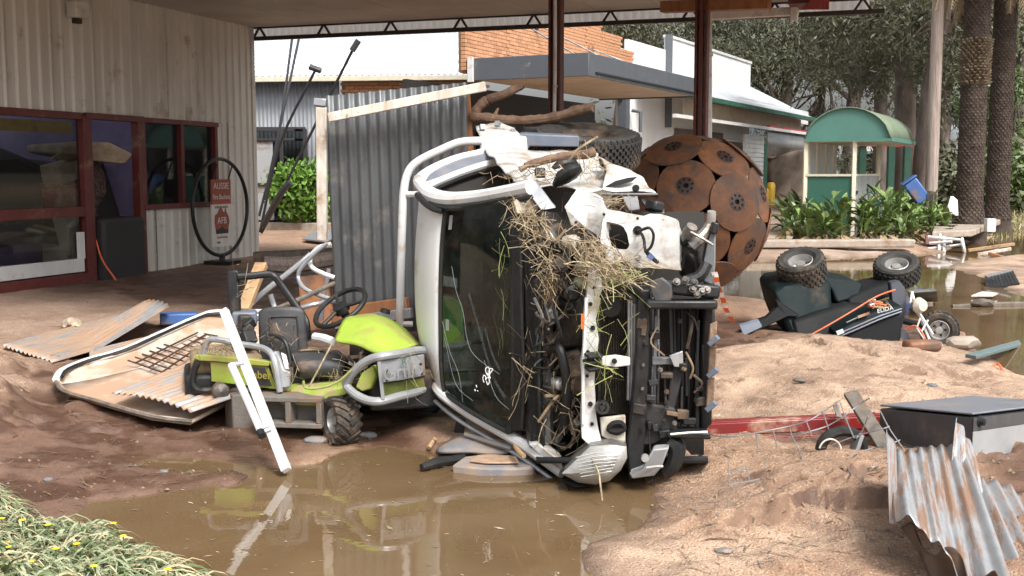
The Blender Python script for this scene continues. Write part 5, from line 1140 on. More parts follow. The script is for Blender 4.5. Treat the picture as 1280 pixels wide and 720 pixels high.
MB().prism(ats([(815, 446, 5.72), (838, 447, 5.72), (853, 440, 5.72), (854, 458, 5.72), (838, 456, 5.72), (815, 457, 5.72)]), V(0, .04, 0)).build('stay_bracket', 'galv_dark', tk, bevel=.006)
MB().prism(ats([(836, 444, 5.71), (853, 438, 5.71), (854, 459, 5.71), (842, 458, 5.71)]), V(0, -.015, 0)).build('stay_plate', 'galv', tk, bevel=.004)
random.seed(91)
for i in range(46):
    px, py = rnd(797, 886), rnd(385, 545); q = random.random()
    if q < .35: MB().beam(at(px, py - rnd(10, 50), 5.74), at(px + rnd(-3, 3), py + rnd(10, 40), 5.74), rnd(.008, .022), rnd(.01, .03)).build('duct_rib', random.choice(['black_metal', 'black_plastic', 'galv_dark', 'engine_dark']), tk, bevel=.003)
    elif q < .7: MB().box(at(px, py, 5.71), (rnd(.02, .07), .04, rnd(.015, .06)), frame(V(rnd(-.2, .2), rnd(-.2, .2), 1), (0, 1, 0))).build('bracket', random.choice(['black_metal', 'engine_dark', 'black_plastic']), tk, bevel=.005)
    elif q < .85: MB().lathe([(0, .012), (.008, .012), (.009, 0), (.014, 0), (.014, -.01)], at(px, py, 5.69), (rnd(-.2, .2), -1, 0), 8).build('bolt', random.choice(['engine_grey', 'black_metal', 'engine_dark']), tk)
    else: MB().tube(ats([(px, py, 5.7), (px + rnd(-14, 14), py + rnd(5, 20), 5.68), (px + rnd(-16, 16), py + rnd(20, 50), 5.7)]), rnd(.004, .009), 5, sm=4).build('wire', random.choice(['black_plastic', 'engine_dark', 'dead_grass']), tk)
# arched black shroud at top, flap and cross bar
MB().tube(ats([(750, 385, 5.76), (757, 368, 5.74), (774, 359, 5.73), (792, 362, 5.72), (800, 372, 5.72)]), [.03, .045, .05, .045, .035], 8, sm=4, flat=.5).build('fan_shroud', 'black_plastic', tk)
MB().lathe([(0, .02), (.05, .02), (.055, -.02)], at(764, 384, 5.84), (0, -1, 0), 18).build('fan_motor', 'black_plastic', tk)
MB().prism(ats([(812, 352, 5.64), (827, 347, 5.62), (839, 357, 5.62), (840, 372, 5.63), (836, 379, 5.63), (820, 380, 5.64), (814, 366, 5.64)]), V(.01, .03, 0)).build('splash_flap', 'safe_dark', tk, bevel=.006)
MB().box(at(851, 380, 5.66), (.36, .1, .045)).build('cross_member', 'black_metal', tk, bevel=.012)
MB().box(at(862, 362, 5.74), (.29, .16, .07), frame(V(.1, .1, 1), (0, 1, 0))).build('steering_rack_mount', 'black_metal', tk, bevel=.015)
for px, py in ((857, 350), (868, 353), (866, 361), (878, 364), (872, 368), (846, 352), (884, 362)): MB().lathe([(0, .02), (.011, .02), (.013, 0), (.02, 0), (.02, -.015)], at(px, py, 5.63), (rnd(-.3, .3), -1, .3), 8).build('bolt', 'engine_grey', tk)
MB().box(at(858, 455, 5.86), (.14, .08, .62)).build('lower_tank', 'black_plastic', tk, bevel=.02)
for q in range(5): MB().box(at(844 + q * 8.5, 455, 5.79 + .02 * (q % 2)), (.014, .03, .66 - .04 * (q % 2)), frame(V(.02 * (q - 2), .02, 1), (0, 1, 0))).build('shroud_rib', 'black_plastic', tk, bevel=.004)
MB().prism(ats([(838, 470, 5.74), (848, 440, 5.74), (853, 470, 5.73), (842, 520, 5.73), (831, 530, 5.74)]), V(0, .05, 0)).build('undertray', 'charcoal', tk, bevel=.01)
MB().prism(ats([(880, 380, 5.72), (893, 372, 5.7), (895, 430, 5.7), (891, 470, 5.7), (890, 530, 5.7), (876, 545, 5.72), (874, 470, 5.74)]), V(.02, .3, 0)).build('chassis_end', 'black_metal', tk, bevel=.015)
for i, (y0_, y1_, dx) in enumerate(((402, 430, 2), (432, 470, 1), (472, 512, -1))):
    MB().prism(ats([(886 + dx, y0_ + 4, 5.66), (895 + dx, y0_, 5.64), (893 + dx, y1_ - 6, 5.64), (884 + dx, y1_, 5.66)]), V(0, .03, 0)).build('skid_plate', 'stone', tk, bevel=.004)
    MB().beam(at(884 + dx, y1_ + 1, 5.63), at(896 + dx, y1_ - 9, 5.61), .03, .03).build('plate_lip', 'blue_grey', tk, bevel=.005)
MB().prism(ats([(834, 541, 5.66), (860, 539, 5.64), (888, 541, 5.62), (889, 550, 5.62), (860, 549, 5.64), (834, 547, 5.66)]), V(0, .12, 0)).build('lower_rail', 'black_metal', tk, bevel=.01)
MB().tube(ats([(838, 543, 5.6), (860, 541, 5.6), (884, 540, 5.6)]), .007, 6).build('rail_edge', 'alloy', tk)
MB().prism(ats([(792, 500, 5.74), (845, 510, 5.72), (848, 540, 5.72), (820, 556, 5.74), (795, 560, 5.74)]), V(0, .1, 0)).build('bumper_mount', 'charcoal', tk, bevel=.015)
MB().tube(ats([(838, 552, 5.72), (846, 560, 5.7), (843, 578, 5.7), (832, 592, 5.72)]), [.05, .05, .045, .03], 8, sm=4).build('tow_eye', 'black_plastic', tk)
MB().prism(ats([(750, 523, 5.74), (782, 519, 5.72), (782, 553, 5.72), (766, 553, 5.73), (752, 545, 5.74)]), V(0, .03, 0)).build('corner_bracket', 'reservoir', tk, bevel=.006)
MB().tube(ats([(761, 537, 5.715), (766, 530, 5.71), (776, 529, 5.71), (780, 536, 5.71), (770, 540, 5.71)]), .016, 6, sm=3, closed=True).lathe([(0, .002), (.04, .002)], at(771, 535, 5.712), (0, -1, 0), 12).build('bracket_hole', 'hole_black', tk)
# lower headlamp and fog lamp panel
hl = ats([(702, 592, 5.66), (720, 575, 5.64), (738, 558, 5.62), (760, 556, 5.6), (783, 558, 5.6), (784, 572, 5.6), (776, 588, 5.62), (762, 601, 5.64), (744, 606, 5.66), (722, 603, 5.66)])
hb = MB().prism(hl, V(.02, .22, .0)).build('headlamp', 'engine_grey', tk, bevel=.02)
cen = sum(hl, V(0, 0, 0)) / len(hl)
MB().grid([hl + [hl[0]], [p.lerp(cen, .3) + V(0, -.05, 0) for p in hl + [hl[0]]], [p.lerp(cen, .7) + V(0, -.07, 0) for p in hl + [hl[0]]], [cen + V(0, -.075, 0)] * (len(hl) + 1)]).build('lens', 'headlight', hb, smooth=60)
for q in range(7): MB().tube(ats([(720 + q * 1 + 0, 572 + q * 4, 5.545), (745, 566 + q * 4.5, 5.53), (776 - q * 2, 565 + q * 4, 5.55)]), .003, 4).build('lens_rib', 'headlight', hb)
fg = MB().prism(ats([(786, 592, 5.64), (803, 586, 5.62), (816, 562, 5.6), (836, 560, 5.6), (827, 584, 5.62), (818, 595, 5.64), (790, 599, 5.66)]), V(.02, .1, 0)).build('fog_lamp_panel', 'panel_grey', tk, bevel=.008)
MB().tube(ats([(808, 585, 5.59), (820, 583, 5.58), (828, 583, 5.6)]), .008, 6).build('panel_edge', 'alloy', fg); MB().lathe([(0, .02), (.02, .02), (.022, 0)], at(806, 572, 5.6), (0, -1, 0), 10).build('fog_lamp', 'alloy', fg)
MB().prism(ats([(700, 600, 5.7), (712, 606, 5.66), (722, 609, 5.64), (742, 607, 5.68), (726, 602, 5.7)]), V(0, .1, -.02)).build('bumper_shard', 'black_plastic', tk)
# upper (left) inner wing panels
def panel(pts, name, m, th=(0.02, .03, -.01), bev=.008, par=None):
    if m == 'white_paint': return crumple(MB().prism(ats(pts), V(*th)).build(name, m, par or tk), .03, 8, 5)
    return MB().prism(ats(pts), V(*th)).build(name, m, par or tk, bevel=bev)
# wing with a dark hole: built as a ring
outer = [(756, 262), (779, 265), (805, 269), (812, 266), (822, 266), (845, 275), (848, 287), (849, 312), (850, 336), (820, 335), (791, 334), (784, 322), (770, 330), (757, 322), (750, 300)]
def ringpanel(outer, inner, Y, name, m):
    n = len(outer); O_ = ats([(x, y, Y) for x, y in outer]); I_ = ats([(x, y, Y) for x, y in inner]); d = V(.02, .05, -.01)
    return MB().grid([[p + d for p in O_ + O_[:1]], O_ + O_[:1], I_ + I_[:1], [p + d for p in I_ + I_[:1]]]).build(name, m, tk)
inner = [(758, 277), (766, 278), (772, 279), (776, 280), (780, 283), (783, 290), (785, 300), (786, 306), (784, 310), (782, 311), (778, 311), (774, 311), (768, 310), (761, 306), (757, 294)]
crumple(ringpanel(outer, inner, 5.82, 'inner_wing_panel', 'white_paint'), .02, 8, 4)
panel([(752, 274, 5.95), (788, 278, 5.95), (788, 314, 5.95), (752, 312, 5.95)], 'wing_void', 'hole_black', (0, .03, 0), 0)
panel([(706, 258, 5.98), (714, 244, 6.02), (720, 237, 6.05), (735, 240, 6.02), (749, 245, 5.96), (757, 262, 5.88), (752, 300, 5.86), (740, 290, 5.92), (732, 283, 5.94), (713, 280, 5.97)], 'strut_tower_panel', 'white_paint')
MB().tube(ats([(718, 262, 5.93), (730, 256, 5.92), (745, 258, 5.88)]), .006, 5, sm=3).build('pressing_line', 'white_clean', tk)
for px, py in ((797, 273), (829, 276), (843, 285), (848, 295), (720, 278), (755, 268)): MB().lathe([(0, .002), (.008, .002), (.008, -.004)], at(px, py, 5.815), (0, -1, 0), 8).build('hole', 'hole_black', tk)
MB().lathe([(0, .004), (.024, .004), (.024, -.004)], at(797, 288, 5.81), (0, -1, 0), 12).build('cable_hole', 'hole_black', tk)
MB().tube(ats([(797, 288, 5.8), (803, 287, 5.74), (812, 285, 5.72), (817, 294, 5.72), (814, 308, 5.73), (807, 313, 5.74), (805, 300, 5.76), (802, 292, 5.78)]), .008, 6, sm=4).tube(ats([(807, 313, 5.74), (812, 320, 5.75), (822, 328, 5.78)]), .011, 6).build('wiring_loop', 'black_plastic', tk)
MB().box(at(813, 321, 5.74), (.03, .02, .03), frame(V(.6, 0, -.6), (0, 1, 0))).build('blue_connector', 'blue', tk)
MB().lathe([(0, .004), (.013, .004), (.016, -.002)], at(798, 322, 5.81), (0, -1, 0), 10).build('grommet', 'galv', tk)
# crumpled front guard above
g0 = [[(744, 195, 6.75), (752, 198, 6.6), (756, 208, 6.45), (756, 222, 6.3), (752, 236, 6.18)], [(757, 200, 6.75), (764, 205, 6.6), (768, 214, 6.42), (770, 226, 6.28), (768, 240, 6.15)], [(770, 206, 6.7), (778, 211, 6.55), (786, 219, 6.4), (790, 229, 6.25), (790, 241, 6.12)], [(785, 213, 6.6), (796, 219, 6.48), (803, 225, 6.36), (806, 233, 6.22), (806, 241, 6.1)], [(798, 219, 6.5), (805, 223, 6.42), (809, 228, 6.32), (812, 236, 6.2), (820, 241.5, 6.08)]]
crumple(MB().grid([ats(r) for r in g0]).build('crumpled_guard', 'white_paint', tk, solid=.006), .035, 6, 4)
panel([(757, 233, 6.2), (770, 226, 6.2), (786, 222, 6.22), (797, 221, 6.24), (790, 227, 6.2), (775, 231, 6.18)], 'guard_tear', 'hole_black', (0, .02, 0), 0)
MB().lathe([(0, .006), (.018, .006), (.02, -.01)], at(795, 235, 6.1), (.1, -1, .2), 12).build('guard_hole', 'hole_black', tk)
MB().tube(ats([(752, 243, 6.08), (780, 243, 6.05), (806, 243, 6.04), (822, 243, 6.03)]), .008, 6).build('guard_lip', 'galv_dark', tk)
panel([(778, 246, 6.12), (797, 245, 6.12), (800, 262, 6.1), (786, 264, 6.1)], 'mud_liner', 'grey_plate', (0, .03, 0), .004)
panel([(798, 246, 6.14), (818, 252, 6.12), (830, 258, 6.12), (832, 268, 6.1), (812, 266, 6.1)], 'wheel_arch', 'black_metal', (0, .05, 0), .004)
MB().box(at(818, 258, 6.02), (.1, .07, .06), frame(V(.2, .1, 1))).build('spring_seat', 'black_metal', tk, bevel=.015)
# body side (doors) seen across the top, dented
rows = []
for j in range(9):
    t_ = j / 8; row = []
    for i in range(13):
        s_ = i / 12; px = lerp(lerp(604, 650, t_), lerp(745, 760, t_), s_); py = lerp(lerp(186, 190, s_), lerp(236, 238, s_), t_); Y = lerp(8.2, 6.2, t_ ** .8)
        row.append(at(px, py, Y) + V(0, 0, .02 * math.sin(s_ * 9 + t_ * 4) * math.sin(t_ * 7) + rnd(-.006, .006)))
    rows.append(row)
crumple(MB().grid(rows).build('door_skin', 'white_paint', tk, solid=.008), .05, 4, 2)
MB().prism(ats([(600, 172, 8.25), (658, 170, 8.2), (660, 190, 8.2), (600, 192, 8.25)]), V(0, .12, 0)).build('tray_corner_post', 'white_clean', tk, bevel=.015)
rows = [ats([(594, 158, 8.9), (600, 172, 8.5), (606, 176, 8.4)]), ats([(612, 154, 8.95), (618, 166, 8.6), (624, 174, 8.4)]), ats([(625, 154, 8.95), (634, 165, 8.6), (640, 173, 8.4)]), ats([(642, 161, 8.9), (650, 168, 8.6), (655, 171, 8.4)])]
crumple(MB().grid(rows).build('crushed_tray_side', 'white_paint', tk, solid=.008), .05, 6, 4)
for px, py in ((603, 159), (622, 155), (641, 165), (628, 164)): MB().box(at(px, py, 8.7), (.04, .04, .03), frame(rvec(1))).build('tray_hook', 'galv', tk)
# headboard hoop of the tray
MB().tube(ats([(499, 470, 8.3), (500, 405, 8.3), (501, 340, 8.28), (503, 270, 8.26), (505, 236, 8.26), (511, 214, 8.26), (524, 201, 8.26), (550, 188, 8.26), (575, 178, 8.26), (602, 176, 8.26)]), .031, 12, sm=5).build('headboard_hoop', 'white_clean', tk)
MB().tube(ats([(506, 243, 8.26), (522, 243, 8.2)]), .022, 8).build('hoop_stay', 'white_clean', tk)
MB().tube(ats([(500, 405, 8.3), (516, 405, 8.3)]), .022, 8).build('hoop_stay', 'white_clean', tk)
# chassis rails and rear wheel
panel([(640, 176, 8.5), (652, 167, 8.5), (724, 170, 8.5), (724, 184, 8.5), (662, 183, 8.5), (661, 186, 8.5), (640, 188, 8.5)], 'chassis_rail', 'blue_grey', (0, .2, .02), .01)
panel([(655, 158, 9.0), (690, 160, 9.0), (690, 172, 9.0), (655, 170, 9.0)], 'cross_tube', 'black_metal', (0, .3, .02), .01)
wheel(tk, at(734, 184, 8.95), (0.05, -.22, 1), .41, .27, .22, rub='rubber', rimm='engine_dark', rows_=9, seg=46)
MB().tube(ats([(600, 205, 8.7), (640, 230, 8.9), (734, 230, 8.95)]), .07, 10).build('rear_axle', 'black_metal', tk)
MB().box(at(640, 330, 9.2), (.7, 1.6, 1.1)).build('tray_underside', 'black_metal', tk, bevel=.02)
# door mirror, torn black housings
MB().tube(ats([(694, 232, 6.2), (704, 222, 6.18), (716, 214, 6.16), (726, 210, 6.16)]), [.03, .07, .075, .04], 12, sm=4, flat=.6).build('mirror_housing', 'black_plastic', tk)
MB().tube(ats([(692, 210, 6.3), (702, 204, 6.32), (716, 203, 6.34), (722, 206, 6.34)]), [.02, .045, .04, .015], 10, sm=4, flat=.6).build('mirror_glass_housing', 'black_plastic', tk)
MB().box(at(675, 216, 6.22), (.06, .05, .045), frame(rvec(1))).build('mirror_mount', 'black_plastic', tk, bevel=.01)
panel([(655, 235, 6.1), (670, 227, 6.14), (688, 252, 6.04), (695, 260, 6.02), (683, 262, 6.0), (676, 262, 6.0)], 'bent_metal_strip', 'galv', (0, .02, .01), .004)
panel([(641, 252, 6.08), (652, 244, 6.1), (668, 246, 6.08), (674, 262, 6.05), (660, 270, 6.05), (645, 268, 6.06)], 'cowl_corner', 'reservoir', (0, .05, 0), .01)
# suspension strut standing up at the front
MB().prism(ats([(877, 352, 5.78), (881, 325, 5.78), (886, 300, 5.8), (889, 283, 5.8), (895, 284, 5.78), (895, 330, 5.76), (892, 358, 5.76)]), V(0, .08, 0)).build('control_arm', 'galv_dark', tk, bevel=.012)
MB().tube(ats([(864, 308, 5.8), (873, 300, 5.8), (882, 290, 5.82), (889, 276, 5.84)]), [.032, .036, .03, .026], 10, sm=4).build('strut_body', 'engine_grey', tk)
MB().lathe([(0, .03), (.022, .03), (.025, .015), (.025, -.03), (0, -.03)], at(889, 271, 5.82), (0, -.3, 1), 12).build('strut_bush', 'alloy', tk)
MB().lathe([(0, .05), (.03, .045), (.036, 0), (.03, -.045), (0, -.05)], at(861, 291, 5.8), (.3, -.6, .8), 12).build('ball_joint', 'engine_grey', tk)
MB().lathe([(0, .04), (.026, .03), (.03, -.03), (0, -.04)], at(858, 299, 5.82), (.3, -.6, .4), 12).build('ball_joint', 'black_metal', tk)
MB().tube(ats([(863, 290, 5.76), (878, 298, 5.74), (891, 306, 5.74)]), .008, 6).build('tie_rod', 'engine_grey', tk)
MB().box(at(893, 285, 5.78), (.035, .06, .06), frame(V(.2, 0, 1))).build('arm_bracket', 'black_metal', tk, bevel=.008)
MB().tube(ats([(852, 335, 5.85), (858, 318, 5.82), (866, 322, 5.8), (868, 340, 5.84)]), .012, 6, sm=4).build('brake_line', 'black_plastic', tk)
panel([(850, 300, 5.95), (875, 310, 5.9), (880, 345, 5.9), (852, 348, 5.95)], 'hub_carrier', 'black_metal', (0, .1, 0), .02)
MB().tube(ats([(855, 352, 5.72), (875, 345, 5.72), (884, 330, 5.74)]), .03, 8, sm=3).build('lower_arm', 'black_metal', tk)
# flood straw caught all over the wreck
def straw(name, spots, m, kind_label=None, seed=5, r_=.0016):
    random.seed(seed); VV, FF = [], []
    for (px, py, Y, n, spx, spy, L0, dirb) in spots:
        for i in range(n):
            p = at(px + random.gauss(0, spx), py + random.gauss(0, spy), Y + rnd(-.08, .1)); d = (rvec(1) + Vector(dirb) * 1.0).normalized(); d.y *= .5; d.normalize(); L_ = L0 * rnd(.4, 1.5); s_ = d.cross(rvec(1)).normalized(); w_ = r_ * rnd(.5, 1.5); bend = rvec(.35); o = len(VV)
            for q in range(4):
                t_ = q / 3 - .5; c = p + d * L_ * t_ + bend * L_ * t_ * t_; VV += [tuple(c - s_ * w_), tuple(c + s_ * w_)]
            for q in range(3): FF.append((o + q * 2, o + q * 2 + 1, o + q * 2 + 3, o + q * 2 + 2))
    return rawmesh(name, np.array(VV), np.array(FF), [m], kind='stuff')
straw('flood_straw', [(655, 270, 6.0, 54, 12, 10, .12, (.2, 0, -.3)), (668, 285, 5.98, 63, 14, 12, .12, (.3, 0, -.6)), (690, 215, 6.2, 37, 18, 6, .1, (.6, 0, .1)), (650, 220, 6.3, 25, 14, 4, .09, (.6, 0, 0)), (737, 205, 6.35, 35, 8, 10, .13, (.3, 0, -.6)), (680, 320, 5.95, 54, 10, 18, .13, (.1, 0, -.5)), (692, 350, 5.92, 67, 12, 18, .1, (.2, 0, -.4)), (745, 325, 5.7, 168, 13, 16, .13, (.6, 0, -.6)), (775, 342, 5.68, 133, 14, 9, .13, (.9, 0, -.5)), (722, 300, 5.85, 33, 14, 14, .12, (.4, 0, -.6)), (690, 400, 5.95, 25, 12, 22, .12, (0, 0, -.8)), (660, 445, 6.03, 23, 5, 26, .16, (.1, 0, -.9)), (652, 490, 6.0, 12, 6, 22, .14, (.2, 0, -.8)), (712, 510, 5.85, 25, 12, 20, .12, (.3, 0, -.5)), (690, 545, 5.85, 10, 16, 8, .12, (.4, 0, .4)), (763, 252, 6.0, 42, 14, 6, .12, (.8, 0, -.3)), (530, 445, 6.95, 21, 6, 16, .17, (.4, 0, -.8)), (812, 350, 5.62, 15, 12, 12, .14, (.5, 0, -.6)), (700, 555, 5.8, 8, 20, 8, .12, (.5, 0, .3))], 'straw')
straw('dead_grass_litter', [(660, 300, 6.0, 25, 14, 24, .1, (.1, 0, -.5)), (695, 360, 5.93, 37, 14, 24, .09, (0, 0, -.4)), (745, 330, 5.72, 56, 18, 16, .1, (.4, 0, -.5)), (690, 216, 6.2, 25, 24, 6, .09, (.5, 0, 0)), (705, 500, 5.9, 21, 14, 28, .1, (.1, 0, -.4)), (640, 222, 6.3, 16, 20, 4, .08, (.6, 0, 0))], 'dead_grass', seed=8)
straw('green_straw', [(745, 410, 5.66, 31, 4, 34, .17, (.05, 0, -1)), (754, 470, 5.66, 12, 5, 18, .16, (.2, 0, -1)), (787, 420, 5.66, 7, 2, 45, .2, (0, 0, -1)), (630, 390, 6.12, 16, 5, 38, .15, (.1, 0, -1)), (628, 330, 6.15, 8, 4, 26, .13, (.1, 0, -1)), (534, 455, 6.9, 10, 5, 14, .2, (.4, 0, -.9)), (775, 350, 5.66, 28, 16, 8, .14, (.9, 0, -.4))], 'straw_green', seed=9)
MB().tube(ats([(740, 572, 5.58), (748, 590, 5.5), (750, 602, 5.45), (753, 626, 5.4)]), .005, 5, sm=4).build('reed_stalk', 'straw'); tag(bpy.data.objects['reed_stalk'], 'long pale reed stalk hanging over the clear headlamp into the puddle', 'stalk')
def limb(name, label, pts, rad, m='bark_brown', cat='branch', twigs=()):
    t_ = thing(name, at(*pts[0]), label, cat); mb_ = MB(); trunkmesh(mb_, ats(pts), [q_ * .82 for q_ in rad], 10, .13); mb_.build('stem', m, t_)
    for tw in twigs: MB().tube(ats(tw), [.02, .008] if len(tw) == 2 else [.02, .015, .008], 6).build('twig', m, t_)
    return t_
limb('broken_branch', 'thick brown broken branch lying across the top of the wrecked truck', [(656, 207, 6.3), (668, 204, 6.32), (690, 198, 6.36), (714, 194, 6.4), (732, 193, 6.4), (742, 190, 6.42)], [.02, .028, .028, .03, .038, .035], twigs=[[(650, 212, 6.28), (664, 205, 6.3)]])
MB().tube(ats([(712, 200, 6.25), (722, 187, 6.25), (747, 171, 6.3)]), .008, 5, sm=3).build('bare_stick', 'straw'); tag(bpy.data.objects['bare_stick'], 'thin pale stick leaning against the spare muddy tyre on the wreck', 'stick')
limb('driftwood_limb', 'long bare driftwood limb lying above the wreck with a knobbly end', [(588, 146, 9.2), (606, 147, 9.2), (640, 151, 9.2), (670, 150, 9.15), (700, 145, 9.1), (722, 138, 9.05), (741, 134, 9.0)], [.045, .05, .055, .05, .05, .052, .05], twigs=[[(618, 145, 9.2), (623, 135, 9.2)]])
limb('forked_limb', 'curved upper driftwood limb rising toward the brown post', [(590, 146, 9.25), (600, 132, 9.25), (612, 124, 9.25), (630, 118, 9.2), (644, 111, 9.2), (655, 107, 9.2)], [.05, .05, .05, .04, .042, .03])
# barrier tape tied to the wreck
tp = MB(); A = catmull(ats([(893, 340, 5.75), (897, 356, 5.8), (903, 372, 5.9), (908, 388, 6.0), (916, 401, 6.1)]), 5); tp.grid([[p + V(-.016, 0, 0) for p in A], [p + V(.016, .01, .008 * math.sin(i)) for i, p in enumerate(A)]]); tpo = tp.build('barrier_tape', 'tape_white'); tag(tpo, 'white and orange barrier tape hanging off the front of the wreck', 'tape')
for i in range(2, len(A) - 2, 4): MB().grid([[A[i] + V(-.014, -.004, 0), A[i + 2] + V(-.014, -.004, 0)], [A[i] + V(.014, -.002, 0), A[i + 2] + V(.014, -.002, 0)]]).build('stripe', 'orange_tag', tpo)
# ------------------------------------------------------------------ ball of plough discs
SCn = at(862, 267.5, 13.0); SR = .9
def uv_(px, py):
    p = at(px, py, 13.0) - SCn; x, z = p.x / SR, p.z / SR; y = -math.sqrt(max(0, 1 - x * x - z * z)); return np.array([x, y, z])
obs = [uv_(841, 242), uv_(910, 242), uv_(899, 191), uv_(838, 191), uv_(915, 301), uv_(955, 288)]
ph = (1 + 5 ** .5) / 2; dirs = []
for a in (-1, 1):
    for b_ in (-ph, ph): dirs += [(0, a, b_), (a, b_, 0), (b_, 0, a)]
for a in (-1, 1):
    for b_ in (-1, 1):
        for c_ in (-1, 1): dirs.append((a, b_, c_))
        dirs += [(a / ph, 0, b_ * ph), (0, a * ph, b_ / ph), (a * ph, b_ / ph, 0)]
D = np.array(dirs, float); D /= np.linalg.norm(D, axis=1)[:, None]
rg = np.random.RandomState(4); best = (1e9, None)
def score(M): return sum((1 - (D @ M.T @ o_).max()) for o_ in obs)
def rq(q):
    q = q / np.linalg.norm(q); w_, x, y, z = q
    return np.array([[1 - 2 * (y * y + z * z), 2 * (x * y - z * w_), 2 * (x * z + y * w_)], [2 * (x * y + z * w_), 1 - 2 * (x * x + z * z), 2 * (y * z - x * w_)], [2 * (x * z - y * w_), 2 * (y * z + x * w_), 1 - 2 * (x * x + y * y)]])
bq = None
for i in range(2500):
    q = rg.normal(size=4); s_ = score(rq(q))
    if s_ < best[0]: best = (s_, q / np.linalg.norm(q))
for i in range(900):
    q = best[1] + rg.normal(size=4) * .06; s_ = score(rq(q))
    if s_ < best[0]: best = (s_, q / np.linalg.norm(q))
D = D @ rq(best[1]).T
ball = thing('plough_disc_ball', V(SCn.x, SCn.y, gz(SCn.x, SCn.y)), 'big rusty ball sculpture welded from overlapping plough discs', 'sculpture')
random.seed(2)
gap = uv_(952, 222); gi = int((D @ gap).argmax())
for i, d in enumerate(D):
    if i == gi: continue
    d = Vector(d); x, y, z = frame(d); ra = R(20.9); off = (.024 if i < 12 else 0.) + rnd(-.008, .008)
    prof = []
    for k in range(9):
        a = ra * (k / 8); a = max(a, R(1.9)); prof.append((SR * math.sin(a), SR * math.cos(ra) + .72 * SR * (math.cos(a) - math.cos(ra)) + off + .012))
    prof2 = prof + [(prof[-1][0], prof[-1][1] - .012)] + [(r_, h_ - .012) for r_, h_ in prof[::-1]] + [prof[0]]
    dk = MB().lathe(prof2, SCn, d, 30).build('disc', 'rust', ball)
    hp = prof[2][1]
    MB().lathe([(SR * math.sin(R(1.9)), prof[0][1] + .004), (SR * math.sin(R(5.2)), prof[2][1] + .006), (SR * math.sin(R(6.6)), prof[2][1] + .0), (SR * math.sin(R(6.8)), prof[2][1] - .01)], SCn, d, 22).build('hub_plate', 'rust_hub', dk)
    hb = MB()
    for k in range(8):
        a = k * math.pi / 4 + i; r_ = SR * math.sin(R(4.6)); c = SCn + (x * math.cos(a) + y * math.sin(a)) * r_ + d * (prof[1][1] + .004); hb.lathe([(0, .004), (.013, .004), (.013, -.004)], c, d, 7)
    hb.lathe([(0, prof[0][1] - .02), (.034, prof[0][1] - .02)], SCn, d, 12)
    hb.build('bolt_hole', 'hole_black', dk, kind='stuff')
MB().lathe([(SR * .8 * math.sin(a), SR * .8 * -math.cos(a)) for a in [math.pi * k / 12 for k in range(13)]], SCn, UP, 20).build('dark_core', 'hole_black', ball)  # added black core, gives the gaps between the discs their shade
MB().lathe([(0, 0), (.4, 0), (.35, .3), (0, .3)], V(SCn.x, SCn.y, SCn.z - SR - .25), UP, 20).build('base', 'concrete', ball)
# ------------------------------------------------------------------ leaning corrugated panel with battens
pn = thing('leaning_iron_panel', at(500, 420, 9.6), 'dark corrugated iron panel with white batten leaning behind the truck', 'iron panel')
TLp, TRp, BLp, BRp = at(407, 120, 9.3), at(583, 103, 9.1), at(420, 420, 9.75), at(590, 410, 9.6)
uu = (TRp - TLp); nn = V(0, -1, .1).normalized()
def pfn(p, u, v): return p
mb = MB(); rows = []; k = 160; nP = 13.5
for j in range(7):
    v = j / 6; row = []
    for i in range(k + 1):
        u = i / k; p = BLp.lerp(BRp, u).lerp(TLp.lerp(TRp, u), v); row.append(p + nn * .016 * math.sin(2 * math.pi * nP * u) + UP * (.0))
    rows.append(row)
mb.grid(rows).build('iron_sheet', 'galv_dark', pn, solid=.002)
MB().beam(at(411, 147, 9.2), at(607, 108, 9.0), .05, .075).build('batten', 'white_timber', pn, bevel=.006)
MB().beam(at(402, 134, 9.3), at(403, 300, 9.5), .085, .07).build('upright', 'white_timber', pn, bevel=.006)
MB().box(at(401, 128, 9.32), (.1, .12, .06), frame(V(.1, 0, 1))).build('upright_cap', 'galv', pn, bevel=.005)
MB().beam(at(580, 118, 9.25), at(585, 192, 9.3), .1, .12).build('timber_end', 'orange_timber', pn, bevel=.008)
for i in range(12): MB().lathe([(0, .006), (.009, .004), (.009, 0)], at(420 + i * 14, 137 - i * 2.9 + 9, 9.14), nn, 6).build('nail_head', 'galv', pn)
# tangle of tube, boards behind the mower
def solo(name, label, cat, pts, r, m, sm=5, seg=8): 
    o = MB().tube(ats(pts), r, seg, sm=sm).build(name, m); tag(o, label, cat); return o
bd = MB().prism(ats([(372, 346, 9.8), (410, 342, 9.8), (414, 410, 9.6), (378, 415, 9.6)]), V(.02, .03, 0)).build('plywood_board', 'orange_timber', bevel=.006); tag(bd, 'rust coloured plywood board standing behind the mower seat', 'board')
bd = MB().prism(ats([(415, 344, 9.9), (428, 342, 9.9), (430, 410, 9.7), (418, 412, 9.7)]), V(.02, .05, 0)).build('dark_board', 'grey_timber', bevel=.006); tag(bd, 'dark weathered board beside the rust coloured plywood', 'board')
solo('bent_pipe', 'long straight pale pipe slanting up behind the mower seat', 'pipe', [(296, 395, 8.6), (330, 365, 9.0), (372, 332, 9.4), (388, 318, 9.5)], .024, 'galv')
solo('looped_pipe', 'white pipe bent into a big hook beside the iron panel', 'pipe', [(414, 305, 9.4), (398, 310, 9.4), (388, 322, 9.4), (390, 334, 9.35), (404, 342, 9.3), (418, 347, 9.3)], .02, 'white_clean')
solo('curled_pipe', 'grey curled pipe looping in front of the rust coloured board', 'pipe', [(409, 304, 9.3), (392, 318, 9.3), (376, 336, 9.3), (373, 348, 9.3), (380, 360, 9.2), (396, 368, 9.2), (418, 375, 9.2)], .018, 'galv')
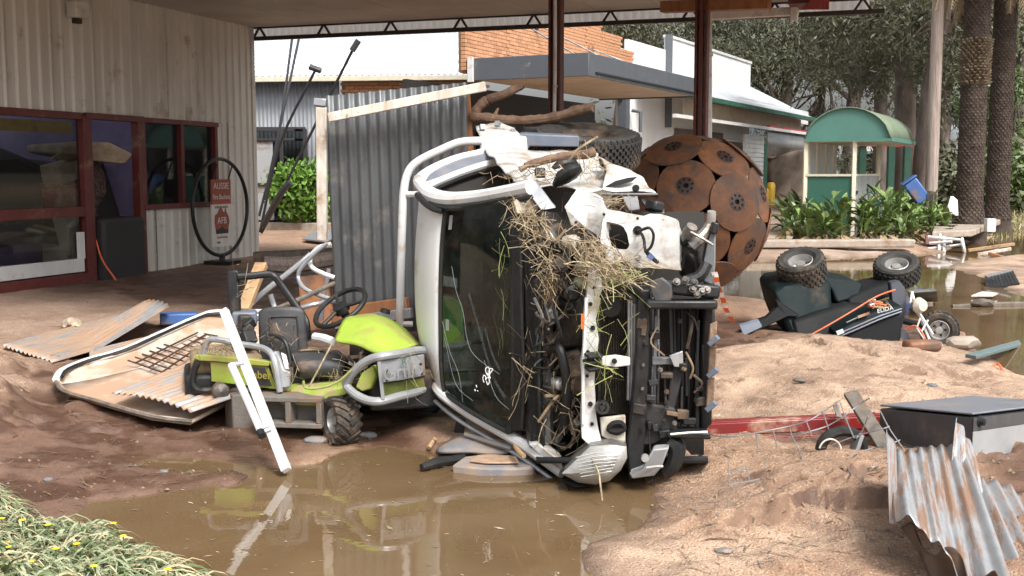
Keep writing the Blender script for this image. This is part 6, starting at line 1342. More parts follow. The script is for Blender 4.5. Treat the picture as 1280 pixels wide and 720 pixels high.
solo('muddy_pole', 'thin muddy pole crossing low behind the steering wheel', 'pole', [(340, 388, 9.0), (370, 376, 9.0), (400, 362, 9.2), (418, 354, 9.3)], .02, 'grey_timber')
solo('short_strut', 'short galvanised strut standing behind the seat back', 'strut', [(338, 368, 9.1), (343, 384, 9.1), (346, 398, 9.0)], .022, 'galv')
solo('low_rail', 'low pale rail running toward the steering wheel', 'rail', [(372, 386, 9.0), (395, 380, 9.0), (420, 376, 9.2)], .02, 'galv')
solo('upright_tube', 'crooked grey tube standing left of the iron panel', 'tube', [(411, 336, 9.5), (409, 350, 9.5), (404, 372, 9.5), (402, 400, 9.5)], .02, 'galv')
lg = MB().tube(ats([(330, 330, 13), (370, 331, 13.1), (412, 324, 13.2), (440, 322, 13.2)]), [.09, .1, .09, .1], 8, sm=4).build('fallen_log', 'pole_wood'); tag(lg, 'pale fallen log lying on the mud behind the mower', 'log')
lg = MB().tube(ats([(318, 322, 14.5), (350, 320, 14.5), (400, 318, 14.6), (440, 316, 14.6)]), [.08, .07, .08, .08], 8, sm=4).build('dark_log', 'grey_timber'); tag(lg, 'darker log behind the pale fallen log', 'log')
sh = MB().prism([gpx(378, 303, .05), gpx(402, 290, .1), gpx(425, 300, .12), gpx(408, 307, .05)], UP * .02).build('flat_iron_scrap', 'galv'); tag(sh, 'flat scrap of grey iron on the mud below the green bush', 'scrap')
tb_ = MB().beam(at(415, 394, 8.9), at(510, 381, 8.7), .06, .12).build('timber_rail', 'orange_timber', bevel=.006); tag(tb_, 'timber rail along the foot of the dark iron panel', 'timber')
tb_ = MB().beam(at(432, 402, 8.8), at(515, 391, 8.6), .05, .08).build('iron_rail', 'galv', bevel=.006); tag(tb_, 'grey metal rail just under the timber rail', 'rail')
pl = MB().beam(at(304, 388, 8.55), at(327, 330, 8.9), .1, .05).build('broken_plank', 'raw_timber', bevel=.006); tag(pl, 'short raw timber plank leaning behind the black roll bar', 'plank')
# bundle of thin black rods leaning by the grey store
rd = thing('rod_bundle', gpx(327, 285), 'three thin black rods with cap ends leaning between the shop and the bush', 'rods')
for pts in ([(325, 290, 23.8), (350, 180, 23.2), (394, 88, 22.7)], [(327, 291, 23.8), (372, 200, 23.0), (443, 58, 22.1)], [(324, 270, 23.8), (348, 170, 23.8), (366, 42, 24.5)], [(330, 250, 23.8), (352, 150, 23.8), (375, 42, 24.5)]):
    MB().tube(ats(pts), .028, 7, sm=4).build('rod', 'trim_dark', rd)
for p, d in ((at(394, 86, 22.7), V(1, 0, -.35)), (at(444, 57, 22.1), V(.6, 0, .9))): MB().tube([p - d.normalized() * .12, p + d.normalized() * .12], .06, 8).build('rod_cap', 'trim_dark', rd)
hd = MB(); MB().tube(ats([(329, 282, 23.7), (352, 240, 23.2), (363, 228, 23.1)]), .07, 7, sm=3).build('rod_sleeve', 'trim_dark', rd)
# ------------------------------------------------------------------ green slope mower
at0 = at
def at(px, py, Y): return at0(px, py, Y * .935)
mw_ = thing('slope_mower', gpx(400, 545), 'lime green ride-on slope mower with black seat propped on concrete blocks', 'ride-on mower')
hood = [[(417, 428, 7.28), (430, 429, 7.22), (446, 431, 7.14), (458, 437, 7.08), (467, 442, 7.03), (485, 444, 6.98)],
        [(421, 418, 7.36), (438, 416, 7.28), (455, 416, 7.2), (466, 424, 7.1), (474, 432, 7.04), (487, 441, 6.98)],
        [(427, 404, 7.46), (442, 402, 7.42), (458, 402, 7.36), (472, 411, 7.24), (480, 424, 7.12), (491, 440, 7.02)],
        [(433, 396.5, 7.6), (450, 394.5, 7.58), (468, 393.5, 7.55), (487, 404, 7.42), (499, 418, 7.3), (510, 437, 7.12)],
        [(440, 394, 7.8), (455, 392.5, 7.8), (472, 392, 7.78), (494, 402, 7.66), (510, 415, 7.5), (523, 433, 7.26)],
        [(448, 396, 7.95), (463, 395, 7.98), (478, 395, 7.95), (500, 406, 7.85), (516, 420, 7.68), (528, 436, 7.4)]]
MB().grid([ats(r) for r in hood]).build('hood', 'lime', mw_, solid=.012, sub=2, smooth=60)
MB().tube(ats([r[5] for r in hood]), .012, 6, sm=4).build('hood_seal', 'black_plastic', mw_)
MB().lathe([(0, .03), (.03, .025), (.035, 0)], at(481, 391, 7.8), (.3, 0, 1), 12).build('fuel_cap', 'black_plastic', mw_)
MB().tube(ats([(433, 480, 7.06), (438, 470, 7.04), (450, 457, 7.0), (463, 449, 6.97), (478, 445, 6.95), (500, 442, 7.02), (522, 438, 7.16), (532, 440, 7.24), (537, 452, 7.28), (538, 470, 7.28), (535, 482, 7.24), (520, 490, 7.14), (500, 495, 7.04), (478, 501, 6.95), (462, 501, 6.95), (447, 495, 6.99), (437, 487, 7.04)]), .026, 10, closed=True, sm=4).build('bumper_tube', 'grey_tube', mw_)
fp = panel([(473, 452, 6.94), (500, 448, 7.0), (530, 443, 7.16), (532, 470, 7.17), (502, 475, 7.02), (478, 479, 6.94)], 'front_plate', 'grey_plate', (0, .02, 0), .006, mw_)
panel([(478, 480, 6.96), (532, 471, 7.19), (534, 486, 7.19), (480, 498, 6.97)], 'lower_grille', 'lime_dark', (0, .03, 0), .004, mw_)
MB().beam(at(474, 452, 6.93), at(479, 499, 6.93), .02, .02).build('plate_edge', 'grey_tube', mw_)
xd = at(528, 457, 7.14) - at(480, 466, 6.94)
text('Grillo', at(504, 464, 6.985) + V(.0, -.006, 0), xd, UP, .125, 'grey_tube', fp, ex=.004); text('8', at(505, 452.5, 6.99) + V(0, -.006, 0), xd, UP, .06, 'kiosk_green', fp)
for px, py in ((483, 463), (484, 475), (526, 455), (528, 466)): MB().lathe([(0, .008), (.008, .006), (.01, 0)], at(px, py, 6.94 + (px - 480) / 48 * .2), (.3, -1, 0), 8).build('bolt', 'steel_dark', fp)
panel([(444, 484, 7.02), (452, 466, 7.0), (466, 457, 7.0), (470, 470, 7.02), (464, 486, 7.04), (452, 490, 7.04)], 'front_guard', 'lime_muddy', (.02, .1, 0), .01, mw_)
MB().box(at(492, 475, 7.5), (.42, .7, .24), frame(V(0, 0, 1), (-.3, 1, 0))).build('front_chassis', 'black_metal', mw_, bevel=.02)
# platform
panel([(346, 489, 7.26), (352, 480, 7.5), (410, 470, 7.7), (444, 476, 7.3), (432, 483, 7.12), (410, 489, 7.16), (398, 496, 7.18), (380, 497, 7.2), (352, 496, 7.24)], 'foot_platform', 'lime_muddy', (0, .0, -.05), .006, mw_)
MB().box(at(405, 497, 7.75), (.75, .36, .1), frame(V(0, 0, 1), (-.3, 1, 0))).build('under_frame', 'black_metal', mw_, bevel=.02)
MB().box(at(385, 470, 7.75), (.5, .5, .26), frame(V(0, 0, 1), (-.3, 1, 0))).build('seat_box', 'black_metal', mw_, bevel=.03)
MB().box(at(462, 446, 7.6), (.2, .45, .3), frame(V(0, 0, 1), (-.3, 1, 0))).build('engine', 'engine_dark', mw_, bevel=.03)
for i in range(9): MB().tube(ats([(rnd(432, 462), rnd(436, 470), 7.2), (rnd(432, 465), rnd(440, 475), 7.15), (rnd(436, 465), rnd(445, 480), 7.2)]), rnd(.006, .014), 5, sm=3).build('hose', random.choice(['black_plastic', 'engine_dark', 'engine_grey']), mw_)
# rear skirt
sk = [(243, 447), (250, 443), (337, 451), (350, 489), (318, 484), (262, 478), (262, 468), (252, 466)]
panel([(x, y, 7.42 - (x - 243) / 107 * .16) for x, y in ((241, 447), (245, 444), (270, 445), (310, 449), (338, 452), (336, 458), (308, 456), (270, 452), (249, 451))], 'skirt_rail', 'lime', (0, .06, 0), .004, mw_)
rs = panel([(x, y, 7.44 - (x - 243) / 107 * .16) for x, y in ((263, 452), (300, 455), (334, 457), (347, 487), (316, 483), (264, 477))], 'rear_skirt', 'lime', (0, .03, 0), .004, mw_)
panel([(x, y, 7.40 - (x - 243) / 107 * .16) for x, y in ((337, 452), (343, 452), (352, 489), (346, 489))], 'skirt_edge', 'lime', (0, .05, 0), .004, mw_)
panel([(x, y, 7.415 - (x - 243) / 107 * .16) for x, y in ((310, 458), (331, 460), (340, 483), (317, 481))], 'decal', 'charcoal', (0, .004, 0), 0, rs)
text('Climber', at(318, 468.5, 7.28), at(340, 470, 7.25) - at(310, 468, 7.3), UP, .07, 'gold_print', rs, ex=.001)
panel([(x, y, 7.5) for x, y in ((243, 452), (264, 455), (264, 478), (258, 484), (246, 476))], 'skirt_void', 'black_metal', (0, .05, 0), 0, mw_)
MB().tube(ats([(247, 452, 7.4), (242, 466, 7.4), (241, 478, 7.4), (246, 486, 7.4), (256, 488, 7.4), (264, 487, 7.42)]), .022, 9, sm=4).build('rear_bumper', 'black_metal', mw_)
MB().tube(ats([(254, 446, 7.45), (257, 432, 7.45), (262, 425, 7.45), (275, 425, 7.43), (300, 430, 7.4), (325, 434, 7.36), (338, 441, 7.3), (344, 456, 7.26), (350, 490, 7.24)]), .02, 9, sm=4).build('side_tube', 'galv', mw_)
panel([(340, 440, 7.3), (347, 440, 7.32), (355, 462, 7.28), (363, 465, 7.28), (362, 484, 7.26), (350, 486, 7.26), (348, 465, 7.28)], 'side_cover', 'galv', (0, .05, 0), .008, mw_)
panel([(351, 441, 7.34), (357, 444, 7.32), (362, 462, 7.3), (356, 461, 7.3)], 'warning_label', 'tape_white', (0, .02, 0), .003, mw_)
MB().box(at(282, 448, 7.8), (.45, .55, .12), frame(V(0, 0, 1), (-.3, 1, 0))).build('grass_deck', 'dead_grass', mw_, bevel=.04)
MB().box(at(290, 475, 7.75), (.6, .5, .18), frame(V(0, 0, 1), (-.3, 1, 0))).build('rear_chassis', 'black_metal', mw_, bevel=.03)
MB().lathe([(0, .06), (.05, .04), (.06, 0), (.05, -.04), (0, -.06)], at(276, 488, 7.4), (.3, -1, 0), 12).build('hitch_ball', 'engine_grey', mw_)
# seat
bk_ = []
for j in range(8):
    t_ = j / 7; row = []
    for i in range(9):
        s_ = i / 8; e = 1 - abs(2 * s_ - 1) ** 6 * .0; px = lerp(lerp(327, 330, t_), lerp(380, 386, t_), s_); py = lerp(lerp(384, 383, s_), lerp(452, 458, s_), t_)
        if j == 0: py += 5 * abs(2 * s_ - 1) ** 4
        row.append(at(px, py, 7.72 - .02 * t_) + V(0, -.04 * (math.cos((s_ - .5) * 2.6)) * math.cos((t_ - .5) * 2), 0))
    bk_.append(row)
sb = MB().grid(bk_).build('backrest', 'seat_vinyl', mw_, solid=.09, sub=1, smooth=60)
inn2 = [bk_[j][i] + V(0, -.058, 0) for j, i in ((1, 2), (1, 7), (6, 7), (6, 2))]
MB().tube(catmull(inn2, 1, True), .007, 6, closed=True).build('piping', 'seat_vinyl', sb)
for q in range(7): MB().tube([bk_[2][1].lerp(bk_[2][7], (q + 1) / 8) + V(0, -.055, 0), bk_[6][1].lerp(bk_[6][7], (q + 1) / 8) + V(0, -.05, 0)], .005, 5).build('seam', 'seat_vinyl', sb)
cu = []
for j in range(6):
    t_ = j / 5; cu.append([at(lerp(lerp(358, 372, t_), lerp(405, 432, t_), s_), lerp(445, 455, t_) - 3 * math.sin(math.pi * s_), lerp(7.95, 7.35, t_)) + V(0, 0, -.05 * max(0, t_ - .6) * 2.5) for s_ in [k / 7 for k in range(8)]])
MB().grid(cu).build('seat_cushion', 'seat_vinyl', mw_, solid=.1, sub=1, smooth=60)
MB().grid([[p + V(0, 0, .055) for p in r[1:6]] for r in cu[1:4]]).build('mud_crust', 'dead_grass', mw_, solid=.01)
# roll bar, wheel, levers, engine box
MB().beam(at(292, 338, 7.95), at(294, 402, 7.9), .075, .06).build('roll_bar_post', 'black_metal', mw_, bevel=.01)
MB().tube(ats([(296, 346, 7.9), (315, 345, 7.95), (334, 343, 8.0), (343, 346, 8.0), (352, 357, 8.0), (366, 377, 7.98), (378, 394, 7.95), (383, 405, 7.92), (384, 424, 7.9)]), .025, 9, sm=4).build('roll_bar', 'black_metal', mw_)
MB().box(at(306, 398, 7.9), (.16, .14, .1), frame(V(0, 0, 1), (-.2, 1, 0))).build('battery', 'blue_grey', mw_, bevel=.015); MB().box(at(320, 396, 8.0), (.14, .1, .05), frame(V(0, 0, 1), (-.2, 1, 0))).build('battery_clamp', 'galv', mw_, bevel=.01)
for i in range(12): MB().box(at(rnd(298, 316), rnd(402, 440), rnd(7.6, 7.9)), (rnd(.04, .12), rnd(.04, .1), rnd(.04, .1)), frame(rvec(1))).build('engine_lump', random.choice(['engine_dark', 'black_metal', 'black_plastic']), mw_, bevel=.01)
MB().tube(ats([(337, 418, 7.5), (350, 422, 7.45), (358, 430, 7.42), (362, 450, 7.4), (362, 470, 7.38)]), .014, 7, sm=4).build('arm_lever', 'black_plastic', mw_)
MB().lathe([(0, .02), (.02, .012), (.02, -.012), (0, -.02)], at(365, 455, 7.3), UP, 10).build('lever_knob', 'black_plastic', mw_); MB().tube(ats([(362, 470, 7.32), (365, 456, 7.3)]), .006, 5).build('lever', 'galv', mw_)
MB().lathe([(0, .02), (.022, .012), (.022, -.012), (0, -.02)], at(338, 424, 7.45), UP, 10).build('lever_knob', 'black_plastic', mw_)
c = at(425.5, 384.5, 7.8); n_ = V(-.42, -.42, .8).normalized(); x, y, z = frame(n_); Rw = .185
wl_ = MB().tube([c + (x * math.cos(a) + y * math.sin(a)) * Rw for a in [q * 2 * math.pi / 32 for q in range(32)]], .017, 9, closed=True).build('steering_wheel', 'black_plastic', mw_)
for q in range(3): a = q * 2.094 + .5; MB().tube([c, c + (x * math.cos(a) + y * math.sin(a)) * Rw], .013, 6).build('spoke', 'black_plastic', wl_)
MB().lathe([(0, .02), (.05, .015), (.055, -.03), (0, -.03)], c, n_, 14).build('hub', 'black_plastic', wl_); MB().tube([c - n_ * .02, c - n_ * .3], .03, 9).build('steering_column', 'black_metal', mw_)
MB().tube(ats([(393, 421, 7.6), (405, 423, 7.55), (416, 427, 7.5)]), .028, 9).build('white_pedal_tube', 'white_clean', mw_)
wheel(mw_, at(426, 525, 7.12), (-.82, -.52, .05), .135, .15, .075, tread='lug', rub='rubber_muddy', rimm='alloy', rows_=0)
MB().tube(ats([(438, 490, 7.2), (440, 505, 7.12), (442, 530, 7.1)]), .02, 8).build('wheel_fork', 'black_metal', mw_)
wheel(mw_, at(505, 505, 7.9), (-.82, -.52, .05), .17, .16, .075, tread='lug', rub='rubber_muddy', rows_=0)
MB().prism(ats([(520, 488, 7.6), (545, 480, 7.7), (560, 505, 7.6), (545, 518, 7.5), (515, 515, 7.45)]), V(0, .2, .0)).build('mower_skirt', 'dark_green', mw_, bevel=.03)
straw('mower_straw', [(440, 470, 7.2, 70, 14, 8, .13, (.5, 0, .3)), (275, 438, 7.4, 70, 14, 4, .08, (.5, 0, 0)), (350, 428, 7.5, 20, 16, 10, .1, (.2, 0, -.6)), (395, 455, 7.6, 30, 14, 4, .1, (.6, 0, 0)), (515, 460, 7.0, 24, 10, 14, .13, (.5, 0, -.8)), (300, 360, 7.85, 18, 6, 10, .1, (.6, 0, .4)), (365, 470, 7.25, 12, 5, 14, .12, (0, 0, -1))], 'straw', seed=13)
solo('yellow_reed', 'long yellow reed stem curving over the mower footplate', 'reed', [(379, 476, 7.0), (383, 485, 7.0), (405, 484, 7.0), (424, 476, 7.0), (440, 462, 7.0)], .008, 'straw_green', seg=6)
solo('straw_stem', 'straight straw stem leaning from the mower hood to its footplate', 'straw', [(386, 484, 7.05), (400, 458, 7.1), (416, 428, 7.2)], .006, 'straw', seg=6)
# blocks under the mower
def hollow_block(name, label, c, xd):
    t_ = thing(name, c, label, 'concrete block'); x = Vector(xd).normalized(); y = UP.cross(x).normalized(); L_, W_, Hh = .42, .19, .19; mb = MB()
    for s_ in (-1, 0, 1): mb.box(c + x * s_ * (L_ / 2 - .0175) + UP * Hh / 2, (.035, W_, Hh - .06), (x, y, UP))
    for s_ in (0, 1): mb.box(c + UP * (.016 + s_ * (Hh - .032)), (L_, W_, .032), (x, y, UP))
    mb.build('shell', 'block_grey', t_, bevel=.006); MB().box(c + UP * Hh / 2 + y * .05, (L_ - .04, .02, Hh - .04), (x, y, UP)).build('web', 'block_grey', t_)
c = gpx(366, 536); c.y = 7.45; hollow_block('hollow_block', 'hollow concrete block with two openings under the mower footplate', at(366, 531, 7.22), (1, -.12, 0))
c = at(312, 536, 7.5); sbk = MB().box(c + UP * .13, (.26, .22, .24), frame(UP, (-.5, 1, 0))).build('solid_block', 'block_grey', bevel=.01); tag(sbk, 'solid concrete block behind the thin white post', 'concrete block')
# white post leaning in front of the mower
wp_ = thing('white_post', gnd(355, 586), 'white square metal post with hinged strut leaning against the mower', 'post')
MB().beam(at(280, 388, 7.22), at(358, 588, 6.36), .05, .04, up=(0, 1, 0)).build('square_post', 'white_clean', wp_, bevel=.004)
MB().tube(ats([(289, 456, 6.78), (309, 500, 6.6), (327, 541, 6.4)]), .022, 10).build('strut', 'white_clean', wp_)
MB().tube(ats([(290, 456, 6.78), (305, 453, 6.8)]), .015, 8).build('hinge_pin', 'galv', wp_); MB().tube(ats([(326, 541, 6.4), (338, 536, 6.42)]), .018, 8).build('hinge_pin', 'galv', wp_)
MB().tube(ats([(325, 539, 6.4), (328, 545, 6.37)]), .024, 8).build('strut_cap', 'black_plastic', wp_)
at = at0
# ------------------------------------------------------------------ left: tub liner panel, sheets
lp_ = thing('liner_panel', gpx(180, 490), 'large muddy white moulded panel with black seal lying on the mud', 'panel')
def gq(px, py, z): return gnd(px, py, z + .07)
prs = [gq(70, 476, .16), gq(78, 466, .18), gq(110, 453, .22), (gq(155, 440, .28)), gq(200, 420, .36), gq(250, 398, .44), gq(275, 392, .46), gq(340, 392, .44), gq(330, 480, .1), gq(240, 526, .06), gq(190, 520, .07), gq(120, 500, .1), gq(80, 488, .13)]
cen = sum(prs, V(0, 0, 0)) / len(prs)
rows = [[p.lerp(cen, k / 5) + V(0, 0, -.035 * (1 if 0 < k else 0) - .01 * math.sin(k)) for p in prs + prs[:1]] for k in (0, .25, 1, 2, 3, 4, 5)]
MB().grid(rows).build('tray', 'liner', lp_, solid=.02)
MB().tube([p + V(0, 0, .012) for p in prs[0:8]], .026, 7, sm=3).build('rolled_rim', 'white_clean', lp_)
MB().tube([p.lerp(cen, .06) + V(0, 0, .02) for p in prs[0:8]], .014, 6, sm=3).build('rubber_seal', 'black_plastic', lp_)
MB().tube([p + V(0, 0, -.005) for p in prs[9:] + prs[:1]], .014, 6, sm=3).build('rolled_edge', 'grey_timber', lp_)
def psurf(px, py, dz=.0):
    best_ = min(range(40), key=lambda k: abs(lerp(.02, .6, k / 39) - (.13 + (gnd(px, py, lerp(.02, .6, k / 39)).y - 6.9) * .135)))
    return gnd(px, py, lerp(.02, .6, best_ / 39) + dz)
wm_ = thing('wire_mesh', psurf(220, 445), 'rusty wire grid lying on the muddy white panel', 'wire mesh')
for i in range(10):
    p0 = (160 + i * 9.0, 450.5 - i * 4.0); p1 = (207 + i * 7.2, 467 - i * 5.2); MB().tube([psurf(*p0, .03), psurf(*p1, .03)], .006, 5).build('wire', 'rust_hub', wm_)
for k in (.2, .55, .9): MB().tube([psurf(lerp(160, 207, k), lerp(450.5, 467, k), .04), psurf(lerp(241, 272, k), lerp(414.5, 420, k), .04)], .007, 5).build('wire', 'rust_hub', wm_)
def sheet(name, label, corners, nrib, amp, m, fn=None, nv=14, solid=.003):
    A, B, C_, D_ = corners; rows = []   # A-B along ribs direction start edge; ribs run A->D
    k = nrib * 8
    for j in range(nv + 1):
        v = j / nv; row = []
        for i in range(k + 1):
            u = i / k; p = A.lerp(B, u).lerp(D_.lerp(C_, u), v); p = p + UP * (amp * math.sin(2 * math.pi * nrib * u))
            if fn: p = fn(p, u, v)
            row.append(p)
        rows.append(row)
    o = MB().grid(rows).build(name, m, solid=solid, smooth=60); grid_uv(o, nv + 1, k + 1); tag(o, label, 'iron sheet'); return o
sheet('corrugated_sheet', 'muddy corrugated sheet lying half under the mower on the white panel', [psurf(140, 492, .05), psurf(240, 528, .02) + UP * .06, psurf(345, 478, .1), psurf(268, 440, .06)], 13, .009, 'iron_pink', lambda p, u, v: p + UP * (.03 * math.sin(u * 3) * (1 - v)))
sheet('bent_iron_sheet', 'arched corrugated sheet rising off the mud behind the white panel', [gpx(2, 438, .04), gpx(66, 456, .02), gpx(214, 414, .03), gpx(150, 398, .04)], 12, .01, 'iron_pink', lambda p, u, v: p + UP * (.24 * max(0, v - .35) * (1 - abs(u - .55)) * 2.4 * u))
sheet('small_iron_sheet', 'smaller muddy sheet tucked under the arched iron sheet', [gpx(112, 446, .05), gpx(112, 452, .02), gpx(200, 440, .05), gpx(200, 426, .06)], 5, .009, 'iron_pink')
rg_ = thing('rag', gpx(88, 414), 'crumpled cream rag lying on the arched iron sheet', 'rag')
rows = [[gpx(78 + i * 3.6, 418 - j * 2.6, .04) + UP * (.06 * math.sin(math.pi * i / 7) * math.sin(math.pi * (j + .6) / 5) + rnd(0, .03)) for i in range(8)] for j in range(5)]
MB().grid(rows).build('cloth', 'mattress', rg_, solid=.01, sub=1)
bt = MB().box(gpx(224, 408, .08), (.34, .2, .1), frame(UP, (-.3, 1, 0))).build('blue_crate', 'blue', bevel=.012); tag(bt, 'small blue crate half hidden behind the white panel', 'crate')
solo('orange_cable', 'thin orange cable on the mud in front of the shop doorway', 'cable', [(120, 300, 14.5), (128, 325, 14.4), (145, 350, 14.2)], .012, 'rope_orange', seg=5)
# debris in the puddle under the cab
cv = thing('torn_canvas', gpx(600, 562), 'grey torn canvas heap rising from the puddle under the cab', 'canvas')
rows = [ats([(545, 561, 6.55), (560, 552, 6.55), (582, 540, 6.55), (600, 545, 6.5), (620, 550, 6.45), (645, 556, 6.4)]), ats([(548, 562, 6.4), (568, 556, 6.4), (583, 550, 6.4), (602, 556, 6.35), (622, 558, 6.32), (642, 561, 6.3)]), ats([(545, 566, 6.35), (570, 566, 6.3), (588, 565, 6.3), (604, 567, 6.25), (620, 568, 6.25), (640, 566, 6.25)])]
MB().grid(rows).build('fabric', 'canvas_mud', cv, solid=.015, sub=1); MB().tube(ats([(582, 543, 6.45), (604, 550, 6.35), (640, 561, 6.2)]), .016, 6).build('fold', 'canvas_mud', cv)
sl_ = thing('bark_slab', gpx(615, 588), 'flat grey slab with muddy top floating beside the truck pillar', 'slab')
sq = ats([(565, 590, 6.05), (580, 577, 6.25), (605, 573, 6.3), (640, 574, 6.25), (663, 573, 6.2), (668, 588, 6.0), (640, 590, 5.98), (600, 592, 5.98)])
for p in sq: p.z = max(p.z, .035)
MB().prism([p + V(0, 0, rnd(0, .012)) for p in sq], UP * -.08).build('slab', 'canvas_mud', sl_, bevel=.012); MB().prism([p.lerp(sum(sq, V(0, 0, 0)) / 8, .4) + UP * .012 for p in sq], UP * .012).build('mud_cap', 'stone', sl_, bevel=.01)
st = solo('dark_branch', 'dark wet stick floating left of the grey slab', 'stick', [(527, 584, 6.05), (545, 578, 6.12), (565, 575, 6.2), (580, 571, 6.25)], [.02, .03, .026, .02], 'black_plastic')
bk = MB().box(at(575, 534, 6.75), (.06, .1, .1), frame(V(.2, 0, 1))).build('black_box', 'black_plastic', bevel=.01); tag(bk, 'small black box on the red gravel beside the torn canvas', 'box')
for i, pts in enumerate(([(644, 558, 6.1), (650, 566, 6.0), (655, 570, 5.95)], [(536, 560, 6.5), (541, 552, 6.55), (544, 548, 6.55)])): solo('driftwood_piece', ('pale driftwood stub beside the white pillar', 'pale driftwood stub at the edge of the red gravel')[i], 'driftwood', pts, .014, 'raw_timber')
# ------------------------------------------------------------------ overturned ride-on on the right
om = thing('overturned_ride_on', gpx(1060, 430), 'dark green ride-on mower lying upside down with its wheels in the air', 'ride-on mower')
panel([(968, 362, 10.0), (975, 356, 10.1), (1024, 347, 10.2), (1032, 347, 10.2), (1040, 352, 10.2), (1042, 390, 10.0), (1030, 430, 9.85), (1000, 432, 9.85), (985, 415, 9.9), (975, 390, 9.95)], 'deck', 'dark_green', (.0, .7, .05), .05, om)
panel([(1026, 346, 10.25), (1070, 352, 10.3), (1080, 357, 10.3), (1075, 372, 10.2), (1046, 380, 10.1), (1040, 362, 10.2)], 'rear_guard', 'dark_green', (.0, .5, .03), .03, om)
panel([(1060, 372, 10.15), (1090, 358, 10.3), (1120, 352, 10.35), (1122, 368, 10.3), (1090, 380, 10.2), (1064, 388, 10.1)], 'chassis', 'black_matte', (0, .4, .03), .03, om)
panel([(990, 400, 9.9), (1060, 380, 10.0), (1110, 384, 10.0), (1120, 410, 9.9), (1110, 440, 9.8), (1000, 440, 9.8)], 'underbody', 'black_matte', (0, .6, .02), .03, om)
hd = panel([(1043, 415, 9.72), (1060, 406, 9.72), (1085, 393, 9.74), (1107, 386, 9.76), (1127, 382, 9.8), (1129, 388, 9.78), (1100, 398, 9.72), (1070, 412, 9.7), (1048, 424, 9.7)], 'bonnet_side', 'dark_green', (0, .3, .03), .012, om)
panel([(1048, 424, 9.71), (1075, 412, 9.71), (1110, 398, 9.74), (1129, 392, 9.78), (1126, 425, 9.72), (1112, 442, 9.7), (1070, 438, 9.7)], 'bonnet_inside', 'black_matte', (0, .3, .02), .02, om)
for q in range(2): MB().tube(ats([(1046, 419 + q * 4 - 1, 9.69), (1070, 408 + q * 4, 9.69), (1100, 395 + q * 4, 9.71), (1127, 386 + q * 3.4, 9.76)]), .008, 6, sm=3).build('bonnet_rib', 'blue_grey', hd)
xd = at(1116, 385, 9.75) - at(1097, 389.5, 9.73)
text('ELIDA', at(1106.5, 387.0, 9.70), xd, UP, .05, 'white_clean', hd, ex=.002, sx=1.15)
MB().beam(at(1046, 416.5, 9.67), at(1054, 413.5, 9.67), .02, .035).build('white_label', 'white_clean', hd); MB().beam(at(1072, 396.5, 9.7), at(1087, 391, 9.71), .012, .02).build('red_stripe', 'red_paint', hd); MB().beam(at(1058, 403, 9.69), at(1071, 397, 9.7), .008, .008).build('silver_stripe', 'galv', hd)
for px, py, Y, ax_, r_, w_ in ((1002, 336, 10.3, (-.25, -.38, .82), .215, .24), (1121, 338, 10.6, (-.2, -.4, .82), .205, .2), (1174, 412, 10.3, (-.35, -.93, -.0), .17, .14)):
    wheel(om, at(px, py, Y), ax_, r_, w_, r_ * .52, rows_=6 if w_ > .15 else 4, seg=26)
MB().tube(ats([(1000, 345, 10.4), (1030, 360, 10.5), (1118, 350, 10.7)]), .035, 8).build('rear_axle', 'black_matte', om); MB().tube(ats([(1125, 400, 10.2), (1175, 412, 10.4)]), .03, 8).build('front_axle', 'black_matte', om)
MB().prism(ats([(1112, 352, 10.1), (1124, 350, 10.1), (1132, 360, 10.05), (1134, 384, 10.0), (1128, 410, 9.95), (1118, 420, 9.95), (1116, 385, 10.0)]), V(0, .08, 0)).build('front_frame', 'slate_plastic', om, bevel=.015)
rows = [ats([(1118, 415, 9.9), (1128, 412, 9.9), (1134, 418, 9.9)]), ats([(1116, 428, 9.8), (1126, 424, 9.78), (1138, 430, 9.85)]), ats([(1113, 440, 9.75), (1127, 436, 9.72), (1141, 440, 9.8)])]
MB().grid(rows).build('torn_sleeve', 'slate_plastic', om, solid=.02)
MB().prism(ats([(1000, 396, 9.9), (970, 376, 9.95), (972, 384, 9.95), (958, 398, 9.9), (928, 408, 9.85), (930, 418, 9.85), (960, 408, 9.88), (985, 396, 9.9)]), V(0, .06, .02)).build('deck_arm', 'black_matte', om, bevel=.01)
panel([(924, 408, 9.84), (948, 401, 9.86), (953, 409, 9.84), (930, 420, 9.82)], 'arm_plate', 'blue_grey', (0, .03, .02), .006, om)
panel([(945, 424, 9.7), (960, 421, 9.72), (985, 424, 9.7), (996, 430, 9.68), (962, 434, 9.66), (944, 431, 9.66)], 'side_chute', 'dark_green', (0, .2, .0), .02, om)
MB().tube(ats([(1140, 365, 9.95), (1145, 385, 9.85), (1158, 405, 9.8), (1166, 418, 9.75)]), .012, 6).tube(ats([(1140, 365, 9.95), (1138, 378, 9.9), (1152, 400, 9.85), (1163, 428, 9.75)]), .012, 6).build('grille_frame', 'white_clean', om)
MB().lathe([(0, .06), (.05, .05), (.075, 0), (.06, -.04), (0, -.04)], at(1149, 382, 9.85), (.4, -.9, .1), 14).build('head_lamp', 'reservoir', om)
MB().tube(ats([(1150, 398, 9.8), (1146, 410, 9.75), (1156, 425, 9.7), (1152, 414, 9.72), (1160, 400, 9.76)]), .008, 6).build('lamp_bracket', 'white_clean', om)
MB().lathe([(0, .05), (.04, .04), (.06, 0), (0, -.02)], at(1171, 434, 9.7), (.3, -.8, -.3), 12).build('head_lamp', 'alloy', om)
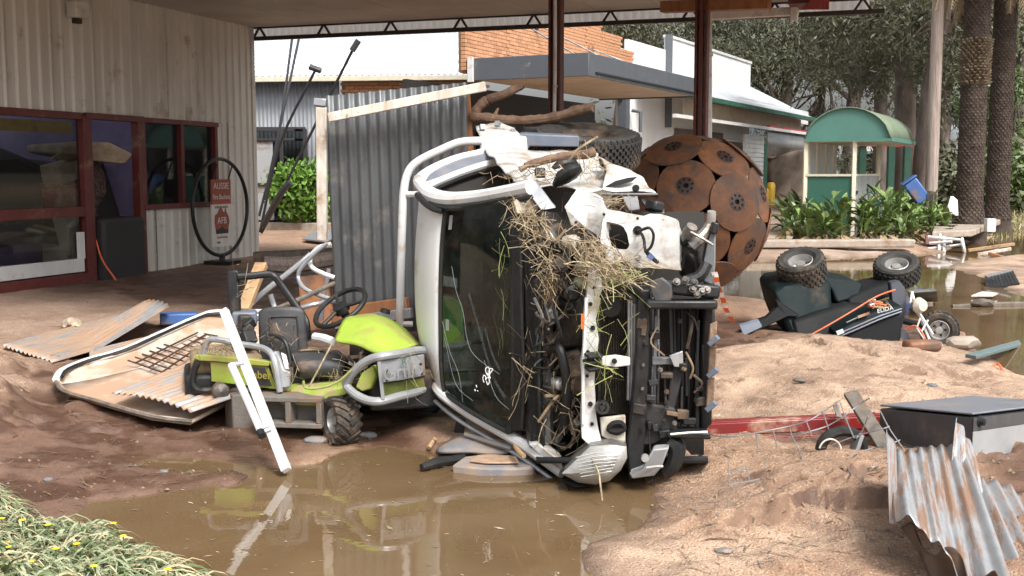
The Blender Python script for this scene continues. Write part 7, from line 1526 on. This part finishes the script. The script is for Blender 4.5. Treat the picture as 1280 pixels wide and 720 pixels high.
for i in range(10): MB().tube(ats([(rnd(1085, 1112), rnd(372, 384), 9.85), (rnd(1085, 1112), rnd(372, 384), 9.8), (rnd(1090, 1118), rnd(374, 388), 9.8)]), rnd(.006, .01), 5, sm=3).build('linkage', random.choice(['galv', 'engine_grey', 'raw_timber', 'rope_orange', 'blue_grey']), om)
solo('orange_rope', 'taut orange rope tied across the overturned ride-on mower', 'rope', [(990, 430, 9.6), (1020, 415, 9.62), (1060, 392, 9.66), (1095, 371, 9.75), (1119, 362, 9.9)], .0065, 'rope_orange', seg=6)
solo('loose_rope', 'slack orange rope looped under the overturned mower front', 'rope', [(1132, 412, 9.75), (1142, 407, 9.7), (1150, 412, 9.68), (1156, 424, 9.65), (1150, 434, 9.62), (1134, 440, 9.6), (1158, 438, 9.58)], .007, 'rope_orange', seg=6)
bkp = MB().box(gpx(1152, 438, .04), (.3, .14, .09), frame(UP, (-.2, 1, 0))).build('red_brick_lump', 'rust', bevel=.03); tag(bkp, 'reddish lump wound with orange rope below the overturned mower', 'lump')
def rock(name, label, c, s, m='stone', seed=0):
    random.seed(seed); bm = bmesh.new(); bmesh.ops.create_icosphere(bm, subdivisions=2, radius=1)
    for v in bm.verts: k = 1 + rnd(-.18, .18); v.co = Vector((v.co.x * s[0] * k, v.co.y * s[1] * k, v.co.z * s[2] * k)) + c
    mb = MB(); mb.v = [tuple(v.co) for v in bm.verts]; mb.f = [tuple(v.index for v in f.verts) for f in bm.faces]; bm.free()
    o = mb.build(name, m, bevel=.008, smooth=25); tag(o, label, 'rock'); return o
rock('flat_rock', 'flat reddish rock beside the third wheel of the overturned mower', gpx(1182, 428, .06), (.17, .12, .07), seed=3)
rock('angular_rock', 'angular pale rock at the water edge right of the red rock', gpx(1202, 436, .05), (.16, .1, .07), 'concrete', seed=4)
tg = MB().prism([gpx(1206, 455, .05), gpx(1273, 443, .12), gpx(1276, 449, .12), gpx(1220, 459, .06)], UP * .03).build('teal_panel', 'teal', bevel=.006); tag(tg, 'narrow teal panel lying at the edge of the flood water', 'panel')
solo('tangled_rope', 'orange rope tangled on the bank beyond the grey cabinet', 'rope', [(1236, 462, 8.9), (1248, 455, 8.9), (1256, 470, 8.7), (1264, 478, 8.6), (1258, 482, 8.5), (1275, 486, 8.5)], .01, 'rope_orange', seg=6)
gt = thing('floating_grate', gpx(1250, 352), 'ribbed black grate lying tilted at the water edge', 'grate')
g0_, g1_, g2_, g3_ = at(1233, 348, 16.6), at(1264, 340, 16.6), at(1272, 356, 16.0), at(1236, 362, 16.0)
for q in range(9): MB().beam(g0_.lerp(g1_, q / 8), g3_.lerp(g2_, q / 8), .05, .05).build('bar', 'black_metal', gt)
MB().beam(g0_, g1_, .08, .08).build('frame_rail', 'galv', gt); MB().beam(g3_, g2_, .05, .05).build('frame_rail', 'black_metal', gt)
# wreckage at the far bank
wk = thing('wrecked_stand', gpx(1190, 318), 'white wire stand with round plate lying in the shallow flood', 'stand')
for a_, b_ in (((1160, 296), (1203, 300)), ((1160, 311), (1202, 306)), ((1175, 293), (1173, 325)), ((1160, 318), (1198, 323)), ((1180, 296), (1180, 322)), ((1162, 304), (1190, 302))): MB().tube([at(*a_, 23.5), at(*b_, 23.2)], .035, 6).build('rod', 'white_clean', wk)
MB().lathe([(0, .03), (.16, .03), (.18, 0), (.16, -.03), (0, -.03)], at(1204, 307, 23), (.9, -.4, .2), 18).build('plate', 'white_clean', wk)
bxw = MB().prism(ats([(1156, 293, 23.8), (1176, 296, 23.7), (1176, 308, 23.6), (1156, 306, 23.7)]), V(.3, .5, 0)).build('rusty_drum_lid', 'brown_red', bevel=.02); tag(bxw, 'rusty box panel lying behind the white wire stand', 'panel')
for i, (a_, b_) in enumerate((((1210, 313), (1268, 305)), ((1222, 318), (1264, 311)), ((1236, 317), (1258, 323)))):
    o = MB().beam(at(*a_, 22.5 - i * .3), at(*b_, 22.3 - i * .3), .12, .06).build('floating_plank', ('raw_timber', 'white_timber', 'orange_timber')[i], bevel=.006); tag(o, ('longest pale plank floating behind the other two', 'white plank floating in the middle of the far bank wreckage', 'short orange plank floating nearest the sand bar')[i], 'plank', 'planks floating by the far bank')
o = MB().tube(ats([(1190, 384, 13.7), (1235, 381, 13.8), (1285, 380, 13.9)]), .035, 7).build('floating_pole', 'grey_timber'); tag(o, 'long thin pole floating across the flood water', 'pole')
rock('mud_clump', 'small mud clump snagged on the floating pole', at(1229, 379, 13.7), (.14, .1, .06), 'grey_timber', seed=8)
o = MB().prism([gnd(1214, 371, .02), gnd(1228, 366, .05), gnd(1247, 368, .04), gnd(1240, 371, .03)], UP * .02).build('white_scrap', 'white_timber'); tag(o, 'torn white scrap floating above the pole', 'scrap')
o = MB().prism([gnd(1137, 366, .3), gnd(1172, 364, .3), gnd(1173, 377, .03), gnd(1140, 378, .03)], V(0, .1, .02)).build('dark_gutter', 'galv_dark', bevel=.01); tag(o, 'dark folded gutter half sunk behind the overturned mower', 'gutter')
cl_ = MB().prism(ats([(1183, 262, 26), (1188, 245, 26), (1194, 250, 26), (1195, 270, 26)]), V(.1, .1, 0)).build('white_cloth', 'white_clean', bevel=.01); tag(cl_, 'white cloth caught at the foot of the banded palm', 'cloth')
# ------------------------------------------------------------------ right foreground: beam, mesh, cabinet, iron
rb_ = thing('red_beam', gpx(985, 535), 'red steel channel beam half buried in the sand', 'beam')
p0, p1 = gpx(880, 545, .0), gpx(1098, 535, .0)
MB().beam(p0 + UP * .05, p1 + UP * .05, .12, .075).build('web', 'red_paint', rb_, bevel=.006); d_ = (p1 - p0).normalized(); s_ = V(d_.y, -d_.x, 0)
MB().beam(p0 + UP * .09 + s_ * .03, p1 + UP * .09 + s_ * .03, .05, .012).beam(p0 + UP * .0 + s_ * .08, p1 + UP * .0 + s_ * .08, .1, .014).build('flange', 'red_paint', rb_, bevel=.003)
fm = thing('fence_mesh', gpx(1000, 560), 'bent galvanised fence mesh sticking out of the sand', 'wire mesh')
wires = [[(890, 544), (915, 546), (960, 538), (985, 533), (1010, 526), (1030, 514), (1050, 500)], [(985, 548), (1010, 540), (1035, 532), (1055, 520), (1075, 505), (1088, 497)], [(1040, 556), (1070, 545), (1100, 537), (1112, 533)], [(1062, 570), (1085, 562), (1110, 556), (1125, 550)], [(1073, 588), (1095, 583), (1110, 578)],
         [(945, 540), (948, 562)], [(966, 537), (972, 560)], [(987, 534), (990, 545), (999, 562), (1003, 574)], [(1008, 527), (1015, 545)], [(1028, 514), (1037, 540)], [(1050, 503), (1060, 530), (1068, 548)], [(1044, 502), (1048, 512), (1052, 522)], [(1055, 575), (1065, 594)], [(1100, 513), (1112, 536), (1130, 562)], [(1085, 520), (1077, 540), (1070, 548)]]
def dep(px, py): return min(gpx(px, max(py, 566)).y, 6.3 + (566 - py) * .006)
for w_ in wires: MB().tube(ats([(x, y, dep(x, y) - .05) for x, y in w_]), .0036, 5, sm=4).build('wire', 'galv', fm)
for w_ in ([(911, 575), (912, 607)], [(932, 582), (937, 600)], [(957, 578), (958, 598)], [(911, 590), (933, 586)], [(911, 606), (935, 602), (959, 597)]): MB().tube([gnd(x, y, .15) for x, y in w_], .0038, 5).build('wire', 'galv', fm)
gp_ = thing('grey_picket', gpx(1085, 560), 'weathered grey timber picket sticking out of the sand before the cabinet', 'picket')
MB().beam(at(1063, 491, 6.55), at(1118, 577, 5.95), .085, .03, up=(0, 1, 0)).build('stake', 'grey_timber', gp_, bevel=.006)
MB().prism(ats([(1042, 508, 6.5), (1048, 506, 6.5), (1052, 522, 6.45), (1046, 520, 6.45)]), V(0, .02, 0)).build('splinter', 'grey_timber', gp_)
pr_ = thing('plastic_pot', gpx(1050, 555), 'black plastic ring with white rim half buried beside the picket', 'pot')
c = gpx(1052, 566, .02)
MB().tube([c + V(.12 * math.cos(a), .02 * math.cos(a), .1 * math.sin(a)) for a in [math.pi * q / 16 for q in range(17)]], .03, 8).build('ring', 'black_plastic', pr_)
MB().tube([c + V(-.08 + .06 * math.cos(a), -.06, .07 * math.sin(a)) for a in [math.pi * (.05 + q / 14) for q in range(13)]], .005, 6).build('rim', 'white_timber', pr_); MB().tube([c + V(.014 * q, -.07 + .002 * q * q, .006 * math.sin(q)) for q in range(10)], .008, 6).build('rim', 'white_clean', pr_)
MB().box(c + V(.08, .0, .04), (.1, .02, .1), frame(V(.3, 0, 1))).build('label', 'panel_grey', pr_)
straw('sand_straw', [(965, 552, 6.7, 160, 22, 5, .08, (.4, 0, 0)), (1010, 556, 6.6, 120, 16, 6, .07, (.4, 0, 0)), (925, 548, 6.75, 70, 14, 5, .07, (.4, 0, 0)), (1040, 570, 6.4, 40, 18, 8, .06, (.4, 0, 0)), (985, 570, 6.35, 30, 14, 4, .06, (.3, 0, 0))], 'dead_grass', seed=23)
# grey steel cabinet lying down
cb_ = thing('steel_cabinet', gpx(1200, 570), 'grey steel cabinet lying on its back with a round lock knob', 'cabinet')
A = at(1100, 508, 6.35); B = at(1216, 519, 5.55); Cc = at(1330, 505, 6.35); Dd = at(1182, 492, 7.4)
zt_ = (A.z + B.z) / 2; 
for p in (A, B, Cc, Dd): pass
base = [A, B, Cc, A + (Cc - B)]
hgt = .42
dn = UP * -hgt
MB().add([p + UP * -.012 for p in base] + [p + dn for p in base], [(0, 1, 5, 4), (2, 3, 7, 6), (3, 0, 4, 7), (0, 3, 2, 1), (4, 5, 6, 7)]).build('front_door', 'safe_dark', cb_, bevel=.006)
MB().prism(base, UP * .012).build('top_panel', 'safe_top', cb_, bevel=.005)
ux = (Cc - B).normalized(); nrm = ux.cross(UP).normalized()
MB().prism([B + UP * -.085 + ux * .005, Cc + UP * -.085, Cc + dn * 1.3, B + dn * 1.3 + ux * .005], nrm * .004).build('side_panel', 'safe_side', cb_)
MB().prism([B + UP * -.014 + ux * .005, Cc + UP * -.014, Cc + UP * -.083, B + UP * -.083 + ux * .005], nrm * .004).build('side_band', 'safe_dark', cb_)
kc = B + ux * .07 + UP * -.035 + nrm * .0
MB().lathe([(0, .035), (.018, .032), (.022, .01), (.03, .006), (.03, 0)], kc, nrm, 14).build('lock_knob', 'black_plastic', cb_); MB().box(kc + UP * -.034, (.05, .006, .008), (ux, nrm, UP)).build('lock_badge', 'alloy', cb_)
# buckled corrugated iron, near right
def quad_sheet(name, label, TLq, TRq, BRq, BLq, nrib, amp, m, fn, nv=18, par=None):
    rows = []; k = nrib * 10
    for j in range(nv + 1):
        v = j / nv; row = []
        for i in range(k + 1):
            u = i / k; p = TLq.lerp(TRq, u).lerp(BLq.lerp(BRq, u), v); n = (TRq - TLq).cross(BLq - TLq).normalized()
            row.append(fn(p + n * amp * math.sin(2 * math.pi * nrib * u), u, v))
        rows.append(row)
    o = MB().grid(rows).build(name, m, par, solid=.003, smooth=60); grid_uv(o, nv + 1, k + 1)
    if not par: tag(o, label, 'iron sheet')
    return o
bs = thing('buckled_iron', gpx(1190, 690), 'buckled muddy corrugated iron sheet sticking up from the sand', 'iron sheet')
def fnA(p, u, v): return p + V(0, -.06 * math.sin(u * 5 + 1) * v, .07 * math.sin(u * 6.0 + .4) * (v - .1) + .05 * math.sin(u * 17) * v * v * .4)
quad_sheet('main_sheet', '', at(1114, 562, 4.95), at(1206, 558, 4.95), at(1275, 745, 3.72), at(1112, 655, 4.2), 7, .009, 'iron_streaked', fnA, par=bs)
quad_sheet('folded_edge', '', at(1108, 535, 5.0), at(1120, 560, 4.92), at(1124, 658, 4.17), at(1112, 652, 4.22), 1, .006, 'iron_streaked', lambda p, u, v: p, par=bs)
quad_sheet('torn_corner', '', at(1196, 522, 5.0), at(1212, 556, 4.95), at(1236, 640, 4.6), at(1188, 590, 4.75), 2, .012, 'iron_streaked', lambda p, u, v: p + V(0, 0, .02 * math.sin(v * 5)), par=bs)
quad_sheet('rolled_side', '', at(1212, 600, 4.8), at(1300, 640, 4.8), at(1360, 740, 4.1), at(1262, 720, 4.1), 5, .014, 'iron_streaked', lambda p, u, v: p + V(0, 0, .05 * math.sin(u * 3.1)), par=bs)
def fnB(p, u, v): return p + V(0, 0, .04 * math.sin(u * 16 + v * 2))
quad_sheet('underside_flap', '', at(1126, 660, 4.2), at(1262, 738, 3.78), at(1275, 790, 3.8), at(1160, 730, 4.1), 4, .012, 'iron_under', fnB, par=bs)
# ------------------------------------------------------------------ scum and bits floating on the puddle
random.seed(77); VV, FF = [], []
for i in range(190):
    px, py = rnd(150, 800), rnd(575, 720); g = gnd(px, py, .003)
    if gz(g.x, g.y) > -.005: continue
    s = rnd(.003, .012) * (2.2 if random.random() < .06 else 1); a = rnd(0, 3.14); d = V(math.cos(a), math.sin(a), 0) * s * rnd(.8, 2.6); e = V(-math.sin(a), math.cos(a), 0) * s * .5; o = len(VV); VV += [tuple(g - d), tuple(g + e), tuple(g + d), tuple(g - e)]; FF.append((o, o + 1, o + 2, o + 3))
rawmesh('floating_litter', np.array(VV), np.array(FF), ['dead_grass', 'mattress', 'straw'], kind='stuff', mi=np.random.randint(0, 3, len(FF)))
# ------------------------------------------------------------------ loose stones and litter on the ground
random.seed(31); np.random.seed(31)
VV, FF, MI = [], [], []
def chip(c, s):
    o = len(VV); n = 5; up = []
    for i in range(n): a = 6.283 * i / n + rnd(-.4, .4); r_ = s * rnd(.6, 1.2); VV.append((c.x + r_ * math.cos(a), c.y + r_ * math.sin(a) * .8, c.z - s * .2))
    VV.append((c.x + rnd(-.3, .3) * s, c.y, c.z + s * rnd(.3, .8)))
    for i in range(n): FF.append((o + i, o + (i + 1) % n, o + n, o + n))
spots = []
for i in range(3600):
    if i % 3: px, py = rnd(800, 1280), rnd(420, 720)
    else: px, py = rnd(0, 560), rnd(370, 640)
    g = gnd(px, py, .12); spots.append((g.x, g.y))
sp = np.array(spots); zz = ground(sp[:, 0], sp[:, 1])
for (x, y), z in zip(spots, zz):
    if z < .004: continue
    s = .003 + .016 * random.random() ** 5; chip(V(x, y, z), s); 
F3 = np.array([f[:3] for f in FF]); MI = np.repeat(np.random.randint(0, 3, len(F3) // 5), 5)
rawmesh('loose_gravel', np.array(VV), F3, ['stone', 'block_grey', 'stone'], kind='stuff', mi=MI)
VV, FF = [], []
for i in range(1500):
    px, py = (rnd(820, 1280), rnd(430, 700)) if i % 2 else (rnd(0, 600), rnd(380, 620)); g = gnd(px, py, .12); z = gz(g.x, g.y)
    if z < .006: continue
    a = rnd(0, 3.14); L_ = rnd(.015, .07); d = V(math.cos(a), math.sin(a), rnd(-.1, .1)); s_ = V(-d.y, d.x, 0) * rnd(.001, .0035); p = V(g.x, g.y, z + .006); o = len(VV); VV += [tuple(p - d * L_ - s_), tuple(p - d * L_ + s_), tuple(p + d * L_ + s_), tuple(p + d * L_ - s_)]; FF.append((o, o + 1, o + 2, o + 3))
rawmesh('twig_litter', np.array(VV), np.array(FF), ['dead_grass', 'grey_timber'], kind='stuff', mi=np.random.randint(0, 2, len(FF)))
for i in range(9):
    px, py = ((120, 395), (640, 1120), (700, 1180))[0] if 0 else (0, 0)
for i, (px, py, s_, m) in enumerate(((1000, 476, .05, 'grey_timber'), (1145, 478, .07, 'stone'), (1165, 483, .05, 'slate'), (905, 690, .04, 'slate'), (60, 600, .03, 'slate'), (205, 590, .03, 'slate'), (640, 522, .03, 'stone'), (460, 545, .06, 'slate'), (500, 548, .03, 'concrete'), (395, 552, .08, 'slate'))):
    rock('loose_rock', ('dark flat stone on the crest of the sand mound', 'flat brown stone on the sand mound above the cabinet', 'small dark stone beside the flat brown stone', 'small dark stone near the front of the sand', 'dark chip on the mud above the grass', 'dark chip on the mud tongue beside the puddle', 'brown stone under the truck cab', 'dark flat clod in front of the small mower wheel', 'pale stone right of the small mower wheel', 'dark flat clod left of the small mower wheel')[i], gpx(px, py, s_ * .1), (s_, s_ * .6, s_ * .35), m, seed=40 + i)

# lettering becomes plain mesh
bpy.context.view_layer.update(); dg = bpy.context.evaluated_depsgraph_get()
for o in [q for q in SC.objects if q.type == 'FONT']:
    me_ = bpy.data.meshes.new_from_object(o.evaluated_get(dg)); n_ = bpy.data.objects.new('lettering', me_); COL.objects.link(n_)
    n_.parent = o.parent; n_.matrix_parent_inverse = o.matrix_parent_inverse; n_.matrix_basis = o.matrix_basis; bpy.data.objects.remove(o)
